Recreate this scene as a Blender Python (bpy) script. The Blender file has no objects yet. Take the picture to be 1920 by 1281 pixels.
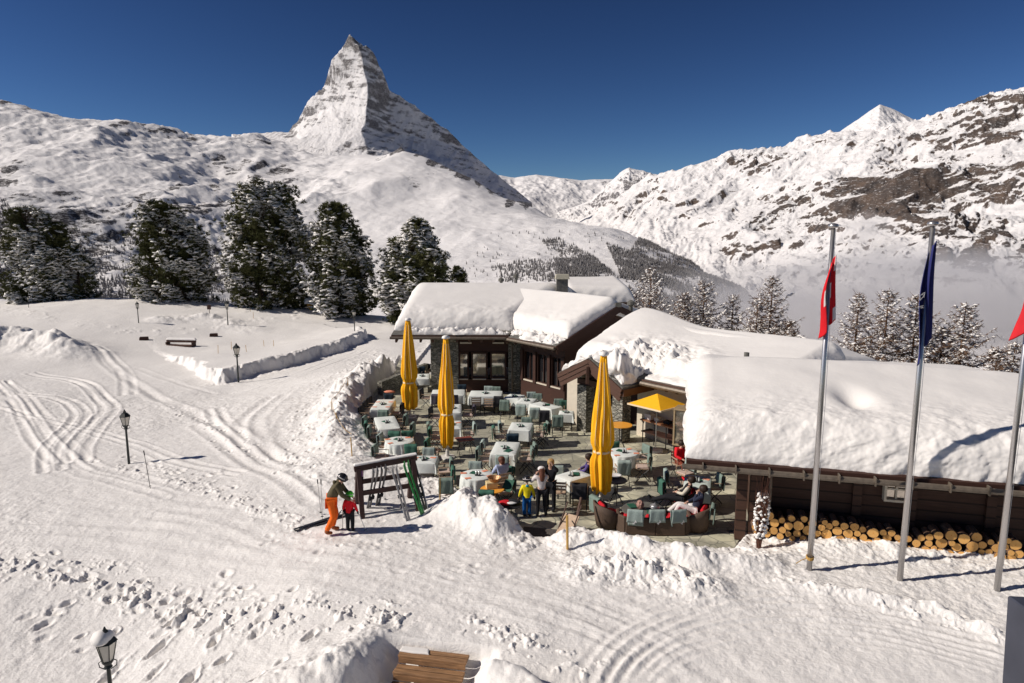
import bpy, bmesh, math, random
import numpy as np
from mathutils import Vector, Matrix, Euler
R = math.radians
sc = bpy.context.scene
# ---------------------------------------------------------------- camera, sky, sun, exposure
PITCH, FPX, HC = 8.8, 1280.0, 8.2
cd = bpy.data.cameras.new('camera'); cam = bpy.data.objects.new('camera', cd)
sc.collection.objects.link(cam); sc.camera = cam
cam.location = (0, 0, HC); cam.rotation_euler = (R(90 - PITCH), 0, 0)
cd.sensor_width = 36; cd.lens = 24.0; cd.clip_start = 0.1; cd.clip_end = 60000
SUN_EL, SUN_D = 35.0, Vector((-0.985, -0.15, 0)).normalized()
w = bpy.data.worlds.new('World'); sc.world = w; w.use_nodes = True
nt = w.node_tree; bg = nt.nodes['Background']
sky = nt.nodes.new('ShaderNodeTexSky'); sky.sky_type = 'NISHITA'; sky.sun_disc = False
sky.sun_elevation = R(SUN_EL); sky.sun_rotation = math.atan2(SUN_D.x, SUN_D.y)
sky.altitude = 2200; sky.air_density = 1.0; sky.dust_density = 0.0; sky.ozone_density = 8.0
gm = nt.nodes.new('ShaderNodeGamma'); gm.inputs[1].default_value = 1.8; tn = nt.nodes.new('ShaderNodeMix'); tn.data_type = 'RGBA'; tn.blend_type = 'MULTIPLY'; tn.inputs[0].default_value = 1; tn.inputs[7].default_value = (.70, .44, .295, 1)
nt.links.new(sky.outputs[0], gm.inputs[0]); nt.links.new(gm.outputs[0], tn.inputs[6]); nt.links.new(tn.outputs[2], bg.inputs[0]); bg.inputs[1].default_value = 0.05
sd = bpy.data.lights.new('sun', 'SUN'); sun = bpy.data.objects.new('sun', sd); sc.collection.objects.link(sun)
sv = Vector((SUN_D.x * math.cos(R(SUN_EL)), SUN_D.y * math.cos(R(SUN_EL)), math.sin(R(SUN_EL))))
sun.rotation_euler = sv.to_track_quat('Z', 'Y').to_euler(); sun.location = (-30, -10, 40)
sd.energy = 5.0; sd.angle = R(0.5); sd.color = (1.0, 0.92, 0.83)
sc.view_settings.view_transform = 'Standard'; sc.view_settings.look = 'None'
sc.view_settings.exposure = -0.15; sc.view_settings.gamma = 1
sc.cycles.max_bounces = 6; sc.cycles.volume_bounces = 3; sc.cycles.transparent_max_bounces = 12

SP, CP = math.sin(R(PITCH)), math.cos(R(PITCH))
def ray(px, py):
    u = (px - 960) / FPX; v = (640.5 - py) / FPX
    return (u, CP + v * SP, -SP + v * CP)
def atz(px, py, z=0.0):
    d = ray(px, py); t = (z - HC) / d[2]; return Vector((d[0] * t, d[1] * t, z))
def atY(px, py, Y):
    d = ray(px, py); t = Y / d[1]; return Vector((d[0] * t, Y, HC + d[2] * t))
# ---------------------------------------------------------------- helpers
def tag(o, label=None, cat=None, group=None, kind=None):
    if label: o['label'] = label
    if cat: o['category'] = cat
    if group: o['group'] = group
    if kind: o['kind'] = kind
    return o
def link(o, parent=None):
    sc.collection.objects.link(o)
    if parent is not None: o.parent = parent
    return o
def empty(name, loc=(0, 0, 0), rz=0.0, label=None, cat=None, group=None):
    o = bpy.data.objects.new(name, None); link(o); o.location = loc; o.rotation_euler = (0, 0, rz)
    o.empty_display_size = 0.2
    return tag(o, label, cat, group)
def copy_tree(o, parent=None):
    c = o.copy(); link(c, parent)
    for ch in o.children: copy_tree(ch, c)
    return c
def mesh_np(name, verts, faces, m=None, smooth=True, parent=None, mats=None, midx=None):
    """verts (n,3), faces (k,3|4) arrays"""
    me = bpy.data.meshes.new(name); v = np.asarray(verts, np.float32); f = np.asarray(faces, np.int32)
    me.vertices.add(len(v)); me.vertices.foreach_set('co', v.ravel())
    k = f.shape[1]; me.loops.add(f.size); me.loops.foreach_set('vertex_index', f.ravel())
    me.polygons.add(len(f)); me.polygons.foreach_set('loop_start', np.arange(0, f.size, k, dtype=np.int32))
    me.polygons.foreach_set('loop_total', np.full(len(f), k, np.int32))
    me.polygons.foreach_set('use_smooth', np.full(len(f), smooth))
    for mm in (mats or [m]): me.materials.append(mm)
    if midx is not None: me.polygons.foreach_set('material_index', np.asarray(midx, np.int32))
    me.update(calc_edges=True); me.validate()
    return link(bpy.data.objects.new(name, me), parent)
class MB:
    """collects simple solids, then links them as ONE mesh"""
    def __init__(s): s.v = []; s.f = []
    def add(s, vs, fs):
        b = len(s.v); s.v += [tuple(p) for p in vs]; s.f += [tuple(i + b for i in f) for f in fs]; return s
    def box(s, c, size, rot=None, taper=None):
        hx, hy, hz = size[0] / 2, size[1] / 2, size[2] / 2
        vs = [Vector((x * hx, y * hy, z * hz)) for z in (-1, 1) for y in (-1, 1) for x in (-1, 1)]
        if taper: vs = [Vector((v.x * (taper if v.z > 0 else 1), v.y * (taper if v.z > 0 else 1), v.z)) for v in vs]
        if rot is not None:
            m = rot if isinstance(rot, Matrix) else Euler(rot).to_matrix()
            vs = [m @ v for v in vs]
        c = Vector(c)
        return s.add([v + c for v in vs], [(0, 2, 3, 1), (4, 5, 7, 6), (0, 1, 5, 4), (2, 6, 7, 3), (0, 4, 6, 2), (1, 3, 7, 5)])
    def beam(s, a, b, wd, ht, up=(0, 0, 1)):
        a = Vector(a); b = Vector(b); d = (b - a); L = d.length; d.normalize(); up = Vector(up)
        x = d.cross(up)
        if x.length < 1e-4: x = d.cross(Vector((1, 0, 0)))
        x.normalize(); z = x.cross(d)
        vs = [p + x * (i * wd / 2) + z * (j * ht / 2) for p in (a, b) for j in (-1, 1) for i in (-1, 1)]
        return s.add(vs, [(0, 1, 3, 2), (4, 6, 7, 5), (0, 4, 5, 1), (2, 3, 7, 6), (0, 2, 6, 4), (1, 5, 7, 3)])
    def tube(s, pts, r, n=8, cap=True):
        pts = [Vector(p) for p in pts]; rs = r if isinstance(r, (list, tuple)) else [r] * len(pts)
        b = len(s.v); ref = None
        for i, p in enumerate(pts):
            d = (pts[min(i + 1, len(pts) - 1)] - pts[max(i - 1, 0)]).normalized()
            if ref is None: ref = d.orthogonal().normalized()
            ref = (ref - d * ref.dot(d)).normalized(); y = d.cross(ref)
            for k in range(n):
                a = 2 * math.pi * k / n
                s.v.append(tuple(p + (ref * math.cos(a) + y * math.sin(a)) * rs[i]))
        for i in range(len(pts) - 1):
            for k in range(n):
                k2 = (k + 1) % n; s.f.append((b + i * n + k, b + i * n + k2, b + (i + 1) * n + k2, b + (i + 1) * n + k))
        if cap:
            s.f.append(tuple(b + k for k in reversed(range(n)))); e = b + (len(pts) - 1) * n
            s.f.append(tuple(e + k for k in range(n)))
        return s
    def lathe(s, prof, n=16, c=(0, 0, 0), wob=None, sx=1, sy=1):
        b = len(s.v); c = Vector(c)
        for i, (r, z) in enumerate(prof):
            for k in range(n):
                a = 2 * math.pi * k / n; rr = r * (wob(a, z) if wob else 1)
                s.v.append((c.x + rr * math.cos(a) * sx, c.y + rr * math.sin(a) * sy, c.z + z))
        for i in range(len(prof) - 1):
            for k in range(n):
                k2 = (k + 1) % n; s.f.append((b + i * n + k, b + i * n + k2, b + (i + 1) * n + k2, b + (i + 1) * n + k))
        s.f.append(tuple(b + k for k in reversed(range(n)))); e = b + (len(prof) - 1) * n
        s.f.append(tuple(e + k for k in range(n)))
        return s
    def prism(s, poly, z0, z1):
        n = len(poly)
        vs = [(p[0], p[1], z0) for p in poly] + [(p[0], p[1], z1) for p in poly]
        return s.add(vs, [tuple(reversed(range(n))), tuple(range(n, 2 * n))] + [(i, (i + 1) % n, n + (i + 1) % n, n + i) for i in range(n)])
    def slab(s, poly3, off):
        """solid from a 3-D polygon and an offset vector"""
        n = len(poly3); off = Vector(off); P = [Vector(p) for p in poly3]
        return s.add(P + [p + off for p in P], [tuple(reversed(range(n))), tuple(range(n, 2 * n))] + [(i, (i + 1) % n, n + (i + 1) % n, n + i) for i in range(n)])
    def build(s, name, m, parent=None, smooth=False, bevel=0.0, loc=None, rot=None):
        me = bpy.data.meshes.new(name); me.from_pydata(s.v, [], s.f); me.materials.append(m)
        bm = bmesh.new(); bm.from_mesh(me); bmesh.ops.recalc_face_normals(bm, faces=bm.faces)
        if bevel > 0: bmesh.ops.bevel(bm, geom=[e for e in bm.edges if e.calc_face_angle(0) > 0.6], offset=bevel, segments=1, affect='EDGES')
        bm.to_mesh(me); bm.free()
        if smooth:
            me.polygons.foreach_set('use_smooth', [True] * len(me.polygons))
        me.update()
        o = link(bpy.data.objects.new(name, me), parent)
        if loc is not None: o.location = loc
        if rot is not None: o.rotation_euler = rot
        return o
# ---------------------------------------------------------------- numpy noise
_rs = np.random.RandomState(7); _T = _rs.rand(256, 256).astype(np.float32) * 2 - 1
def vnoise(x, y, seed=0):
    x = x + seed * 17.31; y = y + seed * 9.17
    xi = np.floor(x).astype(np.int64); yi = np.floor(y).astype(np.int64)
    fx = (x - xi); fy = (y - yi); fx = fx * fx * fx * (fx * (fx * 6 - 15) + 10); fy = fy * fy * fy * (fy * (fy * 6 - 15) + 10)
    x0 = xi & 255; x1 = (xi + 1) & 255; y0 = yi & 255; y1 = (yi + 1) & 255
    return (_T[x0, y0] * (1 - fx) + _T[x1, y0] * fx) * (1 - fy) + (_T[x0, y1] * (1 - fx) + _T[x1, y1] * fx) * fy
def fbm(x, y, oct=5, seed=0, gain=0.5, ridged=False):
    a = 1.0; s = 0; n = 0; c, d = 0.8, 0.6
    for i in range(oct):
        v = vnoise(x, y, seed + i * 3)
        if ridged: v = 1 - 2 * np.abs(v)
        s = s + a * v; n += a; a *= gain; x, y = (x * c - y * d) * 2.03, (x * d + y * c) * 2.03
    return s / n
def sstep(a, b, x):
    t = np.clip((x - a) / (b - a), 0, 1); return t * t * (3 - 2 * t)
class RBF:
    """smooth surface through scattered control points (distance kernel + plane)"""
    def __init__(s, pts, scale=1.0, smooth=0.0):
        P = np.array(pts, float); s.xy = P[:, :2] / scale; s.sc = scale; n = len(P)
        d = np.sqrt(((s.xy[:, None] - s.xy[None]) ** 2).sum(-1)); A = np.zeros((n + 3, n + 3))
        A[:n, :n] = d - np.eye(n) * smooth; A[:n, n] = 1; A[:n, n + 1:] = s.xy; A[n, :n] = 1; A[n + 1:, :n] = s.xy.T
        s.w = np.linalg.solve(A, np.r_[P[:, 2], 0, 0, 0])
    def __call__(s, x, y):
        x = x / s.sc; y = y / s.sc; n = len(s.xy); z = s.w[n] + s.w[n + 1] * x + s.w[n + 2] * y
        for i in range(n): z = z + s.w[i] * np.sqrt((x - s.xy[i, 0]) ** 2 + (y - s.xy[i, 1]) ** 2 + 1e-4)
        return z
def seg_dist(x, y, pts, closed=False):
    """distance to a polyline and the arc fraction of the nearest point"""
    pts = [tuple(p[:2]) for p in pts]
    if closed: pts = pts + [pts[0]]
    best = np.full(np.shape(x), 1e9); bt = np.zeros(np.shape(x)); n = len(pts) - 1
    for i in range(n):
        ax, ay = pts[i]; bx, by = pts[i + 1]; dx, dy = bx - ax, by - ay; L = dx * dx + dy * dy + 1e-9
        t = np.clip(((x - ax) * dx + (y - ay) * dy) / L, 0, 1)
        d = np.hypot(x - ax - t * dx, y - ay - t * dy); m = d < best
        best = np.where(m, d, best); bt = np.where(m, (i + t) / n, bt)
    return best, bt
def inside(x, y, poly):
    c = np.zeros(np.shape(x), bool); n = len(poly); j = n - 1
    for i in range(n):
        xi, yi = poly[i][:2]; xj, yj = poly[j][:2]
        c ^= ((yi > y) != (yj > y)) & (x < (xj - xi) * (y - yi) / (yj - yi + 1e-12) + xi); j = i
    return c
def sdist(x, y, poly):
    d, _ = seg_dist(x, y, poly, True); return np.where(inside(x, y, poly), -d, d)
def grid_faces(ny, nx):
    i = np.arange(ny * nx).reshape(ny, nx)
    return np.stack([i[:-1, :-1], i[:-1, 1:], i[1:, 1:], i[1:, :-1]], -1).reshape(-1, 4)
# ---------------------------------------------------------------- materials
class NT:
    def __init__(s, name):
        s.m = bpy.data.materials.new(name); s.m.use_nodes = True; s.t = s.m.node_tree
        s.b = s.t.nodes['Principled BSDF']; s.c = s.t.nodes.new('ShaderNodeTexCoord')
    def n(s, typ, **k):
        o = s.t.nodes.new(typ)
        for a, v in k.items():
            if a[0] == '_': o.inputs[a[1:].replace('_', ' ')].default_value = v
            else: setattr(o, a, v)
        return o
    def l(s, a, b): s.t.links.new(a, b)
    def noise(s, scale, detail=6, rough=0.55, vec=None, scl=None, dist=0.0):
        o = s.n('ShaderNodeTexNoise', _Scale=scale, _Detail=detail, _Roughness=rough, _Distortion=dist)
        v = vec or s.c.outputs['Object']
        if scl:
            mp = s.n('ShaderNodeMapping'); mp.inputs['Scale'].default_value = scl; s.l(v, mp.inputs[0]); v = mp.outputs[0]
        s.l(v, o.inputs['Vector']); return o.outputs['Fac']
    def ramp(s, fac, stops):
        o = s.n('ShaderNodeValToRGB'); e = o.color_ramp.elements
        while len(e) < len(stops): e.new(0.5)
        for q, (p, c) in zip(e, stops): q.position = p; q.color = (*c, 1) if len(c) == 3 else c
        s.l(fac, o.inputs[0]); return o.outputs[0]
    def mix(s, fac, a, b, mode='MIX'):
        o = s.n('ShaderNodeMix', data_type='RGBA', blend_type=mode)
        for sock, v in ((o.inputs[0], fac), (o.inputs[6], a), (o.inputs[7], b)):
            if isinstance(v, (int, float)): sock.default_value = v
            elif isinstance(v, tuple): sock.default_value = (*v, 1)
            else: s.l(v, sock)
        return o.outputs[2]
    def math(s, op, a, b=0.0, c=None):
        o = s.n('ShaderNodeMath', operation=op)
        for sock, v in zip(o.inputs, (a, b, c)):
            if v is None: continue
            if isinstance(v, (int, float)): sock.default_value = v
            else: s.l(v, sock)
        return o.outputs[0]
    def bump(s, h, strength=0.5, dist=0.02, prev=None):
        o = s.n('ShaderNodeBump', _Strength=strength, _Distance=dist); s.l(h, o.inputs['Height'])
        if prev: s.l(prev, o.inputs['Normal'])
        s.l(o.outputs[0], s.b.inputs['Normal']); return o.outputs[0]
    def col(s, c):
        if isinstance(c, tuple): s.b.inputs['Base Color'].default_value = (*c, 1)
        else: s.l(c, s.b.inputs['Base Color'])
    def set(s, rough=0.6, metal=0.0, spec=0.5):
        s.b.inputs['Roughness'].default_value = rough; s.b.inputs['Metallic'].default_value = metal
        s.b.inputs['Specular IOR Level'].default_value = spec; return s.m
def simple(name, c, rough=0.6, var=0.15, scale=12, bump=0.0, metal=0.0, spec=0.4, scl=None):
    a = NT(name); f = a.noise(scale, 5, scl=scl)
    a.col(a.ramp(f, [(0.3, tuple(x * (1 - var) for x in c)), (0.7, tuple(min(1, x * (1 + var)) for x in c))]))
    if bump: a.bump(f, bump, 0.02)
    return a.set(rough, metal, spec)
SNOWC = (0.85, 0.82, 0.785)
def snow_mat(name, b1=0.5, s1=6, b2=0.5, s2=40, d1=0.06, d2=0.015, c=SNOWC, streak=0):
    a = NT(name); f1 = a.noise(s1, 6, 0.6); f2 = a.noise(s2, 4, 0.6)
    p = a.bump(f1, b1, d1); p = a.bump(f2, b2, d2, p)
    if streak:
        for rz, sd_ in ((-.35, 3.0), (.5, 11.0)):
            mp = a.n('ShaderNodeMapping'); mp.inputs['Rotation'].default_value = (0, 0, rz); mp.inputs['Scale'].default_value = (.35, 7, 1); mp.inputs['Location'].default_value = (sd_, sd_, 0); a.l(a.c.outputs['Object'], mp.inputs[0]); no = a.n('ShaderNodeTexNoise', _Scale=1.6, _Detail=5, _Roughness=.6); a.l(mp.outputs[0], no.inputs['Vector']); p = a.bump(a.ramp(no.outputs['Fac'], [(.42, (0, 0, 0)), (.50, (1, 1, 1))]), .20, .015, p)

    a.col(a.ramp(f1, [(0.3, tuple(x * 0.97 for x in c)), (0.7, c)])); return a.set(0.7, 0, 0.25)
M = {}
M['snow'] = snow_mat('snow', streak=1)
M['snow_roof'] = snow_mat('roof snow', 0.12, 0.8, 0.25, 30, 0.3, 0.006)
# ================================================================ far mountains
def mountain_mat(name, rock=(0.11, 0.10, 0.10), warm=(0.20, 0.155, 0.11), t0=0.60, t1=0.78, nscale=0.004, amt=0.28, strata=(1, 1, 3.0), snowc=(0.80, 0.78, 0.775), bs=0.8, sw=1.0, off=0.0, nxw=0.0, dust=.50):
    """snow lies where the ground is flat enough, rock shows where it is steep; mesh attribute 'rock' adds bare rock"""
    a = NT(name); g = a.n('ShaderNodeNewGeometry'); sx = a.n('ShaderNodeSeparateXYZ'); a.l(g.outputs['Normal'], sx.inputs[0])
    pos = g.outputs['Position']
    n1 = a.noise(nscale, 9, 0.62, pos, strata, 0.6); n2 = a.noise(nscale * 7, 9, 0.78, pos, (1, 1, 2.2), 0.5)
    at = a.n('ShaderNodeAttribute', attribute_name='rock')
    v = a.math('ADD', a.math('MULTIPLY_ADD', sx.outputs[2], sw, off), a.math('MULTIPLY', a.math('SUBTRACT', n1, 0.5), amt * 2))
    if nxw: v = a.math('SUBTRACT', v, a.math('MULTIPLY', a.math('MAXIMUM', sx.outputs[0], 0.0), nxw))
    v = a.math('ADD', v, a.math('MULTIPLY', a.math('SUBTRACT', n2, 0.5), amt * 2.8))
    v = a.math('SUBTRACT', v, at.outputs['Fac'])
    cover = a.ramp(v, [(t0, (0, 0, 0)), (t1, (1, 1, 1))])
    n3 = a.noise(nscale * 2.5, 6, 0.6, pos)
    rk = a.ramp(n3, [(0.35, rock), (0.66, warm)]); rk = a.mix(n2, rk, tuple(x * 0.45 for x in rock)); n4 = a.noise(nscale * 9, 7, .75, pos, (1, 1, 3.2), .8); rk = a.mix(a.ramp(n4, [(dust, (0, 0, 0)), (dust + .10, (.85, .85, .85))]), rk, tuple(x * .8 for x in snowc))
    a.col(a.mix(cover, rk, snowc))
    p = a.bump(n2, bs, 9.0); return a.set(0.85, 0, 0.15)
SK = np.array
def rows(r0, r1, n): return np.geomspace(r0, r1, n)
def heightfield(name, fn, az0, az1, nx, rr, mat, label=None):
    """polar sheet around the view point: azimuth as tan, distance along the view"""
    u = np.linspace((az0 - 960) / FPX / CP, (az1 - 960) / FPX / CP, nx); U, Y = np.meshgrid(u, rr); X = U * Y
    Z, rk = fn(X, Y)
    o = mesh_np(name, np.stack([X, Y, Z], -1).reshape(-1, 3), grid_faces(*X.shape)[:, ::-1], mat)
    if rk is not None:
        at = o.data.attributes.new('rock', 'FLOAT', 'POINT'); at.data.foreach_set('value', rk.astype(np.float32).ravel())
    return tag(o, kind='structure')
def cps(L): return [tuple(atY(*p)) for p in L]
# ---- left slopes and the broad hill in the middle
ctl_left = [(-250, 170, 6500), (-100, 190, 6500), (0, 196, 6500), (40, 194, 6450), (75, 200, 6400), (110, 212, 6450), (160, 222, 6400), (230, 238, 6300), (290, 236, 6300), (330, 251, 6200), (362, 262, 6300), (430, 247, 7000), (480, 250, 7300), (545, 275, 7400), (700, 380, 8200), (900, 440, 9000),
 (470, 300, 6000), (400, 330, 5500), (500, 345, 5300), (600, 296, 6800), (560, 300, 6600), (640, 300, 6700),
 (-200, 330, 4300), (0, 240, 5500), (120, 240, 5600), (230, 265, 5500), (0, 290, 4500), (100, 290, 4800), (100, 340, 4000), (200, 290, 5000), (200, 370, 3800), (300, 300, 5200), (300, 380, 3900), (380, 330, 5100), (400, 420, 3800), (-200, 420, 3000), (0, 400, 3200), (0, 500, 2500), (100, 450, 3000), (200, 500, 2800), (300, 540, 2500), (400, 560, 2400), (60, 560, 2100),
 (690, 290, 6500), (640, 300, 6200), (745, 285, 5900), (800, 293, 5700), (600, 325, 5600), (560, 365, 4900), (600, 450, 3900), (650, 560, 2700), (700, 340, 5000), (700, 420, 4200), (700, 520, 3200), (780, 370, 4800), (820, 430, 3900), (850, 520, 2900), (900, 550, 2500),
 (880, 330, 5500), (940, 365, 5300), (900, 420, 4100), (1000, 392, 5000), (980, 470, 3500), (1080, 420, 4400), (1100, 480, 3300), (1180, 436, 4200), (1250, 464, 3900), (1300, 488, 3600), (1390, 535, 3100), (1420, 560, 2900), (1200, 520, 2700), (1090, 545, 2400), (1300, 560, 2500), (1500, 640, 2400)]
L3 = cps(ctl_left)
for px, py, D, dn in [(940, 365, 6200, 150), (1000, 392, 5900, 220), (1080, 420, 5300, 260), (1180, 436, 5100, 330), (1250, 464, 4800, 350), (1300, 488, 4400, 350), (1390, 535, 3900, 300), (1500, 600, 3300, 250), (880, 330, 6400, 80)]:
    p = atY(px, py, D); L3.append((p.x, p.y, p.z - dn))
for px, py, D, dn in [(0, 196, 7600, 500), (160, 222, 7500, 400), (330, 251, 7400, 400), (-250, 170, 7600, 500), (480, 250, 8600, 350), (1100, 400, 7500, 700), (1500, 500, 6500, 900)]:
    p = atY(px, py, D); L3.append((p.x, p.y, p.z - dn))
for x in (-1500, -600, 300, 1200): L3.append((x, 900, -560))
rbL = RBF(L3, 1000.0, 0.0)
LUMP = lambda X, Y, s, sd, r=False, o=7, g=0.5: fbm(X / s, Y / s, o, sd, g, r)
def patches(X, Y, Z, L):
    """bare-rock attribute: (px, py, D, radius m, amount) blobs with ragged edges"""
    r = np.zeros_like(X)
    wx = LUMP(X, Z, 150, 41) ; wy = LUMP(X, Z, 110, 47)
    for px, py, D, rad, am in L:
        p = atY(px, py, D); d = np.hypot(X - p.x + wx * rad * .9, (Z - p.z) * 1.15 + wy * rad * .9) / rad + (np.abs(Y - p.y) > 900 + rad) * 5
        r = np.maximum(r, am * (1 - sstep(0.55, 1.15, d)))
    return r
def band(X, Z, ang, l1, l2, sd, o=6):
    """noise drawn out along strata that dip at 'ang' degrees"""
    c, d = math.cos(R(ang)), math.sin(R(ang)); wv = LUMP(X, Z, l1 * 1.5, sd + 9, False, 3) * l2 * 1.5
    return fbm((X * c + Z * d) / l1, (-X * d + Z * c + wv) / l2, o, sd, .55)
def f_left(X, Y):
    Z = rbL(X, Y); far = sstep(1500, 3200, Y)
    mid = sstep(-.28, -.20, X / Y) * (1 - .6 * sstep(-.1, .05, X / Y) * sstep(4600, 5400, Y))
    rgh = sstep(-.15, .35, LUMP(X, Y, 1100, 15, False, 4)) * (1 - .8 * mid); far = far * (1 - .35 * mid)
    Z = Z + far * ((LUMP(X, Y, 900, 3, True) - .35) * (46 + 30 * (1 - mid)) + LUMP(X, Y, 330, 5) * (34 + 24 * (1 - mid))) + (LUMP(X, Y, 190, 9, True, 7, .6) - .3) * (5 + 15 * rgh) * far
    nb = band(X, Z, 25, 420, 60, 19); Z = Z + far * rgh * nb * 14
    for bx_, by_, bD, bh, br_ in ((752, 285, 5900, 75, 95), (700, 360, 4900, 45, 260), (860, 400, 4700, 35, 200), (120, 300, 4900, 60, 260), (330, 340, 4900, 60, 220), (200, 400, 3700, 50, 200)):
        q_ = atY(bx_, by_, bD); Z = Z + bh * np.exp(-np.hypot(X - q_.x, (Y - q_.y) * .6) / br_ * 1.4)
    # gullies running down the slope, cut where the mask says
    m = sstep(0.05, 0.5, LUMP(X, Y, 800, 21, False, 3)); Z = Z - m * far * np.abs(LUMP(X, Y, 220, 23, False, 5)) * 60 * (1 - .7 * mid)
    rk = patches(X, Y, Z, [(40, 203, 6450, 60, .3), (90, 212, 6420, 60, .3), (60, 225, 6200, 50, .2), (270, 240, 6250, 60, .26), (305, 246, 6250, 60, .28), (340, 258, 6200, 60, .26), (430, 247, 7000, 70, .3),
        (60, 330, 4300, 150, .22), (30, 310, 4300, 120, .2), (75, 380, 3600, 150, .2), (100, 420, 3300, 160, .16), (450, 318, 5750, 130, .24), (510, 322, 5650, 130, .26), (410, 308, 5800, 90, .2), (550, 330, 5500, 80, .2), (480, 265, 6900, 90, .2),
        (250, 400, 3700, 120, .22), (210, 455, 3100, 170, .14), (230, 500, 2900, 200, .12), (380, 395, 4000, 80, .3), (350, 355, 4500, 90, .24), (0, 420, 3000, 180, .3), (10, 480, 2500, 170, .2),
        (740, 278, 5920, 90, .5), (762, 276, 5900, 60, .5), (790, 288, 5800, 60, .4), (812, 300, 5650, 60, .4), (835, 310, 5600, 50, .4), (850, 318, 5500, 50, .35), (720, 300, 6000, 80, .2), (810, 330, 5400, 80, .22), (780, 335, 5200, 110, .16), (740, 330, 5400, 80, .12), (850, 345, 5200, 110, .14), (870, 328, 5500, 70, .4), (900, 342, 5450, 70, .4), (930, 360, 5350, 70, .35), (960, 378, 5200, 70, .35), (985, 388, 5050, 50, .35), (640, 280, 6700, 120, .2), (600, 285, 6700, 90, .12), (690, 350, 4900, 60, .05)])
    return Z, rk - 0.03 + far * (rgh * sstep(.15, .55, nb) * .07)
M['mount_left'] = mountain_mat('snowy hillside', t0=0.66, t1=0.72, amt=0.17, rock=(0.075, 0.07, 0.08), warm=(0.125, 0.11, 0.10), bs=.6)
heightfield('hillside', f_left, -1000, 1560, 900, np.r_[rows(700, 2200, 110)[:-1], rows(2200, 4500, 300)[:-1], rows(4500, 8700, 330)], M['mount_left'])
# ---- the pyramid peak: hand-laid triangles, then erosion noise
pk = {'S': (655, 64, 8000), 'S2': (672, 74, 8030), 'a1': (642, 90, 8040), 'a2': (622, 113, 8060), 'a3': (606, 162, 8110), 'a4': (572, 192, 8170), 'a5': (558, 228, 8250), 'a6': (540, 246, 8300), 'a7': (430, 252, 8300),
 'h1': (678, 98, 7930), 'h2': (684, 130, 7860), 'h3': (692, 165, 7750), 'h4': (688, 200, 7600), 'h5': (684, 228, 7450), 'h6': (678, 246, 7250), 'h7': (690, 282, 6950),
 'e1': (625, 200, 7900), 'e2': (600, 250, 7500), 'e3': (560, 262, 7600), 'e4': (640, 252, 7300), 'e5': (620, 285, 6900), 'e6': (480, 285, 7200),
 'r1': (702, 95, 8060), 'r2': (722, 142, 8120), 'r3': (730, 168, 8150), 'r4': (757, 182, 8230), 'r5': (800, 216, 8350), 'r6': (838, 242, 8450), 'r7': (875, 280, 8600), 'r8': (925, 322, 8750), 'r9': (1000, 380, 8900),
 'n1': (728, 205, 8060), 'n2': (738, 250, 7900), 'n3': (760, 280, 7720), 'n4': (810, 262, 8180), 'n5': (850, 300, 8080), 'n6': (900, 338, 8000), 'n7': (800, 305, 7500), 'n8': (960, 380, 7900), 'n9': (775, 225, 8160),
 'g1': (470, 330, 6750), 'g2': (600, 345, 6450), 'g3': (700, 345, 6400), 'g4': (800, 345, 7200), 'g5': (960, 430, 7450)}
pkv = {k: np.array(atY(*v)) for k, v in pk.items()}
def back(k, d, dn): v = pkv[k].copy(); v[1] += d; v[2] -= dn; return v
pkv['b0'] = back('S', 1500, 1700); pkv['b1'] = back('a5', 1300, 1300); pkv['b2'] = back('r5', 1300, 1300); pkv['b3'] = back('r9', 1200, 900); pkv['b4'] = back('a7', 1000, 900)
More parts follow.
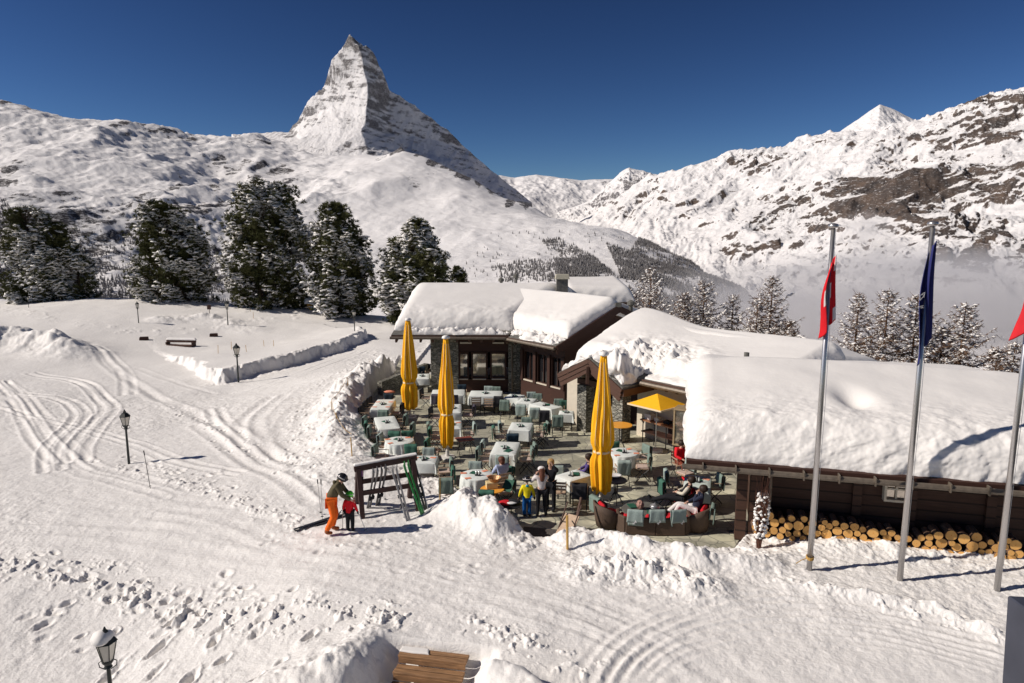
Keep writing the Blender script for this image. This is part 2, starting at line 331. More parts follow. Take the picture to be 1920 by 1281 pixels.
tris = [('S', 'a1', 'h1'), ('a1', 'a2', 'h1'), ('a2', 'h2', 'h1'), ('a2', 'a3', 'h2'), ('a3', 'h3', 'h2'), ('a3', 'e1', 'h3'), ('a3', 'a4', 'e1'), ('e1', 'h4', 'h3'), ('e1', 'h5', 'h4'), ('a4', 'a5', 'e1'), ('a5', 'e3', 'e1'), ('e3', 'e2', 'e1'), ('e2', 'e4', 'e1'), ('e1', 'e4', 'h5'), ('e4', 'h6', 'h5'), ('a5', 'a6', 'e3'), ('a6', 'e6', 'e3'), ('a6', 'a7', 'e6'), ('e3', 'e6', 'e2'), ('e6', 'e5', 'e2'), ('e2', 'e5', 'e4'), ('e4', 'e5', 'h6'), ('e5', 'h7', 'h6'),
 ('S', 'h1', 'S2'), ('S2', 'h1', 'r1'), ('h1', 'h2', 'r1'), ('r1', 'h2', 'r2'), ('h2', 'h3', 'r2'), ('r2', 'h3', 'r3'), ('h3', 'n1', 'r3'), ('r3', 'n1', 'r4'), ('h3', 'h4', 'n1'), ('h4', 'h5', 'n1'), ('h5', 'n2', 'n1'), ('h5', 'h6', 'n2'), ('h6', 'h7', 'n3'), ('h6', 'n3', 'n2'), ('n1', 'n2', 'n9'), ('n1', 'n9', 'r4'), ('r4', 'n9', 'r5'), ('n9', 'n4', 'r5'), ('n9', 'n2', 'n4'), ('r5', 'n4', 'r6'), ('n4', 'r7', 'r6'), ('n4', 'n5', 'r7'), ('n2', 'n5', 'n4'), ('n2', 'n3', 'n5'), ('n3', 'n7', 'n5'), ('h7', 'n7', 'n3'), ('n7', 'n6', 'n5'), ('n5', 'n6', 'r7'), ('r7', 'n6', 'r8'), ('n6', 'n8', 'r8'), ('r8', 'n8', 'r9'), ('e6', 'g1', 'e5'), ('g1', 'g2', 'e5'), ('e5', 'g2', 'h7'), ('g2', 'g3', 'h7'), ('h7', 'g3', 'n7'), ('g3', 'g4', 'n7'), ('n7', 'g4', 'n6'), ('g4', 'g5', 'n6'), ('n6', 'g5', 'n8'),
 ('S', 'b0', 'a1'), ('a1', 'b0', 'a2'), ('a2', 'b0', 'a3'), ('a3', 'b0', 'b1'), ('a3', 'b1', 'a4'), ('a4', 'b1', 'a5'), ('a5', 'b1', 'a6'), ('a6', 'b1', 'b4'), ('a6', 'b4', 'a7'), ('S', 'S2', 'b0'), ('S2', 'r1', 'b0'), ('r1', 'r2', 'b0'), ('r2', 'r3', 'b0'), ('r3', 'r4', 'b0'), ('r4', 'b2', 'b0'), ('r4', 'r5', 'b2'), ('r5', 'r6', 'b2'), ('r6', 'r7', 'b2'), ('r7', 'r8', 'b2'), ('r8', 'b3', 'b2'), ('r8', 'r9', 'b3')]
def f_peak(X, Y):
    # warp the lookup so that the ridges are not ruled straight
    Xw = X + LUMP(X, Y, 330, 61) * 22 + LUMP(X, Y, 90, 63, False, 4) * 7; Yw = Y + LUMP(X, Y, 330, 65) * 22
    Z = np.full(X.shape, -600.0)
    for t in tris:
        A, B, C = (pkv[k] for k in t); den = (B[1] - C[1]) * (A[0] - C[0]) + (C[0] - B[0]) * (A[1] - C[1])
        if abs(den) < 1e-6: continue
        l1 = ((B[1] - C[1]) * (Xw - C[0]) + (C[0] - B[0]) * (Yw - C[1])) / den
        l2 = ((C[1] - A[1]) * (Xw - C[0]) + (A[0] - C[0]) * (Yw - C[1])) / den; l3 = 1 - l1 - l2
        m = (l1 >= -1e-3) & (l2 >= -1e-3) & (l3 >= -1e-3); Z = np.where(m, np.maximum(Z, l1 * A[2] + l2 * B[2] + l3 * C[2]), Z)
    for _ in range(2):
        K = Z.copy(); K[1:-1, 1:-1] = (Z[1:-1, 1:-1] * 2 + Z[:-2, 1:-1] + Z[2:, 1:-1] + Z[1:-1, :-2] + Z[1:-1, 2:]) / 6; Z = K
    # ribs and couloirs down the faces, ledges across them
    hgt = sstep(900, 1700, Z)
    rib = fbm(X / 150 + Z / 500, Z / 230 - X / 700, 6, 71, .55, True) - 0.3
    led = np.sin(Z / 26 + LUMP(X, Y, 300, 77) * 5) * LUMP(X, Y, 200, 79)
    Z = np.where(Z > -599, Z + rib * (10 + 16 * hgt) + LUMP(X, Z, 70, 73, False, 5, 0.6) * (8 + 8 * hgt) + led * 5, Z)
    rk = patches(X, Y, Z, [(655, 75, 8000, 90, .26), (672, 88, 7990, 60, .2), (612, 150, 8090, 60, .4), (600, 170, 8110, 60, .3), (552, 240, 8200, 110, .35), (580, 235, 7900, 90, .2), (545, 250, 8000, 150, .2), (650, 222, 7500, 80, .2), (640, 235, 7450, 80, .15), (650, 275, 7050, 110, .25), (610, 280, 7100, 110, .16), (690, 280, 6960, 90, .2), (602, 256, 7400, 60, .2)])
    st = band(X, Z, -12, 130, 26, 83) * .30 + band(X, Z, 62, 160, 24, 87) * .16
    return Z, np.clip(rk, 0, .34) + st
M['mount_peak'] = mountain_mat('peak rock and snow', t0=0.32, t1=0.48, amt=0.22, nscale=0.007, sw=0.35, off=0.36, nxw=0.13, rock=(0.12, 0.112, 0.12), warm=(0.18, 0.155, 0.14), strata=(1, 1, 4), bs=1.0)
heightfield('mountain', f_peak, 420, 1020, 620, np.linspace(6420, 10200, 760), M['mount_peak'])
# ---- glacier ridge far behind
def ridge_sheet(name, sky_, D, depth, foot, az0, az1, nx, ny, amp, seed, mat, rkp=None, lam=500, back_=True, fall=1.0):
    """a massif from its skyline (px, py) at distance D; 'foot' (px, py) is where its near side ends"""
    sx, sy = zip(*[(atY(px, py, D)[0] / D, atY(px, py, D)[2]) for px, py in sky_])
    fx, fy = zip(*[(atY(px, py, D - depth)[0] / (D - depth), atY(px, py, D - depth)[2]) for px, py in foot])
    def fn(X, Y):
        u = X / Y; zs = np.interp(u, sx, sy); zf = np.interp(u, fx, fy); wob = LUMP(X, Y * .3, 900, seed + 5) * depth * .25
        t = (D + 0 - Y) / depth
        z = zs + (zf - zs) * np.clip(t, 0, 1.6) ** fall
        z = np.where(t < 0, zs + t * depth * 0.9, z)
        e = sstep(0.0, 0.12, np.abs(t)) * 0.8 + 0.2
        z = z + e * amp * (LUMP(X, Y * .45, lam, seed, True, 7, 0.55) - 0.3) + e * amp * .4 * LUMP(X, Y, lam * .3, seed + 2, False, 6, 0.6)
        return z, (patches(X, Y, z, rkp) if rkp else np.zeros_like(z))
    return heightfield(name, fn, az0, az1, nx, np.linspace(D - depth * 1.3, D + depth * .35, ny), mat)
M['mount_far'] = mountain_mat('far ridge', t0=0.52, t1=0.66, amt=0.22, nscale=0.003, rock=(0.12, 0.11, 0.12), warm=(0.16, 0.14, 0.13))
ridge_sheet('mountain_ridge', [(850, 330), (940, 328), (965, 333), (1005, 327), (1040, 332), (1090, 338), (1150, 336), (1250, 330), (1350, 330)], 13000, 3200, [(850, 420), (1000, 400), (1100, 430), (1200, 440), (1350, 440)], 850, 1350, 300, 240, 90, 101, M['mount_far'], [(960, 345, 12600, 250, .15), (1130, 345, 12700, 200, .2), (1020, 375, 11200, 350, .12)], 700)
ridge_sheet('mountain_spur', [(1040, 400), (1075, 388), (1110, 375), (1140, 345), (1165, 322), (1180, 314), (1200, 320), (1228, 327), (1300, 335), (1400, 350)], 10500, 2600, [(1040, 425), (1100, 430), (1200, 450), (1300, 470), (1400, 470)], 1040, 1400, 300, 300, 120, 131, M['mount_far'], [(1180, 350, 9900, 200, .22), (1150, 380, 9400, 250, .2), (1200, 390, 9200, 250, .15), (1240, 345, 10000, 200, .12)], 420)
M['mount_white'] = mountain_mat('white peak', t0=0.30, t1=0.42, amt=0.18, nscale=0.004)
ridge_sheet('mountain', [(1480, 330), (1540, 275), (1580, 243), (1612, 222), (1650, 195), (1672, 203), (1690, 212), (1708, 222), (1760, 240), (1850, 300)], 9500, 1500, [(1480, 400), (1650, 300), (1850, 330)], 1480, 1850, 260, 220, 60, 151, M['mount_white'], None, 260)
# ---- the massif on the right
ctl_r = [(1120, 400, 8600), (1150, 372, 8600), (1200, 345, 8600), (1260, 330, 8500), (1300, 318, 8450), (1332, 312, 8400), (1352, 298, 8350), (1375, 290, 8300), (1400, 293, 8250), (1430, 293, 8200), (1465, 284, 8000), (1495, 265, 7900), (1515, 262, 7850), (1530, 258, 7700), (1560, 254, 7600), (1600, 245, 7450), (1640, 250, 7350), (1690, 232, 7250), (1720, 216, 7150), (1770, 203, 7000), (1800, 190, 6900), (1820, 186, 6850), (1845, 180, 6800), (1870, 188, 6750), (1895, 176, 6700), (1920, 170, 6650), (2050, 150, 6500), (2250, 130, 6300),
 (1150, 420, 7500), (1230, 400, 7000), (1250, 450, 6000), (1320, 400, 6600), (1330, 460, 5400), (1400, 350, 7000), (1400, 420, 5800), (1420, 500, 4600), (1480, 330, 6800), (1500, 400, 5600), (1500, 460, 4800), (1560, 310, 6500), (1600, 360, 5500), (1580, 430, 4900), (1640, 290, 6400), (1700, 300, 5900), (1660, 350, 5200), (1780, 260, 6000), (1800, 320, 5000), (1860, 260, 5700), (1900, 320, 4800), (2050, 300, 4800),
 (1640, 420, 4500), (1700, 330, 4950), (1700, 395, 4550), (1760, 380, 4600), (1760, 320, 4980), (1700, 450, 4100), (1800, 400, 4300), (1900, 390, 4200), (1800, 470, 3700), (1900, 470, 3500), (1700, 520, 3400), (1900, 560, 2700), (1550, 520, 3900), (1450, 580, 3500), (1600, 600, 2900), (1800, 620, 2300), (1950, 640, 1900), (1400, 560, 3900), (2150, 450, 3400), (2150, 600, 2200), (1700, 650, 2000), (1880, 690, 1500)]
R3 = cps(ctl_r)
for px, py, D, dn in [(1120, 400, 9500, 300), (1200, 345, 9500, 300), (1332, 312, 9200, 300), (1430, 293, 9000, 400), (1530, 258, 8500, 400), (1640, 250, 8100, 350), (1720, 216, 7900, 400), (1845, 180, 7500, 500), (1950, 165, 7300, 500), (2200, 140, 7000, 500)]:
    p = atY(px, py, D); R3.append((p.x, p.y, p.z - dn))
for x in (200, 900, 1600): R3.append((x, 800, -640))
rbR = RBF(R3, 1000.0)
def f_right(X, Y):
    Z = rbR(X, Y); far = sstep(1300, 3400, Y)
    Z = Z + far * ((LUMP(X, Y, 700, 203, True, 7, 0.56) - .25) * 95 + LUMP(X, Y, 180, 207, True, 5, 0.5) * 16)
    rg = 1 - 2 * np.abs(band(X, Z, 30, 1100, 190, 251, 5)); Z = Z + far * (rg - .5) * 55
    cr = patches(X, Y, Z, [(1830, 195, 6800, 300, 1), (1925, 180, 6600, 260, 1), (1740, 225, 7100, 160, .7), (1500, 265, 7800, 180, .6), (1380, 295, 8250, 200, .8), (1600, 250, 7400, 150, .5)]); Z = Z + cr * (LUMP(X, Y, 130, 257, True, 5, .55) - .3) * 42
    led = np.abs(np.sin((Z + X * 0.25) / 62 + LUMP(X, Y, 500, 211) * 4)); Z = Z + far * led * 16 * (LUMP(X, Y, 700, 213, False, 3) + .6)
    rk = patches(X, Y, Z, [(1705, 348, 4850, 200, .44), (1668, 392, 4700, 150, .46), (1735, 375, 4650, 140, .34), (1650, 430, 4450, 90, .32), (1760, 345, 4800, 120, .16), (1560, 270, 7100, 140, .14), (1375, 312, 8000, 160, .2), (1420, 302, 8100, 110, .15),
        (1475, 395, 5700, 210, .2), (1500, 365, 6100, 150, .15), (1425, 430, 5500, 150, .25), (1520, 400, 5500, 160, .12), (1600, 400, 5100, 200, .14), (1440, 470, 4900, 160, .14), (1360, 470, 5100, 190, .12), (1250, 395, 7300, 250, .12), (1300, 420, 6400, 220, .1), (1180, 400, 7700, 200, .14), (1550, 460, 4500, 150, .1),
        (1790, 320, 5000, 260, .22), (1880, 300, 5100, 260, .2), (1800, 240, 6400, 260, .2), (1740, 265, 6500, 180, .2), (1830, 200, 6700, 160, .22), (1880, 195, 6700, 160, .22), (1700, 270, 6500, 140, .14), (1780, 440, 3900, 200, .2), (1850, 420, 4000, 180, .24), (1900, 440, 3800, 190, .24), (1840, 480, 3500, 160, .16), (1700, 470, 3900, 150, .18), (1680, 500, 3600, 110, .14), (1900, 480, 3400, 160, .2), (1900, 350, 4600, 230, .18), (1620, 300, 6500, 120, .1)])
    b1 = band(X, Z, 28, 520, 62, 221); b2 = band(X, Z, 30, 190, 28, 227); pm = np.clip(patches(X, Y, Z, [(1850, 350, 4700, 420, 1), (1760, 300, 5400, 240, .8), (1700, 380, 4700, 260, .9), (1850, 460, 3800, 380, 1), (1700, 480, 3900, 220, .8), (1830, 215, 6700, 330, 1), (1740, 265, 6500, 220, .9), (1930, 260, 5900, 350, .8), (1470, 400, 5700, 300, .75), (1430, 450, 5000, 200, .7), (1560, 270, 7200, 170, .6), (1390, 310, 8200, 230, .7), (1250, 370, 7800, 350, .5), (1600, 330, 6000, 150, .3), (1370, 480, 5000, 200, .4), (1540, 430, 4900, 200, .4)]) * 1.15, .06, 1)
    b3 = band(X, Z, 33, 90, 16, 241); st = sstep(.0, .5, b1 * .8 + b2 * .7 + b3 * .45) * .32 * pm
    Z = Z + far * (b1 * 22 + b2 * 10) * pm
    return Z, rk - 0.06 + st * far
M['mount_right'] = mountain_mat('massif', t0=0.54, t1=0.62, amt=0.22, rock=(0.09, 0.078, 0.075), warm=(0.20, 0.14, 0.105), strata=(1, 1, 2.5), bs=.9, dust=.56)
heightfield('mountain', f_right, 1080, 2300, 760, np.r_[rows(800, 3000, 120)[:-1], rows(3000, 5500, 330)[:-1], rows(5500, 9600, 300)], M['mount_right'])
# valley floor sheet below everything, out past the last ridge
mesh_np('valley_floor', [(-40000, 60, -700), (40000, 60, -700), (40000, 45000, -700), (-40000, 45000, -700)], [(0, 1, 2, 3)], M['snow'], False)['kind'] = 'structure'
# ================================================================ the snow ground, the cleared terrace
def W(px, py, z=0.3): p = atz(px, py, z); return (p.x, p.y)
ctl = [(200, 1281, -.9), (0, 1281, -.9), (0, 1120, -.4), (0, 1000, -.15), (480, 1281, -.2), (700, 1281, .15), (960, 1281, .2), (1300, 1281, .2), (1880, 1281, .2), (1880, 1160, .25), (1500, 1150, .3), (1000, 1150, .35), (600, 1100, .3), (620, 1000, .35), (300, 1000, 0), (240, 870, -.05), (0, 870, -.1),
 (500, 870, .15), (640, 870, .6), (600, 780, .4), (560, 740, .15), (400, 780, -.3), (200, 760, -.5), (0, 740, -.5), (430, 740, -.9), (640, 700, .5), (540, 690, -.6), (600, 660, -.8), (690, 640, -.5), (200, 680, -1), (0, 680, -.7), (-300, 700, -.5), (-300, 900, -.2), (-300, 1200, -.6), (258, 607, .2), (360, 640, -.9), (460, 660, -1.1), (560, 640, -1.1), (665, 622, -1.0), (740, 650, -.3), (740, 620, -.8),
 (1000, 1000, .25), (1200, 1060, .32), (1300, 1060, .35), (780, 900, .25), (700, 880, .35), (850, 1010, .3), (1500, 1070, .42), (1600, 1025, .42), (1750, 1040, .42), (1850, 1060, .40), (1920, 1100, .42), (1950, 1200, .3), (2200, 1100, .4), (1450, 1030, .2), (2200, 1280, .3)]
G3 = [tuple(atz(a, b, z)) for a, b, z in ctl]
for px, py in ((-250, 568), (-100, 570), (0, 571), (60, 568), (150, 563), (250, 561), (330, 569), (420, 577), (500, 577), (560, 582), (640, 591), (740, 601)): G3.append(tuple(atY(px, py, 73)))
for x, y, z in ((5, 50, -1.5), (20, 45, -2), (40, 40, -3), (10, 38, -.5), (30, 25, -.5), (20, 16, .3), (-10, 5, 0), (10, 5, 0), (0, 1, 0), (30, 3, 0), (-60, 60, .5), (-60, 20, -1), (40, 70, -10), (0, 75, -2.5)): G3.append((x, y, z))
rbG = RBF(G3, 10.0, 0.02)
# the floor of the terrace in plan (z = 0); snow stands round it
TERR = [W(*p, 0) for p in ((752, 668), (738, 700), (700, 735), (688, 770), (684, 810), (700, 845), (760, 872), (830, 905), (862, 925), (905, 972), (950, 1000), (985, 1014), (1030, 1020), (1075, 996), (1110, 1006), (1180, 1018), (1260, 1030), (1330, 1042), (1368, 1040))] + [(6.3, 17.75), (20, 14.5), (24, 60), (-6.0, 60), (-6.2, 37.5)]
FIELD = [W(415, 722, -.9), W(470, 712, -.9), W(560, 690, -.9), W(640, 664, -.9), W(690, 640, -.8), W(680, 628, -.8), W(610, 606, -.4), W(480, 598, 0), W(300, 600, .1), W(250, 622, -.3), W(300, 650, -.6), W(360, 690, -.8)]
STEPC = (-1.55, 12.1)
def gauss(d, wd): return np.exp(-(d / wd) ** 2)
def ground_z(X, Y, fine=True):
    Z = rbG(X, Y)
    Z = Z - sstep(74, 88, Y) * (Y - 74) * .42 * sstep(74, 80, Y)
    sT = sdist(X, Y, TERR)
    # raised field with a sharp, blocky bank towards the road
    sF = sdist(X, Y, FIELD) + vnoise(X * .5, Y * .5, 2) * .35 + vnoise(X * 1.6, Y * 1.6, 3) * .25 + vnoise(X * 5, Y * 5, 4) * .10
    # rims: x, y polylines with height and width
    e = 0
    bF = [FIELD[i] for i in (0, 1, 2, 3, 4, 5)]; dF, tF = seg_dist(X, Y, bF)
    bL = [FIELD[i] for i in (11, 0)]; dL, _ = seg_dist(X, Y, bL); inF = 1 - sstep(-.25, .3, sF)
    Z = Z + inF * (.75 * np.exp(-(dF / 5.5) ** 2) + .0) + inF * (1 - np.exp(-(dF / 5.5) ** 2)) * .6 * np.exp(-(dL / 7) ** 2) + gauss(dF - .35, .4) * .12 * inF
    def rim(pts, h, wd, z=.4, lump=.35, ls=1.2, sd=11, pw=2):
        d, t = seg_dist(X, Y, [W(*p, z) for p in pts]); hh = np.interp(t, np.linspace(0, 1, len(h)), h)
        return np.exp(-(d / wd) ** pw) * hh * (1 + lump * fbm(X * ls, Y * ls, 4, sd) * 2)
    Z = Z + rim([(758, 668), (700, 690), (652, 730), (628, 770), (632, 815), (662, 850), (740, 880), (800, 893)], [.7, .75, .8, .7, .4, .2, .1, .05], .9, .8)
    Z = Z + rim([(888, 968), (905, 976), (925, 990)], [.54, .60, .44], .70, .3, .3, 1.5, 31, 4) + rim([(855, 960), (930, 985)], [.35, .2], .8, .4)
    Z = Z + rim([(1062, 1008), (1120, 1012), (1190, 1030), (1260, 1044), (1330, 1056), (1390, 1056), (1440, 1050)], [.26, .36, .36, .36, .30, .22, .18], .38, .4, .35, 1.5, 37)
    Z = Z + rim([(1100, 1065), (1200, 1070), (1310, 1095)], [.2, .3, .2], .6, .4, .6, 2.5, 39)
    Z = Z + rim([(1440, 1030), (1540, 1015), (1650, 1022), (1720, 1040)], [.05, .16, .12, .05], .45, .5, .5, 1.6, 41)
    Z = Z + rim([(1480, 1080), (1600, 1095), (1750, 1120), (1880, 1165), (2000, 1200)], [.06, .10, .12, .12, .1], .22, .6, .6, 2.4, 43)
    Z = Z + rim([(-60, 655), (40, 650), (100, 655), (140, 660)], [1.3, 1.35, 1.15, .7], 2.1, -.5, .34, .55, 47) - rim([(-60, 600), (100, 606)], [.0, .0], 1, -.5)
    Z = Z + rim([(300, 604), (400, 598), (470, 606)], [.25, .3, .2], 1.2, .1, .5, .9, 53)
    # big lumps at the lower edge, beside the wooden steps
    Z = Z + rim([(560, 1240), (640, 1215), (700, 1190)], [.3, .34, .2], .6, .4, .3, 1.6, 57) + rim([(900, 1265), (960, 1290), (1020, 1330)], [.42, .5, .45], .48, .4, .15, 1.5, 59, 3) + rim([(300, 1330), (450, 1300), (600, 1290)], [.05, .2, .25], .6, 0, .3, 1.5, 61)
    # stairs cut
    dx = X - STEPC[0]; dy = Y - STEPC[1]; ca, sa = math.cos(R(-9)), math.sin(R(-9)); lx = dx * ca + dy * sa; ly = -dx * sa + dy * ca
    cut = (1 - sstep(.74, 1.35, np.abs(lx) + fbm(X * 2.5, Y * 2.5, 3, 131) * .12)) * (1 - sstep(.25, .42, ly)); Z = Z * (1 - cut) + cut * np.minimum(Z, np.clip(.02 + (ly - .30) * .55, -2.2, .2) - .12)
    if not fine: return np.where(sT < 0, -.06, Z)
    # trodden snow, ploughed roads, untouched patches
    rough = sstep(-.4, .4, fbm(X * .12, Y * .12, 3, 71))
    near = 1 - sstep(30, 55, Y)
    Z = Z + (fbm(X * 1.1, Y * 1.1, 4, 73) * .035 + fbm(X * 5, Y * 5, 4, 75, .62) * (.010 + .022 * rough)) * near + fbm(X * .25, Y * .25, 3, 79) * .10 * sstep(14, 30, Y)
    edge = 1 - sstep(.3, 2.2, np.abs(sT - .2)); Z = Z + edge * np.maximum(fbm(X * 3.2, Y * 3.2, 4, 83, .6), -.2) * .12 + gauss(dF, .9) * fbm(X * 3, Y * 3, 4, 85) * .12
    # clods along the edges of the cleared ways
    def clods(pts, wd, z, amp, sd, fr=6):
        d, _ = seg_dist(X, Y, [W(*p, z) for p in pts]); n = fbm(X * fr, Y * fr, 3, sd)
        return gauss(d, wd) * np.maximum(n - .1, 0) * amp * .5
    Z = Z + clods([(0, 1040), (180, 1060), (330, 1120), (480, 1150), (620, 1170), (720, 1180)], .55, 0, .38, 91) + clods([(230, 870), (330, 900), (450, 950), (560, 1000)], .5, 0, .25, 93, 5)
    Z = Z + clods([(700, 640), (650, 700), (600, 760), (590, 820), (620, 880)], 1.4, .5, .26, 95, 4) + clods([(900, 1180), (1100, 1260)], .4, .2, .3, 97) + clods([(1100, 1060), (1280, 1090)], .7, .4, .26, 99, 8) + clods([(1440, 1070), (1700, 1130), (1900, 1190)], .3, .5, .2, 101)
    Z = Z + clods([(0, 603), (160, 625), (300, 625), (560, 600)], 1.2, -.4, .3, 103, 1.5)
    # ski and groomer tracks: (pixel polyline, height, width m, depth m, pair gap)
    def track(pts, z, wd, dp, gaps=(0,)):
        o = 0; P = [W(*p, z) for p in pts]
        # smooth the polyline
        Q = []
        for i in range(len(P) - 1):
            p0 = P[max(i - 1, 0)]; p1 = P[i]; p2 = P[i + 1]; p3 = P[min(i + 2, len(P) - 1)]
            for k in range(5):
                t = k / 5; Q.append(tuple(.5 * (2 * b + (c - a) * t + (2 * a - 5 * b + 4 * c - d) * t * t + (3 * b - a - 3 * c + d) * t ** 3) for a, b, c, d in zip(p0, p1, p2, p3)))
        Q.append(P[-1])
        xs, ys = zip(*Q); bx = (X > min(xs) - 2) & (X < max(xs) + 2) & (Y > min(ys) - 2) & (Y < max(ys) + 2)
        if not bx.any(): return 0
        out = np.zeros_like(X); x, y = X[bx], Y[bx]; acc = np.zeros_like(x)
        for g in gaps:
            Qg = []
            for i in range(len(Q)):
                a = Q[max(i - 1, 0)]; b = Q[min(i + 1, len(Q) - 1)]; L = math.hypot(b[0] - a[0], b[1] - a[1]) + 1e-6
                Qg.append((Q[i][0] - (b[1] - a[1]) / L * g, Q[i][1] + (b[0] - a[0]) / L * g))
            d, _ = seg_dist(x, y, Qg); acc += -.30 * dp * np.clip(.8 + 1.3 * vnoise(x * .45, y * .45, 7), .1, 2) * gauss(d, wd) + dp * .22 * gauss(d - wd * 2.1, wd * .8)
        out[bx] = acc; return out
    T = [([(0, 705), (40, 760), (75, 830), (120, 880)], -.4, .10, .09, (-.32, .32)), ([(0, 740), (60, 790), (110, 860), (160, 900)], -.4, .13, .08, (0,)),
         ([(60, 690), (150, 705), (190, 740), (205, 765), (180, 800), (150, 850), (145, 880)], -.4, .11, .12, (-.3, .3)), ([(40, 735), (120, 745), (150, 770), (140, 800), (100, 850), (100, 900)], -.4, .10, .12, (-.28, .28)),
         ([(0, 755), (120, 790), (260, 840), (330, 875), (450, 905)], -.2, .08, .06, (-.2, .2)), ([(0, 700), (60, 760), (140, 870), (230, 905), (330, 940)], -.2, .11, .08, (-.35, .35)),
         ([(80, 650), (180, 655), (230, 690), (240, 740)], -.7, .12, .06, (-.3, .3)), ([(180, 650), (230, 690), (330, 755), (420, 815), (500, 870), (560, 905)], -.3, .22, .13, (0,)), ([(380, 790), (460, 860), (540, 910), (600, 960)], 0, .14, .10, (-.3, .3)),
         ([(520, 740), (480, 770), (465, 800), (480, 845), (540, 890)], .1, .18, .09, (-.35, .35)), ([(560, 760), (530, 800), (540, 840), (575, 880)], .2, .18, .07, (0,)), ([(330, 750), (450, 735), (560, 705), (680, 660)], -.5, .10, .06, (-.4, .4)), ([(260, 690), (330, 720), (400, 740)], -.9, .15, .05, (0,)),
         ([(400, 760), (420, 800), (470, 850)], -.1, .12, .08, (-.25, .25)), ([(0, 930), (150, 960), (350, 980), (600, 1020)], 0, .12, .035, (-.5, .5)), ([(0, 980), (200, 990), (500, 1050), (760, 1110), (980, 1200)], .1, .14, .03, (-.6, 0, .6)), ([(300, 930), (430, 960), (560, 1010), (800, 1060), (1200, 1180), (1400, 1290)], .3, .12, .03, (-.7, -.2, .4)),
         ([(1130, 1281), (1160, 1230), (1230, 1180), (1330, 1150), (1450, 1140), (1650, 1150), (1900, 1200)], .3, .06, .03, (-.5, -.25, 0, .25, .5)), ([(1160, 1300), (1210, 1240), (1300, 1195), (1450, 1175), (1650, 1185), (1950, 1260)], .3, .05, .025, (-.4, -.2, 0, .2, .4)), ([(1150, 1281), (1190, 1225), (1280, 1170), (1400, 1130), (1560, 1118), (1760, 1150)], .3, .07, .04, (-.1, .15)),
         ([(1000, 1060), (1150, 1120), (1350, 1170), (1600, 1200)], .35, .07, .02, (-.6, -.2, .2, .6)), ([(700, 1110), (900, 1110), (1100, 1150), (1280, 1230)], .35, .06, .02, (-.6, -.2, .3))]
    for t in T: Z = Z + track(*t)
    # groomer corduroy on the turning place, lower right
    c0 = W(1500, 1400, .3); rr_ = np.hypot(X - c0[0], (Y - c0[1]) * 1.2); mk = sstep(.1, .5, fbm(X * .5, Y * .5, 3, 111) + .25) * (X > 1.0) * (Y < 15.8); Z = Z + mk * np.sin(rr_ * 24 + fbm(X, Y, 2, 113) * 2) * .006
    # footprints: rows of pits
    rs = random.Random(5)
    def prints(pts, z, step=.62, dp=.16, sx=.12, sy=.2, n=1, jit=.12):
        dp *= .62; sx *= .85; sy *= .8; jit += .06
        nonlocal Z
        P = [W(*p, z) for p in pts]; side = 1
        for q in range(n):
            for i in range(len(P) - 1):
                a, b = P[i], P[i + 1]; L = math.hypot(b[0] - a[0], b[1] - a[1]); k = max(1, int(L / step)); ux, uy = (b[0] - a[0]) / L, (b[1] - a[1]) / L
                for j in range(k):
                    side = -side; t = (j + rs.random() * .4) / k
                    x = a[0] + ux * L * t - uy * side * .14 + rs.gauss(0, jit); y = a[1] + uy * L * t + ux * side * .14 + rs.gauss(0, jit)
                    m = (np.abs(X - x) < .8) & (np.abs(Y - y) < .8); lx = (X[m] - x) * ux + (Y[m] - y) * uy; lw = -(X[m] - x) * uy + (Y[m] - y) * ux
                    ks, kx, kd = rs.uniform(.6, 1.25), rs.uniform(.7, 1.2), rs.uniform(.35, 1.15); lx, lw = lx + lw * rs.uniform(-.5, .5), lw; q_ = np.sqrt((lx / sy / ks) ** 2 + (lw / sx / kx) ** 2) + fbm(X[m] * 7, Y[m] * 7, 3, 300 + j) * .38; Z[m] += -dp * kd * (1 - sstep(.3, 1.2, q_)) + dp * kd * .25 * gauss(q_ - 1.5, .35)
    prints([(70, 1300), (180, 1240), (330, 1160), (380, 1130)], -.4, .55, .17); prints([(240, 1300), (330, 1220), (420, 1160), (500, 1130)], -.3, .5, .2, .13, .3); prints([(330, 1300), (400, 1230), (480, 1170), (560, 1140)], -.1, .5, .2, .15, .26)
    prints([(0, 1170), (60, 1150), (110, 1125), (180, 1120), (260, 1110), (360, 1110), (460, 1130)], -.3, .5, .13, .13, .2, 2, .3); prints([(0, 1060), (60, 1050), (120, 1060), (200, 1090), (300, 1130)], -.2, .45, .13, .12, .17, 2, .25)
    prints([(120, 1300), (250, 1230), (300, 1200)], -.5, .6, .2, .15, .35); prints([(180, 1170), (300, 1140), (420, 1130), (520, 1160)], -.3, .35, .12, .1, .15, 3, .4); prints([(460, 1300), (520, 1230), (600, 1180)], .1, .5, .15)
    prints([(330, 750), (390, 790), (470, 850), (560, 900), (620, 930)], 0, .7, .09, .11, .16, 2, .25); prints([(400, 800), (420, 850), (520, 880)], 0, .8, .08, .1, .15, 1, .3); prints([(650, 700), (600, 750), (580, 830), (600, 900)], .4, .6, .08, .1, .15, 3, .5); prints([(540, 990), (620, 1010), (720, 1005), (820, 1000)], .35, .4, .05, .1, .14, 3, .3)
    prints([(240, 850), (330, 890), (480, 920)], 0, .6, .08, .12, .2, 2, .3); prints([(1290, 1290), (1380, 1260), (1500, 1281)], .2, .7, .03)
    prints([(600, 1020), (760, 1040), (950, 1060), (1050, 1050)], .35, .5, .03, .12, .18, 4, .6)
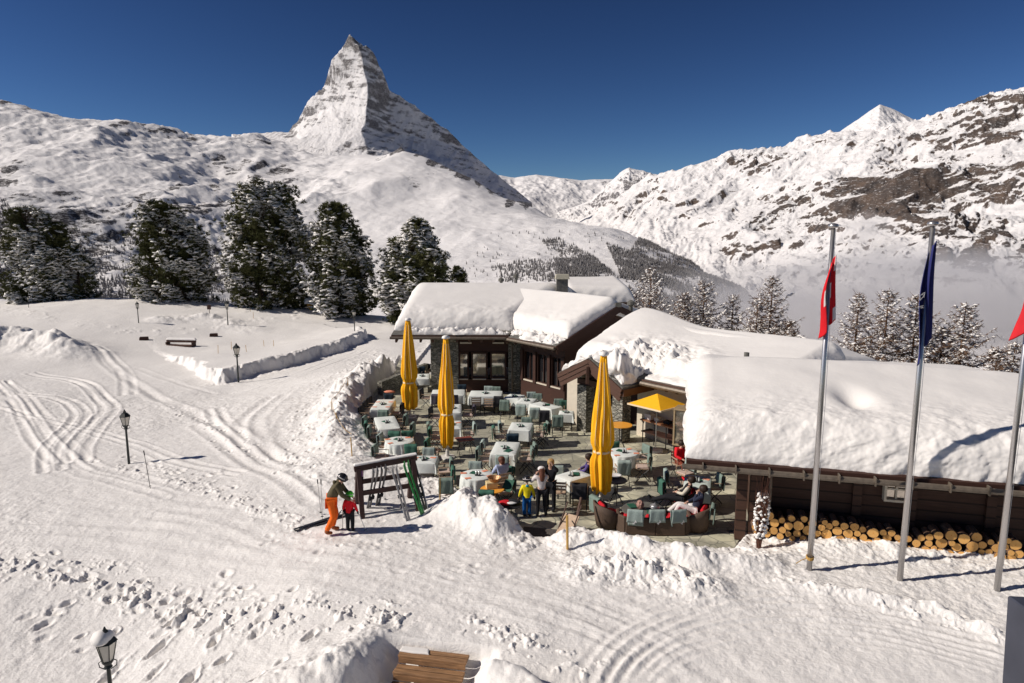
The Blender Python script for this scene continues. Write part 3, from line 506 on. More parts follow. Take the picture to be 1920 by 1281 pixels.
    # terrace: steep snow wall down to the paving
    wall = sstep(-.02, .22, sT + fbm(X * 3, Y * 3, 3, 121) * .10)
    return np.where(sT < .25, -.07 + (np.maximum(Z, .1) + .07) * wall, Z)
py_ = np.r_[np.linspace(1420, 1281, 40)[:-1], np.linspace(1281, 700, 900)[:-1], np.linspace(700, 556.0, 330)]
Yr = np.array([atz(960, p, 0).y for p in py_]); Yr = Yr[Yr < 98]
Yr = np.r_[np.linspace(2, Yr[0], 60)[:-1], Yr, np.geomspace(Yr[-1] * 1.02, 700, 60)]
def grd(X, Y):
    Z = ground_z(X, Y); return np.where(Y > 100, np.minimum(Z, -.3 * (Y - 90) - 3), Z), None
g = heightfield('snow_ground', grd, -420, 2340, 1680, Yr, M['snow'])
# paving, a sheet inside the snow edge
a = NT('terrace flagstones'); vt = a.n('ShaderNodeTexVoronoi', feature='DISTANCE_TO_EDGE', _Scale=2.1); vc = a.n('ShaderNodeTexVoronoi', _Scale=2.1)
wv = a.n('ShaderNodeTexNoise', _Scale=2.2, _Detail=3); a.l(a.c.outputs['Object'], wv.inputs[0]); mp = a.mix(.12, a.c.outputs['Object'], wv.outputs[1], 'ADD')
a.l(mp, vt.inputs['Vector']); a.l(mp, vc.inputs['Vector']); crack = a.ramp(vt.outputs['Distance'], [(0.0, (0, 0, 0)), (0.045, (1, 1, 1))])
sh = a.n('ShaderNodeSeparateColor'); a.l(vc.outputs['Color'], sh.inputs[0])
base = a.ramp(sh.outputs[0], [(0.0, (.50, .47, .35)), (.5, (.64, .60, .47)), (1.0, (.78, .73, .58))]); n1 = a.noise(5, 7, .65); n2 = a.noise(.7, 4)
base = a.mix(n1, base, (.44, .43, .32)); wet = a.ramp(n2, [(.48, (.7, .7, .72)), (.6, (1.2, 1.2, 1.17))]); base = a.mix(1.0, base, wet, 'MULTIPLY')
a.col(a.mix(crack, (.20, .20, .165), base)); a.bump(a.mix(.4, crack, n1), .5, .02); M['flag'] = a.set(.55, 0, .4)
MB().add([(x, y, 0) for x, y in (TERR[:-4] + [(6.0, 18.2), (14, 18.2), (14, 40), (-6.0, 40), (-6.2, 37.5)])], [tuple(range(len(TERR) + 1))]).build('terrace', M['flag'])['kind'] = 'structure'
# ================================================================ buildings
class Fr:
    """a wall frame: s runs along d, depth runs inward along n"""
    def __init__(f, o, d):
        f.o = Vector((o[0], o[1], 0)); f.d = Vector((d[0], d[1], 0)).normalized(); f.n = Vector((-f.d.y, f.d.x, 0))
    def p(f, s, q, z): return f.o + f.d * s + f.n * q + Vector((0, 0, z))
    def box(f, mb, s0, s1, q0, q1, z0, z1, z0b=None, z1b=None):
        z0b = z0 if z0b is None else z0b; z1b = z1 if z1b is None else z1b
        vs = [f.p(s0, q0, z0), f.p(s1, q0, z0), f.p(s0, q1, z0b), f.p(s1, q1, z0b), f.p(s0, q0, z1), f.p(s1, q0, z1), f.p(s0, q1, z1b), f.p(s1, q1, z1b)]
        return mb.add(vs, [(0, 2, 3, 1), (4, 5, 7, 6), (0, 1, 5, 4), (2, 6, 7, 3), (0, 4, 6, 2), (1, 3, 7, 5)])
def wood_mat(name, c, rough=.65, scl=(1, 1, 12), var=.35, bands=0.0):
    a = NT(name); f = a.noise(3, 6, .6, scl=scl); g2 = a.noise(.6, 3)
    cc = a.ramp(f, [(.3, tuple(x * (1 - var) for x in c)), (.7, tuple(x * (1 + var) for x in c))])
    cc = a.mix(g2, cc, tuple(x * .7 for x in c))
    if bands:
        wv = a.n('ShaderNodeTexWave', bands_direction='Z', _Scale=bands, _Distortion=.0); a.l(a.c.outputs['Object'], wv.inputs[0])
        k = a.ramp(wv.outputs['Fac'], [(.0, (.25, .25, .25)), (.10, (1, 1, 1))]); cc = a.mix(1.0, cc, k, 'MULTIPLY'); a.bump(wv.outputs['Fac'], .3, .02)
    else: a.bump(f, .3, .01)
    a.col(cc); return a.set(rough, 0, .3)
M['wood'] = wood_mat('dark stained wood', (.060, .026, .018)); M['wood_brown'] = wood_mat('brown roof boards', (.115, .06, .042)); M['wood_blk'] = wood_mat('blackened timber', (.085, .042, .028), bands=1.1)  # second wood is a paler brown of its own: roof boards, rafters, bench
a = NT('stone wall'); mpn = a.n('ShaderNodeMapping'); mpn.inputs['Scale'].default_value = (4, 4, 11); a.l(a.c.outputs['Object'], mpn.inputs[0])
v1 = a.n('ShaderNodeTexVoronoi', feature='DISTANCE_TO_EDGE', _Scale=1.2, _Randomness=.9); v2 = a.n('ShaderNodeTexVoronoi', _Scale=1.2, _Randomness=.9); a.l(mpn.outputs[0], v1.inputs[0]); a.l(mpn.outputs[0], v2.inputs[0])
ss = a.n('ShaderNodeSeparateColor'); a.l(v2.outputs['Color'], ss.inputs[0]); ck = a.ramp(v1.outputs['Distance'], [(0, (0, 0, 0)), (.12, (1, 1, 1))])
cc = a.ramp(ss.outputs[0], [(0, (.16, .155, .13)), (.5, (.26, .25, .21)), (1, (.40, .38, .32))]); a.col(a.mix(ck, (.07, .065, .055), cc)); a.bump(a.mix(.3, ck, v2.outputs['Color']), .9, .04); M['stone'] = a.set(.85, 0, .2)
M['cream'] = simple('cream plaster', (.62, .55, .44), .8, .06, 6, .1); M['slate'] = simple('roof slates', (.13, .125, .11), .75, .35, 5, .4); M['gutter'] = simple('weathered gutter', (.16, .13, .10), .5, .25, 8, .1, .3)
M['glass'] = NT('window glass').m; b_ = M['glass'].node_tree.nodes['Principled BSDF']; b_.inputs['Base Color'].default_value = (.60, .54, .47, 1); b_.inputs['Metallic'].default_value = .85; b_.inputs['Roughness'].default_value = .06
M['glass_dk'] = simple('dark window glass', (.015, .014, .016), .05, .1, 4, 0, 0, .7)
M['metal'] = simple('brushed steel', (.50, .50, .50), .35, .08, 20, 0, .8)
def snow_slab(name, P, th, parent, n=(110, 80), ex=5.0, lump=0.0, seed=1, sag=None, edge_n=0.04, lmask=None, curve=None):
    """rounded snow blanket over a quad P = front-left, front-right, back-right, back-left (3-D roof corners)"""
    A, B, Cc, D = [np.array(p, float) for p in P]; nx, ny = n
    s = np.sin(np.linspace(-1, 1, nx) * np.pi / 2); t = np.sin(np.linspace(-1, 1, ny) * np.pi / 2); S, T = np.meshgrid((s + 1) / 2, (t + 1) / 2)
    pl = (A[None, None] * ((1 - S) * (1 - T))[..., None] + B * (S * (1 - T))[..., None] + Cc * (S * T)[..., None] + D * ((1 - S) * T)[..., None])
    cs = np.abs(2 * S - 1); ct = np.abs(2 * T - 1)
    L1 = np.linalg.norm(B - A); L2 = np.linalg.norm(D - A)
    es = np.clip((1 - cs) * L1 / 2 / (th * .75), 0, 1); et = np.clip((1 - ct) * L2 / 2 / (th * .85), 0, 1)
    prof = np.sqrt(1 - (1 - es) ** 2) ** .85 * np.sqrt(1 - (1 - et) ** 2) ** .85
    X, Y, Zr = pl[..., 0], pl[..., 1], pl[..., 2]
    h = th * prof * (1 + .08 * fbm(X * .3, Y * .3, 3, seed)) + prof * fbm(X * .9, Y * .9, 2, seed + 2) * .015
    if lump: h = h + prof * (np.exp(-(T * L2 / 1.6) ** 2) if lmask is None else lmask(S, T)) * fbm(X * 1.6, Y * 1.6, 5, seed + 4, .6) * lump
    if curve is not None: h = h + curve(S, T, X, Y) * np.minimum(prof * 3, 1)
    # ragged edge in plan, wavy crust along the front face
    nn = fbm(X * 1.7, (Y + Zr + h) * 1.7, 4, seed + 7); amp = edge_n * (1 - np.minimum(es, et)) 
    cen = pl.mean((0, 1)); dx, dy = X - cen[0], Y - cen[1]; q = np.hypot(dx, dy) + 1e-6
    X = X + dx / q * amp * nn * 2; Y = Y + dy / q * amp * nn * 2
    top = np.stack([X, Y, Zr + h], -1).reshape(-1, 3); bot = np.stack([X, Y, np.minimum(Zr, Zr + h) - .004], -1).reshape(-1, 3)
    f = grid_faces(ny, nx); off = nx * ny; i = np.arange(off).reshape(ny, nx)
    rims = []
    for line in (i[0], i[:, -1], i[-1][::-1], i[::-1, 0]): rims.append(np.stack([line[:-1], line[:-1] + off, line[1:] + off, line[1:]], -1))
    return mesh_np(name, np.r_[top, bot], np.r_[f, f[:, ::-1] + off, np.concatenate(rims)], M['snow_roof'], True, parent)
D1 = Vector((.65, -.76, 0)).normalized(); D2 = Vector((.76, .65, 0)).normalized()
def V(p, z): return (p[0], p[1], z)
rest = empty('restaurant_building', (0, 37, 0), 0, 'mountain restaurant with dark timber and stone walls under deep roof snow, beside the dining terrace', 'restaurant')
def rb(mb, name, m, parent=None, **k):
    o = mb.build(name, m, None, **k); par = parent or rest; o.parent = par; o.matrix_parent_inverse = Matrix.Translation(-world_loc(par)); return o
def world_loc(o):
    v = Vector((0, 0, 0))
    while o is not None: v = v + o.location; o = o.parent
    return v
def reparent(o, par): o.parent = par; o.matrix_parent_inverse = Matrix.Translation(-world_loc(par)); return o
# -- wing facing the camera
fa = Fr((-4.27, 35.3), (1, 0))
for q_ in ((0, 1.45, 0, .5, 3.3), (0, .5, .5, 7.5, 3.3), (4.07, 4.95, -.1, .5, 3.2)): rb(fa.box(MB(), *q_[:4], -.1, q_[4]), 'stone_wall', M['stone'])
for q_ in ((1.45, 4.07, .06, .4, -.1, .72), (1.45, 4.07, .06, .4, 2.18, 3.2), (.5, 5, 7.0, 7.4, 0, 3.2)): rb(fa.box(MB(), *q_), 'timber_wall', M['wood'])
def window(fr, s0, s1, z0, z1, q=.1, mid=0, par=None, glass='glass', fw=.09, hbar=0, fm='wood', depth=.08):
    f = MB(); fr.box(f, s0, s0 + fw, q - depth, q + .12, z0, z1); fr.box(f, s1 - fw, s1, q - depth, q + .12, z0, z1); fr.box(f, s0 + fw, s1 - fw, q - depth, q + .12, z1 - fw, z1); fr.box(f, s0 + fw, s1 - fw, q - depth, q + .12, z0, z0 + fw)
    for k in range(mid): sx = s0 + (s1 - s0) * (k + 1) / (mid + 1); fr.box(f, sx - .02, sx + .02, q - .02, q + .03, z0 + fw, z1 - fw)
    for k in range(hbar): zz = z0 + (z1 - z0) * (k + 1) / (hbar + 1); fr.box(f, s0 + fw, s1 - fw, q - .018, q + .028, zz - .02, zz + .02)
    o = rb(f, 'window', M[fm], par or rest); g_ = MB(); fr.box(g_, s0 + fw, s1 - fw, q + .04, q + .06, z0 + fw, z1 - fw); go = g_.build('pane', M[glass]); go.parent = o; return o
for s0, s1 in ((1.45, 2.0), (2.12, 2.98), (3.12, 3.98)): window(fa, s0, s1, .76, 2.16, .1, 0)
sl = MB(); 
for s0, s1 in ((1.5, 1.95), (2.2, 2.9), (3.2, 3.9)): fa.box(sl, s0, s1, -.05, .05, .70, .75)
rb(sl, 'window_sill', M['cream']); 
for s0, s1 in ((1.55, 2.15), (3.25, 3.85)): rb(fa.box(MB(), s0, s1, -.02, .05, 2.62, 2.70), 'awning_box', M['cream'])
# roof of that wing
ra = MB(); ra.slab([(-6.15, 34.35, 3.08), (-.2, 34.35, 3.08), (3.4, 41.4, 4.5), (-6.0, 41.4, 4.5)], (0, 0, .12)); ra.slab([(-6.0, 41.4, 4.5), (3.4, 41.4, 4.5), (5, 47, 3.3), (-6.1, 47, 3.3)], (0, 0, .12))
for x in np.arange(-5.9, -.3, .62): ra.box((x, 34.75, 2.98), (.10, .85, .14), (R(11), 0, 0))
rb(ra, 'roof', M['wood_brown'])
gt = MB(); gt.tube([(-6.2, 34.28, 3.08), (-.32, 34.28, 3.04)], .075, 8); gt.tube([(-.32, 34.35, 3.0), (-.25, 34.6, 2.75), (0, 35.1, 2.6), (0, 35.12, .1)], .045, 8)
rb(gt, 'gutter', M['gutter'])
def fringe(mb, a, b, r, seed, th=.12, wd=.4):
    pass
rb(MB().slab([(-6.14, 34.36, 3.205), (-.21, 34.36, 3.205), (.5, 36, 3.53), (-6.1, 36, 3.53)], (0, 0, .02)), 'slates', M['slate']); s_ = snow_slab('roof_snow', [(-6.1, 35.02, 3.32), (-.05, 35.02, 3.32), (3.5, 41.4, 4.64), (-6.0, 41.4, 4.64)], .92, None, (150, 110), lump=.08, seed=3, edge_n=.045); reparent(s_, rest)
s_ = snow_slab('roof_snow', [(-6.0, 40.9, 4.6), (3.4, 40.9, 4.6), (5, 47, 3.44), (-6.1, 47, 3.44)], .9, None, (60, 50), seed=4); reparent(s_, rest)
s_ = snow_slab('roof_snow', [(-5.3, 34.40, 3.23), (-.25, 34.40, 3.23), (-.25, 34.82, 3.31), (-5.3, 34.82, 3.31)], .15, None, (120, 20), lump=.5, seed=6, edge_n=.12); reparent(s_, rest)
# -- far wing behind the chimney
rf = MB(); rf.slab([(3.3, 43, 3.9), (7.7, 43, 3.9), (7.7, 49, 4.3), (3.3, 49, 4.3)], (0, 0, .15)); rb(rf, 'roof', M['wood_brown'])
rfw = MB(); rfw.box((5.5, 46, 1.9), (4.0, 5, 3.9)); rb(rfw, 'timber_wall', M['wood'])
s_ = snow_slab('roof_snow', [(3.2, 43, 4.07), (7.75, 43, 4.07), (7.75, 49, 4.47), (3.2, 49, 4.47)], .95, None, (60, 50), seed=8); reparent(s_, rest)
ch = MB(); ch.box((2.95, 40.3, 4.8), (.66, .66, 1.8)); o = rb(ch, 'chimney', M['slate']); cc_ = MB(); cc_.box((2.95, 40.3, 5.83), (.84, .84, .26), None, .85); co = cc_.build('chimney_cap', simple('pale chimney cap', (.45, .42, .33), .7)); co.parent = o
for x, y, z in ((.25, 44, 5.1), (-.7, 44.2, 4.85)):
    vp = MB(); vp.tube([(x, y, z - 1), (x, y, z + .45)], .09, 10); vp.lathe([(.05, 0), (.19, .05), (.18, .2), (.05, .28)], 12, (x, y, z + .4)); rb(vp, 'vent_pipe', M['slate'])
# -- middle wing, turned towards the terrace
Bn = Vector((.8, .6, 0)); Bd = Vector((.605, -.796, 0)).normalized(); E2 = Vector((2.04, 31.4, 0)); E1 = Vector((-.38, 34.6, 0)); R2 = E2 + Bn * 4.06; E0 = E2 - Bd * 8; R0 = R2 - Bd * 8; B3 = R2 + Bn * 4.06; B0 = B3 - Bd * 8
rm = MB(); rm.slab([V(E2, 2.95), V(R2, 4.6), V(R0, 4.6), V(E0, 2.95)], (0, 0, .14)); rm.slab([V(R2, 4.6), V(B3, 2.95), V(B0, 2.95), V(R0, 4.6)], (0, 0, .14))
fb = Fr(E2, -Bd); 
for k in range(7): q = E2 - Bd * (.3 + k * .58) + Bn * .35; rm.beam((q.x - .32 * Bn.x, q.y - .32 * Bn.y, 2.86), (q.x + .5 * Bn.x, q.y + .5 * Bn.y, 3.02), .1, .12)
rb(rm, 'roof', M['wood_brown'])
bg_ = MB(); o_ = Bd * .06
for dz in (0, .2):
    bg_.beam(V(E2 + o_ * (1 + dz * 2), 2.84 + dz), V(R2 + o_ * (1 + dz * 2), 4.52 + dz), .07, .20)
bg_.beam(V(R2 + o_, 4.62), V(B3 + o_, 2.98), .07, .3); rb(bg_, 'barge_board', M['wood'])
gg = MB(); q = E2 - Bn * .08; gg.tube([V(q, 3.0), V(q - Bd * 4.0, 3.0)], .08, 8); rb(gg, 'gutter', M['gutter'])
WB = E2 + Bn * .75 - Bd * .2; fw_ = Fr((WB - Bd * 3.4), Bd)   # s from the back to the front corner, inward = right/back
wm = MB(); 
fw_.box(wm, 0, 3.4, .0, .3, -.1, .85); fw_.box(wm, 0, 3.4, .0, .3, 2.45, 3.15)
for s0 in (0, 1.05, 2.15, 3.18): fw_.box(wm, s0, s0 + .2, -.06, .3, .85, 2.45)
G0 = fw_.p(3.4, 0, 0); fg = Fr(G0, Bn); fg.box(wm, .02, 6.4, 0, .25, -.1, 3.0)
wm.slab([fg.p(.02, .0, 3.0), fg.p(6.6, .0, 3.0), fg.p(3.3, .0, 4.45)], tuple(fg.n * .25)); rb(wm, 'timber_wall', M['wood'])
for s0, s1 in ((.2, 1.05), (1.25, 2.15), (2.35, 3.18)): window(fw_, s0, s1, .88, 2.43, .12, 1, glass='glass_dk', fw=.07)
sl = MB(); 
for s0, s1 in ((.25, 1.0), (1.3, 2.1), (2.4, 3.12)): fw_.box(sl, s0, s1, -.04, .06, .86, .92)
rb(sl, 'window_sill', M['cream'])
rb(MB().slab([V(E2 + Bn * .01 - Bd * .02, 3.098), V(E2 + Bn * 1.2 - Bd * .02, 3.582), V(E1 + Bn * 1.2, 3.582), V(E1 + Bn * .01, 3.098)], (0, 0, .02)), 'slates', M['slate']); s_ = snow_slab('roof_snow', [V(E0 + Bn * .72, 3.40), V(E2 + Bn * .72, 3.40), V(R2 + Bn * .1, 4.73), V(R0 + Bn * .1, 4.73)][::1], .62, None, (120, 90), lump=.06, seed=13, edge_n=.04); reparent(s_, rest)
s_ = snow_slab('roof_snow', [V(R0 - Bn * .8, 4.5), V(R2 - Bn * .8, 4.5), V(B3, 3.1), V(B0, 3.1)], .75, None, (80, 80), seed=15); reparent(s_, rest)
s_ = snow_slab('roof_snow', [V(E1 + Bn * .06, 3.13), V(E2 + Bn * .06, 3.13), V(E2 + Bn * .62, 3.36), V(E1 + Bn * .62, 3.36)], .12, None, (110, 24), lump=.5, seed=17, edge_n=.14); reparent(s_, rest)
vp = MB(); q = R2 + Bn * .9; vp.tube([V(q, 4.2), V(q, 4.75)], .11, 10); vp.lathe([(.1, 0), (.2, .05), (.19, .22), (.05, .3)], 10, V(q, 4.7)); rb(vp, 'vent_pipe', M['slate'])
vp = MB(); vp.box(V(R2 - Bn * .05 + Bd * .05, 4.82), (.28, .28, .22)); rb(vp, 'ridge_cap', M['slate'])
# -- porch with a small gable on two stone pillars
P1 = Vector((2.86, 28.1, 0)); P2 = Vector((4.14, 26.6, 0)); pm = MB()
def pillar(c, h, wd=.52):
    f = Fr(c, D1); f.box(pm, -wd * .5, wd * .5, 0, wd, -.05, h)
pillar(P1 + D1 * .1, 2.0); pillar(P2 + D1 * .1, 2.0); rb(pm, 'stone_pillar', M['stone'])
mid = (P1 + P2) / 2 - D2 * .5; hw = 1.75; ap = V(mid, 3.25); le = V(mid - D1 * hw, 2.38); re = V(mid + D1 * hw, 2.30); bk = D2 * 3.2
pr = MB(); pr.slab([le, ap, V(mid + bk, 3.25), V(mid - D1 * hw + bk, 2.38)], (0, 0, .12)); pr.slab([ap, re, V(mid + D1 * hw + bk, 2.3), V(mid + bk, 3.25)], (0, 0, .12)); rb(pr, 'roof', M['slate'])
pb = MB()
for dz, e in ((-.02, .0), (-.2, .03), (-.38, .06)):
    q = -D2 * (.06 - e); 
    pb.beam(Vector(le) + q + Vector((0, 0, dz)) + D1 * (-dz * .3), Vector(ap) + q + Vector((0, 0, dz)), .06, .17); pb.beam(Vector(ap) + q + Vector((0, 0, dz)), Vector(re) + q + Vector((0, 0, dz)) - D1 * (-dz * .3), .06, .17)
pb.beam(Vector(re) + Vector((0, 0, -.1)), Vector(re) + D2 * 3 + Vector((0, 0, -.1)), .12, .28)
pb.beam(V(P1 + D2 * .25 - D1 * .3, 2.12), V(P2 + D2 * .25 + D1 * .6, 2.12), .22, .24); pb.beam(V(mid - D2 * .1, 2.3), V(mid - D2 * .1, 3.0), .12, .12); pb.beam(V(P1 + D2 * .3, 2.1), V(P1 + D2 * 3, 2.1), .18, .2)
rb(pb, 'barge_board', M['wood_brown'])
s_ = snow_slab('roof_snow', [V(mid - D1 * (hw - .05) - D2 * .0, 2.52), V(mid - D2 * 0, 3.38), V(mid + bk, 3.38), V(mid - D1 * (hw - .05) + bk, 2.52)], .22, None, (60, 60), lump=.3, seed=21, edge_n=.10); reparent(s_, rest)
s_ = snow_slab('roof_snow', [V(mid + D1 * (hw - .1) + D2 * .1, 2.45), V(mid + D1 * (hw - .1) + bk, 2.45), V(mid + bk, 3.38), V(mid + D2 * .1, 3.38)], .42, None, (80, 60), lump=1.0, seed=23, edge_n=.16); reparent(s_, rest)
# wall beside the porch and the big roof behind
fc = Fr((5.2, 27.6), (2.0, -2.7)); fl = Fr(P1 + D2 * .55 - D1 * 1.2, D1); rb(fc.box(MB(), 0, 3.6, 0, .3, -.05, 2.6), 'plaster_wall', M['cream']); rb(fl.box(MB(), -.1, .8, 0, .25, -.05, 2.3), 'plaster_wall', M['cream'])
dw = MB(); fd = Fr(P2 + D2 * 2.6 - D1 * 2.4, D1); fd.box(dw, 0, 3.0, 0, .2, -.05, 2.6); rb(dw, 'door', M['wood'])
DE1 = Vector((2.4, 29.6, 0)); DE2 = Vector((8.6, 21.9, 0)); DR1 = DE1 + D2 * 5; DR2 = DE2 + D2 * 5; DB1 = DE1 + D2 * 10; DB2 = DE2 + D2 * 10
rd = MB(); rd.slab([V(DE1, 2.5), V(DE2, 2.5), V(DR2, 3.5), V(DR1, 3.5)], (0, 0, .12)); rd.slab([V(DR1, 3.5), V(DR2, 3.5), V(DB2, 2.3), V(DB1, 2.3)], (0, 0, .12)); rb(rd, 'roof', M['slate'])
ed = (DE2 - DE1).normalized(); g1 = DE1 + ed * 4.3; gd = MB(); gd.tube([V(g1 - D2 * .1, 2.5), V(DE2 - D2 * .1, 2.5)], .09, 8); gd.tube([V(g1 + ed * 2.5 - D2 * .1, 2.45), V(g1 + ed * 2.7 + D2 * .4, 2.15), V(g1 + ed * 2.75 + D2 * .62, 1.9), V(g1 + ed * 2.75 + D2 * .62, .1)], .05, 8); rb(gd, 'gutter', M['gutter'])
rr2 = MB()
for k in range(7): q = g1 + ed * (.2 + k * .5); rr2.beam(V(q - D2 * .02, 2.42), V(q + D2 * .7, 2.5), .1, .14)
rr2.beam(V(g1 - D2 * .02, 2.56), V(DE2 - D2 * .02, 2.56), .04, .16); rb(rr2, 'rafter', M['wood_brown'])
def dcurve(S, T, X, Y): return -1.0 * sstep(.80, 1.0, S) * T - .25 * sstep(.0, .25, .25 - S) + .0 * X
s_ = snow_slab('roof_snow', [V(DE1 + D2 * .5, 2.72), V(DE2 + D2 * .9, 2.78), V(DR2 + D2 * .2, 3.64), V(DR1 + D2 * .2, 3.64)], .74, None, (240, 150), lump=1.1, seed=27, edge_n=.07, lmask=lambda S, T: np.exp(-((S - .40) / .17) ** 2) * np.exp(-(T / .30) ** 2), curve=lambda S, T, X, Y: .55 * sstep(.42, .05, S) * sstep(.05, .8, T)); reparent(s_, rest)
s_ = snow_slab('roof_snow', [V(DR1 - D2 * 1.4, 3.35), V(DR2 - D2 * 1.4, 3.35), V(DB2, 2.42), V(DB1, 2.42)], .98, None, (120, 90), seed=29, curve=lambda S, T, X, Y: -.5 * sstep(.7, 1, S) + .40 * sstep(.42, .05, S) * sstep(.8, .1, T)); reparent(s_, rest)
s_ = snow_slab('roof_snow', [V(g1 + D2 * .12, 2.64), V(DE2 + D2 * .12, 2.64), V(DE2 + D2 * 1.3, 2.86), V(g1 + D2 * 1.3, 2.86)], .10, None, (80, 30), lump=.2, seed=31, edge_n=.06); reparent(s_, rest)
# ---------------------------------------------------------------- the dark timber building on the right
barn = empty('timber_building', (8, 18, 0), 0, 'low dark timber building under a huge slab of snow, firewood stacked along its wall', 'building')
Ed = Vector((6.76, -1.76, 0)).normalized(); En = Vector((-Ed.y, Ed.x, 0)); EA = Vector((4.50, 16.95, 0)); EB = EA + Ed * 9.6
fe = Fr(EA, Ed)
we = MB(); fe.box(we, 1.85, 9.6, 1.5, 1.7, -.1, 2.75); fe.box(we, 1.85, 2.05, 1.7, 5.6, -.1, 2.9); rb(we, 'timber_wall', M['wood_blk'], barn)
po = MB()
for s0 in (1.36, 1.70): fe.box(po, s0, s0 + .27, 1.02, 1.3, -.05, 2.5)
for s0 in (4.3, 5.6, 7.4, 8.7): fe.box(po, s0, s0 + .22, 1.38, 1.5, 0, 2.6)
fe.box(po, 1.4, 9.6, 1.1, 1.28, 2.28, 2.52); rb(po, 'post', M['wood_blk'], barn)
re_ = MB(); re_.slab([fe.p(0, .0, 2.36), fe.p(9.8, 0, 2.36), fe.p(9.8, 5.4, 3.3), fe.p(0, 5.4, 3.3)], (0, 0, .12)); re_.slab([fe.p(0, 5.4, 3.3), fe.p(9.8, 5.4, 3.3), fe.p(9.8, 10, 2.5), fe.p(0, 10, 2.5)], (0, 0, .12))
for s0 in np.arange(.3, 9.6, .82): fe.box(re_, s0, s0 + .13, .05, 1.5, 2.22, 2.37, 2.45, 2.6)
rb(re_, 'roof', M['wood'], barn)
ge = MB(); ge.tube([fe.p(-.1, -.1, 2.34), fe.p(9.8, -.1, 2.34)], .075, 8); ge.tube([fe.p(2.45, .0, 2.3), fe.p(2.5, .8, 2.05), fe.p(2.2, 1.0, 1.9), fe.p(2.2, 1.0, 0)], .04, 8)
for s0 in np.arange(.4, 9.6, .8): fe.box(ge, s0, s0 + .03, -.2, .02, 2.25, 2.46)
rb(ge, 'gutter', M['gutter'], barn)
window(fe, 5.02, 5.62, 1.36, 2.02, 1.38, 1, par=barn, glass='glass', hbar=1, fm='cream', fw=.06)
def ecurve(S, T, X, Y):
    hx, hy = atz(1600, 745, 3.9).x, atz(1600, 745, 3.9).y; d = np.hypot((X - hx) / .42, (Y - hy) / .62)
    bx, by = atz(1575, 672, 4.3).x, atz(1575, 672, 4.3).y; d2 = np.hypot((X - bx) / .45, (Y - by) / .5)
    wob = np.exp(-(T * 5.4 / 1.5) ** 2) * (fbm(X * 1.4, Y * 1.4 + T * 6, 3, 35) * .05 + fbm(X * 4 + Y, T * 5.4 * 6 - X * 2, 4, 36) * .045)
    lift = np.exp(-((S - .56) / .055) ** 4) * np.exp(-(T * 5.4 / .25) ** 2) * .0
    return -.30 * np.exp(-d ** 2) + .10 * np.exp(-d2 ** 2) - .12 * sstep(.2, .0, T) * 0 + wob - .22 * sstep(.55, 1, S) * T + .12 * sstep(.05, .22, S) * T
s_ = snow_slab('roof_snow', [fe.p(-.05, .12, 2.49), fe.p(9.9, .12, 2.49), fe.p(9.9, 5.6, 3.42), fe.p(-.05, 5.6, 3.42)], 1.02, None, (520, 300), lump=.0, seed=37, edge_n=.06, curve=ecurve); reparent(s_, barn)
s_ = snow_slab('roof_snow', [fe.p(0, 4.8, 3.3), fe.p(9.8, 4.8, 3.3), fe.p(9.8, 10, 2.6), fe.p(0, 10, 2.6)], 1.0, None, (80, 60), seed=39); reparent(s_, barn)
vp = MB(); q = atz(1400, 664, 4.35); vp.tube([(q.x, q.y, 3.6), (q.x, q.y, 4.40)], .09, 8); rb(vp, 'vent_pipe', M['slate'], barn)
# ================================================================ terrace furniture
def gz(x, y): return float(ground_z(np.array([[float(x)]]), np.array([[float(y)]]))[0, 0])
def inter(x, y): return inside(np.array(x), np.array(y), TERR).item()
def ongr(px, py):
    z = .2
    for _ in range(7): p = atz(px, py, z); z = max(gz(p.x, p.y), -3) if not inter(p.x, p.y) else 0.0
    return Vector((p.x, p.y, z))
def fabric(name, c, rough=.9, var=.12, scale=30): return simple(name, c, rough, var, scale, .25, 0, .15)
M['steel'] = simple('black steel', (.02, .02, .022), .45, .2, 20); M['slat'] = simple('pale wooden slats', (.50, .36, .25), .6, .2, 14); M['pad'] = fabric('pinkish seat pad', (.55, .42, .36)); M['white'] = simple('white paint', (.75, .74, .72), .5, .05)
M['cloth'] = fabric('pale grey green tablecloth', (.72, .75, .715), .85, .05, 9); M['cloth_g'] = fabric('sage tablecloth', (.55, .62, .58), .85, .06, 9)
M['throw'] = fabric('sea green wool throw', (.19, .25, .215)); M['throw_l'] = fabric('washed green wool throw', (.33, .40, .37)); M['throw_d'] = fabric('bottle green wool throw', (.06, .15, .11)); M['throw_n'] = fabric('navy wool throw', (.03, .05, .07)); M['throw_k'] = fabric('charcoal wool throw', (.03, .03, .035)); M['throw_s'] = fabric('striped wool throw', (.10, .09, .12))
M['menu'] = simple('dark green leatherette', (.02, .10, .06), .6); M['napkin'] = simple('coral paper', (.80, .30, .18), .8); M['orange_top'] = simple('orange table top', (.85, .38, .05), .4, .06, 9); M['dark_top'] = simple('dark table top', (.05, .035, .035), .45); M['red_top'] = simple('rust red slats', (.25, .06, .04), .5); M['rattan'] = simple('brown rattan', (.10, .065, .045), .7, .35, 60, .5); M['red'] = fabric('red cushion', (.55, .02, .03)); M['glassy'] = simple('clear glass', (.6, .62, .6), .1, .05, 9, 0, .2, .8); M['brown'] = simple('brown leather', (.10, .055, .035), .6)
def parts_from(root, L):
    for name, mb, m in L: mb.build(name, m, root)
    return root
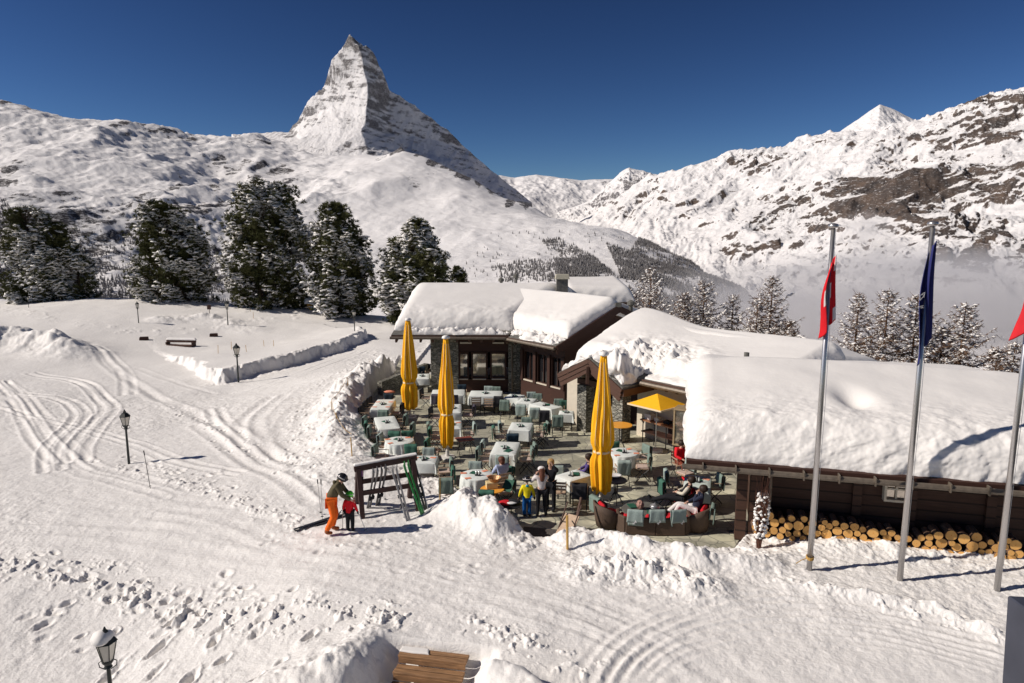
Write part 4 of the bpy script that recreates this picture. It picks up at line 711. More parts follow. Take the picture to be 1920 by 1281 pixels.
def make_chair(pad=True):
    r = empty('folding_chair'); s = MB()
    for k in range(6): s.box((0, -.19 + k * .076, .445), (.42, .06, .018))
    s.build('seat', M['slat'], r)
    b = MB()
    for z, y in ((.80, -.255), (.70, -.245), (.60, -.235)): b.box((0, y, z), (.40, .016, .07), (R(-5), 0, 0))
    b.build('backrest', M['slat'], r)
    for sx in (-1, 1):
        x = sx * .215
        MB().tube([(x, .22, 0), (x, .0, .26), (x, -.20, .44), (x, -.255, .86)], .013, 6).build('leg', M['steel'], r)
        MB().tube([(x * .94, -.24, 0), (x * .94, -.02, .24), (x * .94, .21, .44)], .013, 6).build('leg', M['steel'], r)
        a_ = MB(); a_.box((x, .0, .66), (.035, .42, .018)); a_.tube([(x, .2, .44), (x, .2, .655)], .01, 5); a_.build('armrest', M['slat'], r)
    for y in (-.22, .2): MB().tube([(-.2, y, .04), (.2, y, .04)], .01, 5).build('stretcher', M['steel'], r)
    if pad: MB().box((0, 0, .478), (.40, .40, .04)).build('seat_pad', M['pad'], r, bevel=.012)
    return r
def throw_mesh(mat, w=.44, f=.34, bk=.46, seed=0, emblem=False):
    """folded wool throw hanging over a chair back"""
    rs = random.Random(seed); n, m = 13, 18; vs = []; th = .022
    for layer in (0, 1):
        for j in range(m):
            t = j / (m - 1); L = f + .05 + bk; q = t * L
            for i in range(n):
                u = i / (n - 1) - .5; o = th * layer; wv = .006 * math.sin(u * 11 + seed + t * 3) * (1 if q < f or q > f + .05 else .2)
                if q < f: y, z = .045 + o + wv, .88 - (f - q)
                elif q < f + .05: a_ = (q - f) / .05 * math.pi; y, z = math.cos(a_) * (.045 + o), .88 + math.sin(a_) * (.04 + o)
                else: y, z = -.045 - o - wv, .88 - (q - f - .05)
                sl = math.sin(seed * 2.3) * .02
                vs.append((u * w * (1 + .05 * math.sin(t * 9 + seed)) + sl * q, y - .25 - (.86 - z) * .06 * (-1), z))
    fs = []; k = n * m
    for j in range(m - 1):
        for i in range(n - 1): a_ = j * n + i; fs += [(a_, a_ + 1, a_ + n + 1, a_ + n), (k + a_, k + a_ + n, k + a_ + n + 1, k + a_ + 1)]
    for i in range(n - 1): fs += [(i, k + i, k + i + 1, i + 1)]; e = (m - 1) * n + i; fs += [(e, e + 1, k + e + 1, k + e)]
    for j in range(m - 1): a_ = j * n; fs += [(a_, a_ + n, k + a_ + n, k + a_)]; e = j * n + n - 1; fs += [(e, k + e, k + e + n, e + n)]
    o = MB().add(vs, fs).build('wool_throw', mat, smooth=True)
    if emblem:
        e = MB()
        for (x, z, a_, l) in ((-.03, .66, .4, .07), (.0, .63, -.7, .08), (.03, .60, .9, .06)): e.box((x, .072, z), (.022, .004, l), (0, a_, 0))
        e.build('emblem', M['white'], o)
    return o
CH = {'pad': make_chair(True), 'bare': make_chair(False)}; TH = {}
for i, (k, m, e) in enumerate((('g', 'throw', 0), ('G', 'throw', 1), ('l', 'throw_l', 1), ('d', 'throw_d', 0), ('n', 'throw_n', 1), ('k', 'throw_k', 0), ('s', 'throw_s', 0))): TH[k] = throw_mesh(M[m], seed=i, emblem=bool(e))
COLN = {'g': 'sea green', 'G': 'sea green marked', 'l': 'pale washed green', 'd': 'bottle green', 'n': 'navy', 'k': 'charcoal', 's': 'dark striped'}
used = {}
def inst(src, key):
    if key not in used: used[key] = 1; return src
    return copy_tree(src)
FACE = {'R': -90, 'L': 90, 'A': 0, 'T': 180}
rnd = random.Random(11)
def chair(px, py, face, thr, tdesc, side, yaw=0, kind='pad', z=0):
    """(px, py) is the top of the backrest in the photograph"""
    p = atz(px, py, .82 + z); rz = R((FACE[face] if isinstance(face, str) else face) + yaw + rnd.uniform(-9, 9))
    p = p + Vector((-math.sin(rz), math.cos(rz), 0)) * .25
    kind = kind if thr else 'bare'; c = inst(CH[kind], kind); c.location = (p.x, p.y, z); c.rotation_euler = (0, 0, rz)
    what = ('%s throw' % COLN[thr]) if thr else 'bare slats'
    tag(c, 'folding chair, %s, %s of %s' % (what, side, tdesc), 'chair', 'folding chairs on the terrace')
    if thr:
        t = inst(TH[thr], 't' + thr); t.location = c.location; t.rotation_euler = c.rotation_euler; t.scale = (1, 1, 1)
        tag(t, '%s throw on chair at %s of %s' % (COLN[thr], side, tdesc), 'throw', 'wool throws on the chair backs')
    return c
def cloth_mesh(w, d, drop, round_=False, seed=0, name='tablecloth', m='cloth'):
    per = []; n = 72
    for k in range(n):
        a_ = 2 * math.pi * k / n
        if round_: per.append((math.cos(a_) * w / 2, math.sin(a_) * w / 2, a_))
        else:
            c, s = math.cos(a_), math.sin(a_); e = .10; x = math.copysign(abs(c) ** e, c) * w / 2; y = math.copysign(abs(s) ** e, s) * d / 2; per.append((x, y, a_))
    vs = [(0, 0, 0)]; rings = [(.5, 0, 0), (.985, 0, 0), (1, -.006, 0), (1.005, -.03, .1), (1.01, -.4, .6), (1.0, -1, 1)]
    rsn = random.Random(seed); ph = rsn.random() * 6; fr = 9 if not round_ else 13
    for sc_, dz, wv in rings:
        for x, y, a_ in per:
            f = math.sin(a_ * fr + ph) * .035 * wv + math.sin(a_ * (fr * 1.7) + ph * 2) * .015 * wv; L = math.hypot(x, y) + 1e-6; cor = 0
            if not round_: cor = max(0, (abs(x) / (w / 2) + abs(y) / (d / 2)) - 1.75) * .5 * wv
            vs.append((x * sc_ + x / L * (f + cor * .2 + .015 * wv), y * sc_ + y / L * (f + cor * .2 + .015 * wv), dz * drop * (1 + cor * .7 + .04 * math.sin(a_ * 3 + ph)) if dz <= -.4 else dz * 1.0))
    fs = [(0, 1 + k, 1 + (k + 1) % n) for k in range(n)]
    for r_ in range(len(rings) - 1):
        for k in range(n): a0 = 1 + r_ * n + k; a1 = 1 + r_ * n + (k + 1) % n; fs.append((a0, a0 + n, a1 + n, a1))
    return MB().add(vs, fs).build(name, M[m], smooth=True)
menu0 = MB().box((0, 0, .012), (.22, .31, .02)).build('menu_folder', M['menu'], bevel=.004)
cond0 = empty('condiment_stand'); MB().box((0, 0, .02), (.16, .12, .04)).build('tray', M['steel'], cond0, bevel=.01)
for x in (-.045, .045): MB().lathe([(.026, .04), (.03, .06), (.03, .12), (.014, .14), (.014, .16)], 8, (x, 0, 0)).build('bottle', M['glassy'], cond0)
MB().lathe([(.03, .04), (.035, .09), (.03, .10)], 8, (0, .04, 0)).build('sugar_pot', M['brown'], cond0)
nap0 = MB().box((0, 0, .004), (.13, .19, .008)).build('paper_napkin', M['napkin'])
def item(src, key, loc, rz, label, cat, group):
    o = inst(src, key); o.location = loc; o.rotation_euler = (0, 0, rz); tag(o, label, cat, group); return o
def dress(c, rz, w, d, desc, menus, napk, z=.765):
    def L(x, y, dz=0): return Vector((c.x + x * math.cos(rz) - y * math.sin(rz), c.y + x * math.sin(rz) + y * math.cos(rz), z + dz))
    for k in range(menus):
        item(menu0, 'menu', L(-.02 + .16 * k, .12 - .42 * k, .0), rz + .7 - 1.3 * k + rnd.uniform(-.2, .2), '%s menu folder on %s' % (['dark green', 'second dark green'][k], desc), 'menu', 'menu folders on the tables')
    item(cond0, 'cond', L(.0, -.10), rz + rnd.uniform(-.5, .5), 'dark condiment stand on %s' % desc, 'condiments', 'condiment stands on the tables')
    spots = ((-.32, .3, 'far left'), (.28, .3, 'far right'), (-.3, -.34, 'near left'), (.3, -.34, 'near right'))
    for x, y, nm in spots[:napk]:
        item(nap0, 'nap', L(x * w / .85, y * d / 1.3), rz + R(90) + rnd.uniform(-.4, .4), 'coral paper napkin at the %s place of %s' % (nm, desc), 'napkin', 'paper napkins on the tables')
def table(corn, desc, drop=.34, menus=1, napk=0, m='cloth'):
    P = [atz(x, y, .765) for x, y in corn]; FL, FRt, NR, NL = P; c = (FL + FRt + NR + NL) / 4; dv = ((FL - NL) + (FRt - NR)) / 2; wv = ((FRt - FL) + (NR - NL)) / 2; 
    rz = math.atan2(-dv.x, dv.y); w = max(.6, abs(wv.dot(Vector((math.cos(rz), math.sin(rz), 0))))); d = max(.6, min(dv.length, 1.9)); w = min(w, 1.9)
    t = empty('dining_table', (c.x, c.y, 0), rz, 'dining table with cloth, the %s' % desc, 'table', 'dining tables on the terrace')
    MB().box((0, 0, .745), (w - .01, d - .01, .025)).build('tabletop', M['slat'], t)
    for sx in (-1, 1):
        for sy in (-1, 1): MB().box((sx * (w / 2 - .07), sy * (d / 2 - .07), .366), (.035, .035, .732)).build('leg', M['steel'], t)
    cl = cloth_mesh(w + .012, d + .012, drop, False, int(c.x * 10)); cl.location = (c.x, c.y, .764); cl.rotation_euler = (0, 0, rz); cl.data.materials[0] = M[m]
    tag(cl, 'pale tablecloth on the %s' % desc, 'tablecloth', 'tablecloths on the terrace'); dress(c, rz, w, d, 'the ' + desc, menus, napk)
    return c, rz
def rtable(px, py, r, desc, h=.75, top='cloth', legs=4, menus=1, napk=3, cloth=True, body='steel', cat='table', name='round_table'):
    c = atz(px, py, h + .012); t = empty(name, (c.x, c.y, 0), 0, ('cloth covered, the %s' if cloth else '%s') % desc, cat)
    MB().lathe([(r * .98, h - .03), (r, h - .02), (r, h), (r * .98, h + .005)], 36).build('tabletop', M['slat' if cloth else top], t)
    for k in range(legs):
        a_ = 2 * math.pi * (k + .5) / legs; MB().tube([(math.cos(a_) * .06, math.sin(a_) * .06, h - .03), (math.cos(a_) * .05, math.sin(a_) * .05, h * .45), (math.cos(a_) * r * .75, math.sin(a_) * r * .75, 0)], .012, 6).build('leg', M[body], t)
    MB().lathe([(.07, h * .42), (.07, h * .46)], 12).build('leg_ring', M[body], t)
    if cloth:
        cl = cloth_mesh(2 * r + .012, 0, .42, True, int(px)); cl.location = (c.x, c.y, h + .014); tag(cl, 'pale tablecloth on the %s' % desc, 'tablecloth', 'tablecloths on the terrace')
        dress(c, .3, 2 * r, 2 * r, 'the ' + desc, menus, napk, h + .02)
    return c
D_ = ['rearmost snow wall table', 'second snow wall table', 'round snow wall table', 'table behind the ski rack', 'table behind leftmost parasol', 'wide table behind middle parasol', 'wide table below big windows', 'left table by stone pillar', 'right table by stone pillar', 'askew table below dark windows', 'small table beside porch pillar', 'table at terrace centre', 'two menu table in foreground', 'farther table touching middle parasol', 'nearer table touching middle parasol', 'table left of front parasol', 'table under snow roof corner']
table([(709, 749), (741, 749), (729.5, 768), (693, 768)], D_[0], napk=4); table([(702, 782), (738.5, 780), (752, 803), (709, 806)], D_[1]); table([(776, 854), (821, 855), (816, 870), (769, 868)], D_[3], napk=2)
table([(781, 702), (805, 700), (805, 710), (779, 711)], D_[4]); table([(812, 730), (871, 731), (870, 742), (808, 741)], D_[5], drop=.4); table([(883, 732.5), (942.6, 733), (939, 743), (879, 743)], D_[6], drop=.42)
table([(955, 739), (986, 740.5), (971, 749.5), (945, 746)], D_[7]); table([(978.5, 745), (1006, 748.6), (996.4, 756.7), (967.7, 755)], D_[8]); table([(1011, 752.7), (1056.6, 763), (1029.7, 768.4), (996, 757.6)], D_[9], drop=.45)
table([(1053, 770), (1072, 771), (1071, 777), (1052, 776.5)], D_[10]); table([(960.5, 792), (999, 792.6), (994.6, 808), (951.6, 806)], D_[11], drop=.42); table([(931, 828), (975, 829), (966, 854), (918, 852)], D_[12], drop=.42, menus=2)
table([(838, 758), (864, 758), (865, 774), (835, 774)], D_[13]); table([(834, 789), (864, 789), (865, 804), (831, 804)], D_[14], napk=3); table([(1078, 881), (1113, 890), (1071, 903), (1039, 892)], D_[15]); table([(1285, 892), (1333, 892), (1332.5, 914), (1281, 911)], D_[16], drop=.6, napk=2, m='cloth_g')
T3, T15, T18 = D_[2], 'round table beside seated woman', 'round table by front parasol'
rtable(749, 826, .52, T3); rtable(894, 890, .50, T15, napk=4); rtable(1168.5, 848, .52, T18, napk=4)
TL = [(683, 784, 'R', 'g', 1, 'far left'), (686, 794, 'R', 'd', 1, 'left'), (692, 802, 'R', 'g', 1, 'near left'), (739, 813, 'A', 'd', 1, 'near side'), (761, 781, 'L', 'g', 1, 'far right'), (774, 797, 'L', 'g', 1, 'right'),
 (712, 817, 'R', 'l', 2, 'far left'), (764, 811, 'T', 'd', 2, 'far side'), (702, 838, 'R', 'g', 2, 'left'), (770, 838, 'A', 'd', 2, 'near right'), (804, 843, 'T', 'l', 3, 'far side'),
 (718, 773, 'A', 'g', 0, 'near side'), (729, 741, 'T', 'n', 0, 'far side'), (676, 765, 'R', 'k', 0, 'near left'), (683, 756, 'R', 'k', 0, 'left'), (692, 748, 'R', 'k', 0, 'far left'), (754, 760, 'L', 'k', 0, 'right'),
 (790, 732, 'R', 'k', 5, 'left'), (800, 685, 'T', 'k', 4, 'far right'), (790, 690, 'T', 'n', 4, 'far left'), (866, 724, 'T', 'n', 5, 'far right'), (817, 743, 'A', 's', 5, 'near left'), (850, 745, 'A', 's', 5, 'near right'),
 (807, 767, 'R', 'k', 13, 'far left'), (889, 764, 'L', 's', 13, 'right'), (803, 796, 'R', 'g', 14, 'far left'), (806, 805, 'R', 'd', 14, 'left'), (801, 827, 'R', 'd', 14, 'near left'), (890, 796, 'L', 'l', 14, 'right'),
 (916, 727, 'T', 'l', 6, 'far left'), (931, 728, 'T', 'G', 6, 'far right'), (893, 746, 'A', None, 6, 'near left'), (916, 748, 'A', None, 6, 'near middle'), (935, 747, 'A', 'k', 6, 'near right'),
 (946, 754, 'A', 'g', 7, 'near side'), (977, 763, 'A', 'l', 8, 'near side'), (996, 738, 'T', 'l', 8, 'far left'), (1008, 741, 'T', 'G', 8, 'far right'),
 (1003, 769, 'A', 'l', 9, 'near left'), (1021, 774, 'A', 'k', 9, 'near right'), (1048, 751, 'T', 'G', 9, 'far left'), (1059, 754, 'T', 'd', 9, 'far right'), (1046, 783, 'A', 'g', 10, 'near side'),
 (925, 803, 'R', 'd', 11, 'near left'), (937, 794, 'R', 'l', 11, 'far left'), (988, 786, 'T', 'G', 11, 'far side'), (1022, 800, 'L', 'd', 11, 'near right'), (1028, 795, 'L', 'g', 11, 'far right'), (961, 818, 'A', 'n', 11, 'near side'),
 (896, 843, 'R', 'g', 12, 'near left'), (905, 830, 'R', 'l', 12, 'far left'), (999, 843, 'L', 'g', 12, 'near right'), (1004, 835, 'L', 'G', 12, 'far right'), (942, 859, 'A', 'l', 12, 'near side'),
 (847, 864, 'L', 'g', 3, 'far right'), (850, 881, 'L', 'd', 3, 'right'), (836, 902, 'A', 'g', 3, 'near right'), (1044, 877, 'T', 'l', 15, 'far left'), (1048, 905, 'A', None, 15, 'near left'), (1087, 912, 'A', 'k', 15, 'near right'), (1240, 903, 'R', 'd', 16, 'near left'), (1249, 886, 'R', 'l', 16, 'far left'), (1352, 893, 'L', 'g', 16, 'right')]
for x, y, f, th_, ti, side in TL: chair(x, y, f, th_, 'the ' + D_[ti], side)
for x, y, f, th_, td, side, yw in [(891, 869, 'T', 'l', T15, 'far side', 0), (961, 899, 'L', 'g', T15, 'right', 10), (953, 877, 'T', 'd', T15, 'far right', -30), (1214, 838, 'L', 'G', T18, 'far right', 30), (1219, 857, 'L', 'g', T18, 'right', 0), (1171, 869, 'A', 'l', T18, 'near side', 0), (1150, 832, 'T', 'd', T18, 'far left', 20)]: chair(x, y, f, th_, 'the ' + td, side, yw)
chair(912, 925, 'A', 'd', 'the round orange table', 'near side'); chair(1296, 865, 'L', 'l', 'the seated man in the red jacket', 'right', 30)
ot = rtable(923, 916, .36, 'round orange table with a wicker basket beside the snow heap', top='orange_top', cloth=False)
rtable(1155, 899, .34, 'dark round table with a white tray, right of the big parasol', top='dark_top', cloth=False, legs=6)
bt = rtable(1164, 796, .44, 'tall round orange bar table behind the big front parasol', h=1.1, top='orange_top', cloth=False, legs=4)
dt = rtable(957, 945, .32, 'small dark metal table heaped with red and black ski clothes', h=.68, top='steel', cloth=False, legs=3)
lt = rtable(1207, 955, .62, 'low grey oval lounge table among red cushioned seats', h=.46, top='slate', cloth=False, legs=4, name='lounge_table')
rt = atz(871, 823, .62); r_ = empty('side_table', (rt.x, rt.y, 0), .4, 'rust red folding side table right of the second parasol', 'table'); MB().box((0, 0, .62), (.62, .5, .03)).build('tabletop', M['red_top'], r_)
for sx in (-1, 1): 
    MB().tube([(sx * .25, -.2, 0), (sx * .25, .2, .6)], .012, 6).build('leg', M['steel'], r_); MB().tube([(sx * .24, .2, 0), (sx * .24, -.2, .6)], .012, 6).build('leg', M['steel'], r_)
p = atz(1153, 893, .77); tag(MB().lathe([(.10, 0), (.15, .01), (.19, .045), (.185, .05), (.14, .02), (.02, .018)], 24, sx=1.1).build('serving_tray', M['white'], loc=(p.x, p.y, .762), smooth=True), 'oval white tray on the dark round table', 'tray')
# things on the orange table: wicker basket with bread, box, papers, menu
bx = empty('wicker_basket', (ot.x + .06, ot.y + .1, .95), 0, 'round copper basket on a cream box', 'basket'); MB().lathe([(.13, 0), (.19, .08), (.21, .13), (.19, .12), (.12, .02)], 20).build('bowl', simple('copper wicker', (.45, .25, .12), .4, .3, 30, .4, .3), bx)
tag(MB().box((0, 0, .09), (.34, .26, .18)).build('box', simple('cream card', (.65, .52, .28), .7), loc=(ot.x - .02, ot.y + .08, .765), rot=(0, 0, .2), bevel=.006), 'cream cardboard box on the round orange table', 'box')
tag(MB().box((0, 0, .15), (.30, .02, .40)).build('menu_folder', M['menu'], loc=(ot.x + .42, ot.y - .02, .72), rot=(R(-50), 0, R(-25))), 'green folder tilted against the round orange table', 'folder')
# clothes heap on the small dark table
hp = [('red', (-.12, .02, 0), (.24, .16, .10), 'red ski jacket crumpled on the small dark table'), ('throw_k', (.06, .04, .02), (.22, .18, .09), 'black gloves heaped on the small dark table'), ('white', (.03, -.10, .06), (.14, .08, .04), 'white goggles strap on top of the heaped ski clothes')]
for m_, o_, s_, lb in hp:
    h = MB().lathe([(.4, 0), (.95, .12), (1, .3), (.75, .7), (.3, 1)], 14, wob=lambda a_, z: 1 + .18 * math.sin(a_ * 3 + z * 4) + .1 * math.sin(a_ * 7)).build('crumpled_clothing', M[m_], loc=(dt.x + o_[0], dt.y + o_[1], .69 + o_[2]), smooth=True); h.scale = s_; tag(h, lb, 'clothing')
# lounge group
def barrel(px, py, rz, label, h=.72, r=.42):
    p = atz(px, py, 0); t = empty('rattan_armchair', (p.x, p.y, 0), rz, label, 'armchair', 'rattan lounge seats')
    vs = []; fs = []; n = 26; prof = [(r * .82, 0), (r * .92, .25), (r, h * .75), (r * 1.05, 1)]
    for lay in (0, 1):
        for k in range(n):
            a_ = math.radians(-200 + 220 * k / (n - 1)); hh = h * (1 - .34 * (abs(k / (n - 1) - .5) * 2) ** 2.5)
            for q, (rr, zf) in enumerate(prof): rr = rr - lay * .06; z = zf if q == 1 else (0.02 if q == 0 else (hh * .7 if q == 2 else hh)); vs.append((math.cos(a_) * rr, math.sin(a_) * rr, z))
    m = len(prof); K = n * m
    for k in range(n - 1):
        for q in range(m - 1): a_ = k * m + q; fs += [(a_, a_ + m, a_ + m + 1, a_ + 1), (K + a_, K + a_ + 1, K + a_ + m + 1, K + a_ + m)]
        e = k * m + m - 1; fs.append((e, e + m, K + e + m, K + e)); e = k * m; fs.append((e, K + e, K + e + m, e + m))
    for e in (0, (n - 1) * m):
        for q in range(m - 1): fs.append((e + q, e + q + 1, K + e + q + 1, K + e + q))
    MB().add(vs, fs).build('shell', M['rattan'], t, smooth=True); MB().lathe([(r * .8, .05), (r * .86, .26)], 24).build('base', M['rattan'], t)
    MB().lathe([(r * .7, .27), (r * .82, .30), (r * .82, .37), (r * .7, .41)], 24).build('seat_cushion', M['red'], t, smooth=True); MB().box((0, -.25, .56), (.5, .12, .32), (R(-12), 0, 0)).build('back_cushion', M['red'], t, bevel=.04)
    return t
barrel(1140, 985, R(-75), 'brown rattan barrel armchair with red cushions, left end of the lounge table'); barrel(1303, 992, R(62), 'brown rattan barrel armchair holding the person in white trousers'); barrel(1281, 955, R(95), 'brown rattan barrel armchair holding the reclining person in a black vest')
p = atz(1228, 1003, 0); sf = empty('rattan_sofa', (p.x, p.y, 0), R(-3), 'long brown rattan sofa seen from behind with red cushions and green throws', 'sofa', 'rattan lounge seats')
so = MB(); L2 = 1.95; pts = [(-L2 / 2, .62), (-L2 / 2 - .02, .2), (-L2 / 2 + .16, 0), (0, -.06), (L2 / 2 - .16, 0), (L2 / 2 + .02, .2), (L2 / 2, .62)]
for i in range(6): a0, b0 = pts[i], pts[i + 1]; so.beam((a0[0], a0[1], .26), (b0[0], b0[1], .26), .09, .50)
so.box((0, .33, .14), (L2 - .1, .6, .25)); so.build('shell', M['rattan'], sf, bevel=.02)
for x in (-.62, 0, .62): MB().box((x, .34, .34), (.60, .55, .14)).build('seat_cushion', M['red'], sf, bevel=.04); MB().box((x, .1, .43), (.52, .14, .24), (R(-10), 0, 0)).build('back_cushion', M['red'], sf, bevel=.05)
for i, (x, k, w_) in enumerate(((-.62, 'left', 'l'), (.03, 'middle', 'l'), (.66, 'right', 'l'))):
    t = inst(TH['l'], 'tl'); t.location = (p.x + x, p.y - .27, -.13); t.rotation_euler = (0, 0, R(182 + (-14, 0, 12)[i])); t.scale = (1.0, .8, 1); tag(t, 'pale green throw over the %s of the rattan sofa back' % {'left': 'left end', 'middle': 'middle', 'right': 'right end'}[k], 'throw', 'wool throws on the chair backs')
t = copy_tree(TH['g']); q = atz(1122, 930, .7); t.location = (q.x + .1, q.y - .1, -.13); t.rotation_euler = (0, 0, R(-60)); tag(t, 'sea green throw over the left rattan armchair', 'throw', 'wool throws on the chair backs')
t = copy_tree(TH['g']); q = atz(1320, 950, .7); t.location = (q.x, q.y, -.13); t.rotation_euler = (0, 0, R(70)); tag(t, 'sea green throw over the armchair of the person in white trousers', 'throw', 'wool throws on the chair backs')
item(menu0, 'menu', (lt.x - .3, lt.y + .2, .485), .2, 'green menu folder at the far left of the lounge table', 'menu', 'menu folders on the tables'); item(menu0, 'menu', (lt.x + .2, lt.y - .25, .485), 1.5, 'green menu folder at the near edge of the lounge table', 'menu', 'menu folders on the tables')
tag(MB().lathe([(.06, 0), (.10, .06), (.11, .14), (.07, .22), (.03, .25)], 12, wob=lambda a_, z: 1 + .15 * math.sin(5 * a_ + z * 30)).build('flower_arrangement', simple('pink and brown dried flowers', (.35, .20, .16), .8, .8, 40), loc=(lt.x - .1, lt.y + .03, .48)), 'round bunch of pink and brown flowers on the lounge table', 'flowers')
ly = empty('lantern_bowl', (lt.x + .32, lt.y + .02, .48), 0, 'silver lidded bowl on the lounge table', 'bowl'); MB().lathe([(.06, 0), (.14, .03), (.16, .07)], 20).build('bowl', M['metal'], ly, smooth=True); MB().lathe([(.16, .07), (.12, .12), (.04, .15), (.02, .18)], 20).build('lid', M['metal'], ly, smooth=True)
# parasols
M['canvas'] = fabric('yellow canvas', (.92, .47, .02), .75, .05, 14); M['canvas_w'] = fabric('cream canvas stripe', (.80, .66, .45), .75, .05); M['pole'] = simple('white pole', (.68, .66, .62), .4, .05)
def parasol(px, pyb, pyt, pyc, lean, label, zb=0, seed=1, wmax=.30, snow=True):
    b = atz(px, pyb, zb); Y = b.y; zt = atY(px, pyt, Y).z; zc = atY(px, pyc, Y).z; zr = zc + (zt - zc) * .30
    t = empty('closed_parasol', (b.x, b.y, 0), 0, label, 'parasol', 'closed yellow parasols')
    MB().tube([(0, 0, 0), (0, 0, zt - .05)], .045, 10).build('pole', M['pole'], t); MB().lathe([(.30, 0), (.28, .05), (.08, .07), (.06, .3)], 20).build('base', M['pole'], t)
    H = zt - zc; prof = []
    for k in range(26):
        f = k / 25; z = zc + f * H; tie = math.exp(-((z - zr) / (.05 * H)) ** 2)
        r = wmax * (.74 + .3 * math.sin(min(f / .5, 1) * math.pi * .5)) * (1 - .72 * max(0, (f - .3) / .7) ** 1.25); r *= 1 - .32 * tie; prof.append((r, z))
    prof.append((.02, zt + .02)); nf = 9
    def wob(a_, z):
        f = (z - zc) / H; return 1 + (.20 - .08 * f) * math.sin(a_ * nf + seed + math.sin(z * 2 + seed) * .5) + .10 * math.sin(a_ * 4 + seed * 2 + z * .8) + .05 * math.sin(a_ * 17 + z * 3)
    c = MB().lathe(prof, 90, wob=wob)
    n = 90
    c.v = [(x, y, z + (.07 * math.sin(math.atan2(y, x) * 5 + seed) if z < zc + .02 else 0)) for x, y, z in c.v]
    co = c.build('canopy', M['canvas'], t, smooth=True)
    st = MB()
    for k in range(nf):
        a_ = (math.pi / 2 - seed) / nf + 2 * math.pi * k / nf + .12
        if not (-2.6 < ((a_ + math.pi) % (2 * math.pi)) - math.pi < -.6): continue
        st.tube([(math.cos(a_ - math.sin(z * 2 + seed) * .05) * r * 1.19, math.sin(a_ - math.sin(z * 2 + seed) * .05) * r * 1.19, z) for r, z in prof[9:-2]], .008, 5)
    st.build('seam_stripe', M['canvas_w'], co)
    MB().lathe([(wmax * .80, -.03), (wmax * .82, 0), (wmax * .80, .03)], 24, (0, 0, zr)).build('tie_strap', M['canvas_w'], t)
    if snow: MB().lathe([(.08, 0), (.15, .02), (.13, .09), (.05, .13)], 14, (0, 0, zt + .01), wob=lambda a_, z: 1 + .15 * math.sin(3 * a_ + z * 9)).build('snow_cap', M['snow_roof'], t, smooth=True)
    return t
parasol(769, 782, 602, 765, 0, 'tall closed yellow parasol farthest left, near the stone wall', seed=1, wmax=.36); parasol(839, 858, 636, 835, 0, 'tall closed yellow parasol in the middle of the terrace', seed=2.4, wmax=.27); parasol(1126, 948, 668, 920, 0, 'tall closed yellow parasol in the right foreground', seed=4.1, wmax=.32)
# small open parasol at the stall
b = atz(1229, 846, 0); t = empty('open_parasol', (b.x, b.y, 0), R(40), 'small open square yellow parasol in front of the plaster wall', 'parasol')
MB().tube([(0, 0, 0), (0, 0, 2.15)], .02, 8).build('pole', M['metal'], t); zt = atY(1231, 738, b.y).z; ze = zt - .42; Rr = 1.12; cm = MB(); 
pv = [(0, 0, zt)] + [(math.cos(math.pi / 4 + k * math.pi / 2) * Rr, math.sin(math.pi / 4 + k * math.pi / 2) * Rr, ze) for k in range(4)]
for dz in (0, -.015): cm.add([(x, y, z + dz) for x, y, z in pv], [(0, 1 + k, 1 + (k + 1) % 4) for k in range(4)])
cm.build('canopy', M['canvas'], t); hm = MB()
for k in range(4): hm.beam(pv[1 + k], pv[1 + (k + 1) % 4], .02, .06)
hm.build('hem', M['canvas_w'], t); rbm = MB(); 
for k in range(4): rbm.tube([(0, 0, zt - .06), (pv[1 + k][0] * .97, pv[1 + k][1] * .97, ze)], .008, 5)
rbm.build('rib', M['slat'], t); MB().lathe([(.30, 0), (.28, .07), (.05, .1)], 18).build('base', M['pole'], t)
# stall: counter, cabinet, crates
p = atz(1240, 838, 0); rz = math.atan2(-2.7, 2.0); ct = empty('serving_counter', (p.x, p.y, 0), rz, 'brown wooden serving counter under the small open parasol', 'counter')
MB().box((0, .1, .92), (2.0, .55, .05)).build('counter_top', simple('oiled counter wood', (.30, .14, .07), .4, .2, 8), ct)
for x in (-.9, -.3, .3, .9): MB().tube([(x, -.1, 0), (x, -.1, .9)], .02, 6).build('leg', M['steel'], ct); 
MB().box((0, .1, .45), (1.9, .5, .04)).build('shelf', M['wood'], ct); MB().box((.5, .33, .5), (.9, .04, .8)).build('back_panel', M['wood'], ct)
for i, (dx, dy, s_, m_, lb) in enumerate(((-.75, .12, (.34, .28, .22), 'white', 'white box with folded cloths at the left end of the counter'), (-.35, .15, (.22, .22, .14), 'cloth', 'pale tin beside the white box on the counter'), (.15, .15, (.30, .2, .12), 'throw_k', 'dark appliance in the middle of the counter'), (.55, .1, (.3, .25, .04), 'brown', 'brown tray at the right end of the counter'))):
    q = Matrix.Rotation(rz, 3, 'Z') @ Vector((dx, dy, 0)); tag(MB().box((0, 0, s_[2] / 2), s_).build(['linen_box', 'tin', 'coffee_machine', 'tray'][i], M[m_], loc=(p.x + q.x, p.y + q.y, .947), rot=(0, 0, rz), bevel=.01), lb, ['box', 'tin', 'machine', 'tray'][i])
p = atz(1281, 862, 0); cb = empty('display_cabinet', (p.x, p.y, 0), R(-30), 'tall glass display cabinet with pale wooden frame beside the snow roof', 'cabinet'); fm = MB(); w_, d_, z0, z1 = .62, .55, .62, 1.95
for sx in (-1, 1):
    for sy in (-1, 1): fm.box((sx * w_ / 2, sy * d_ / 2, (z0 + z1) / 2), (.06, .06, z1 - z0))
for z in (z0, z1): fm.box((0, 0, z), (w_ + .08, d_ + .08, .06))
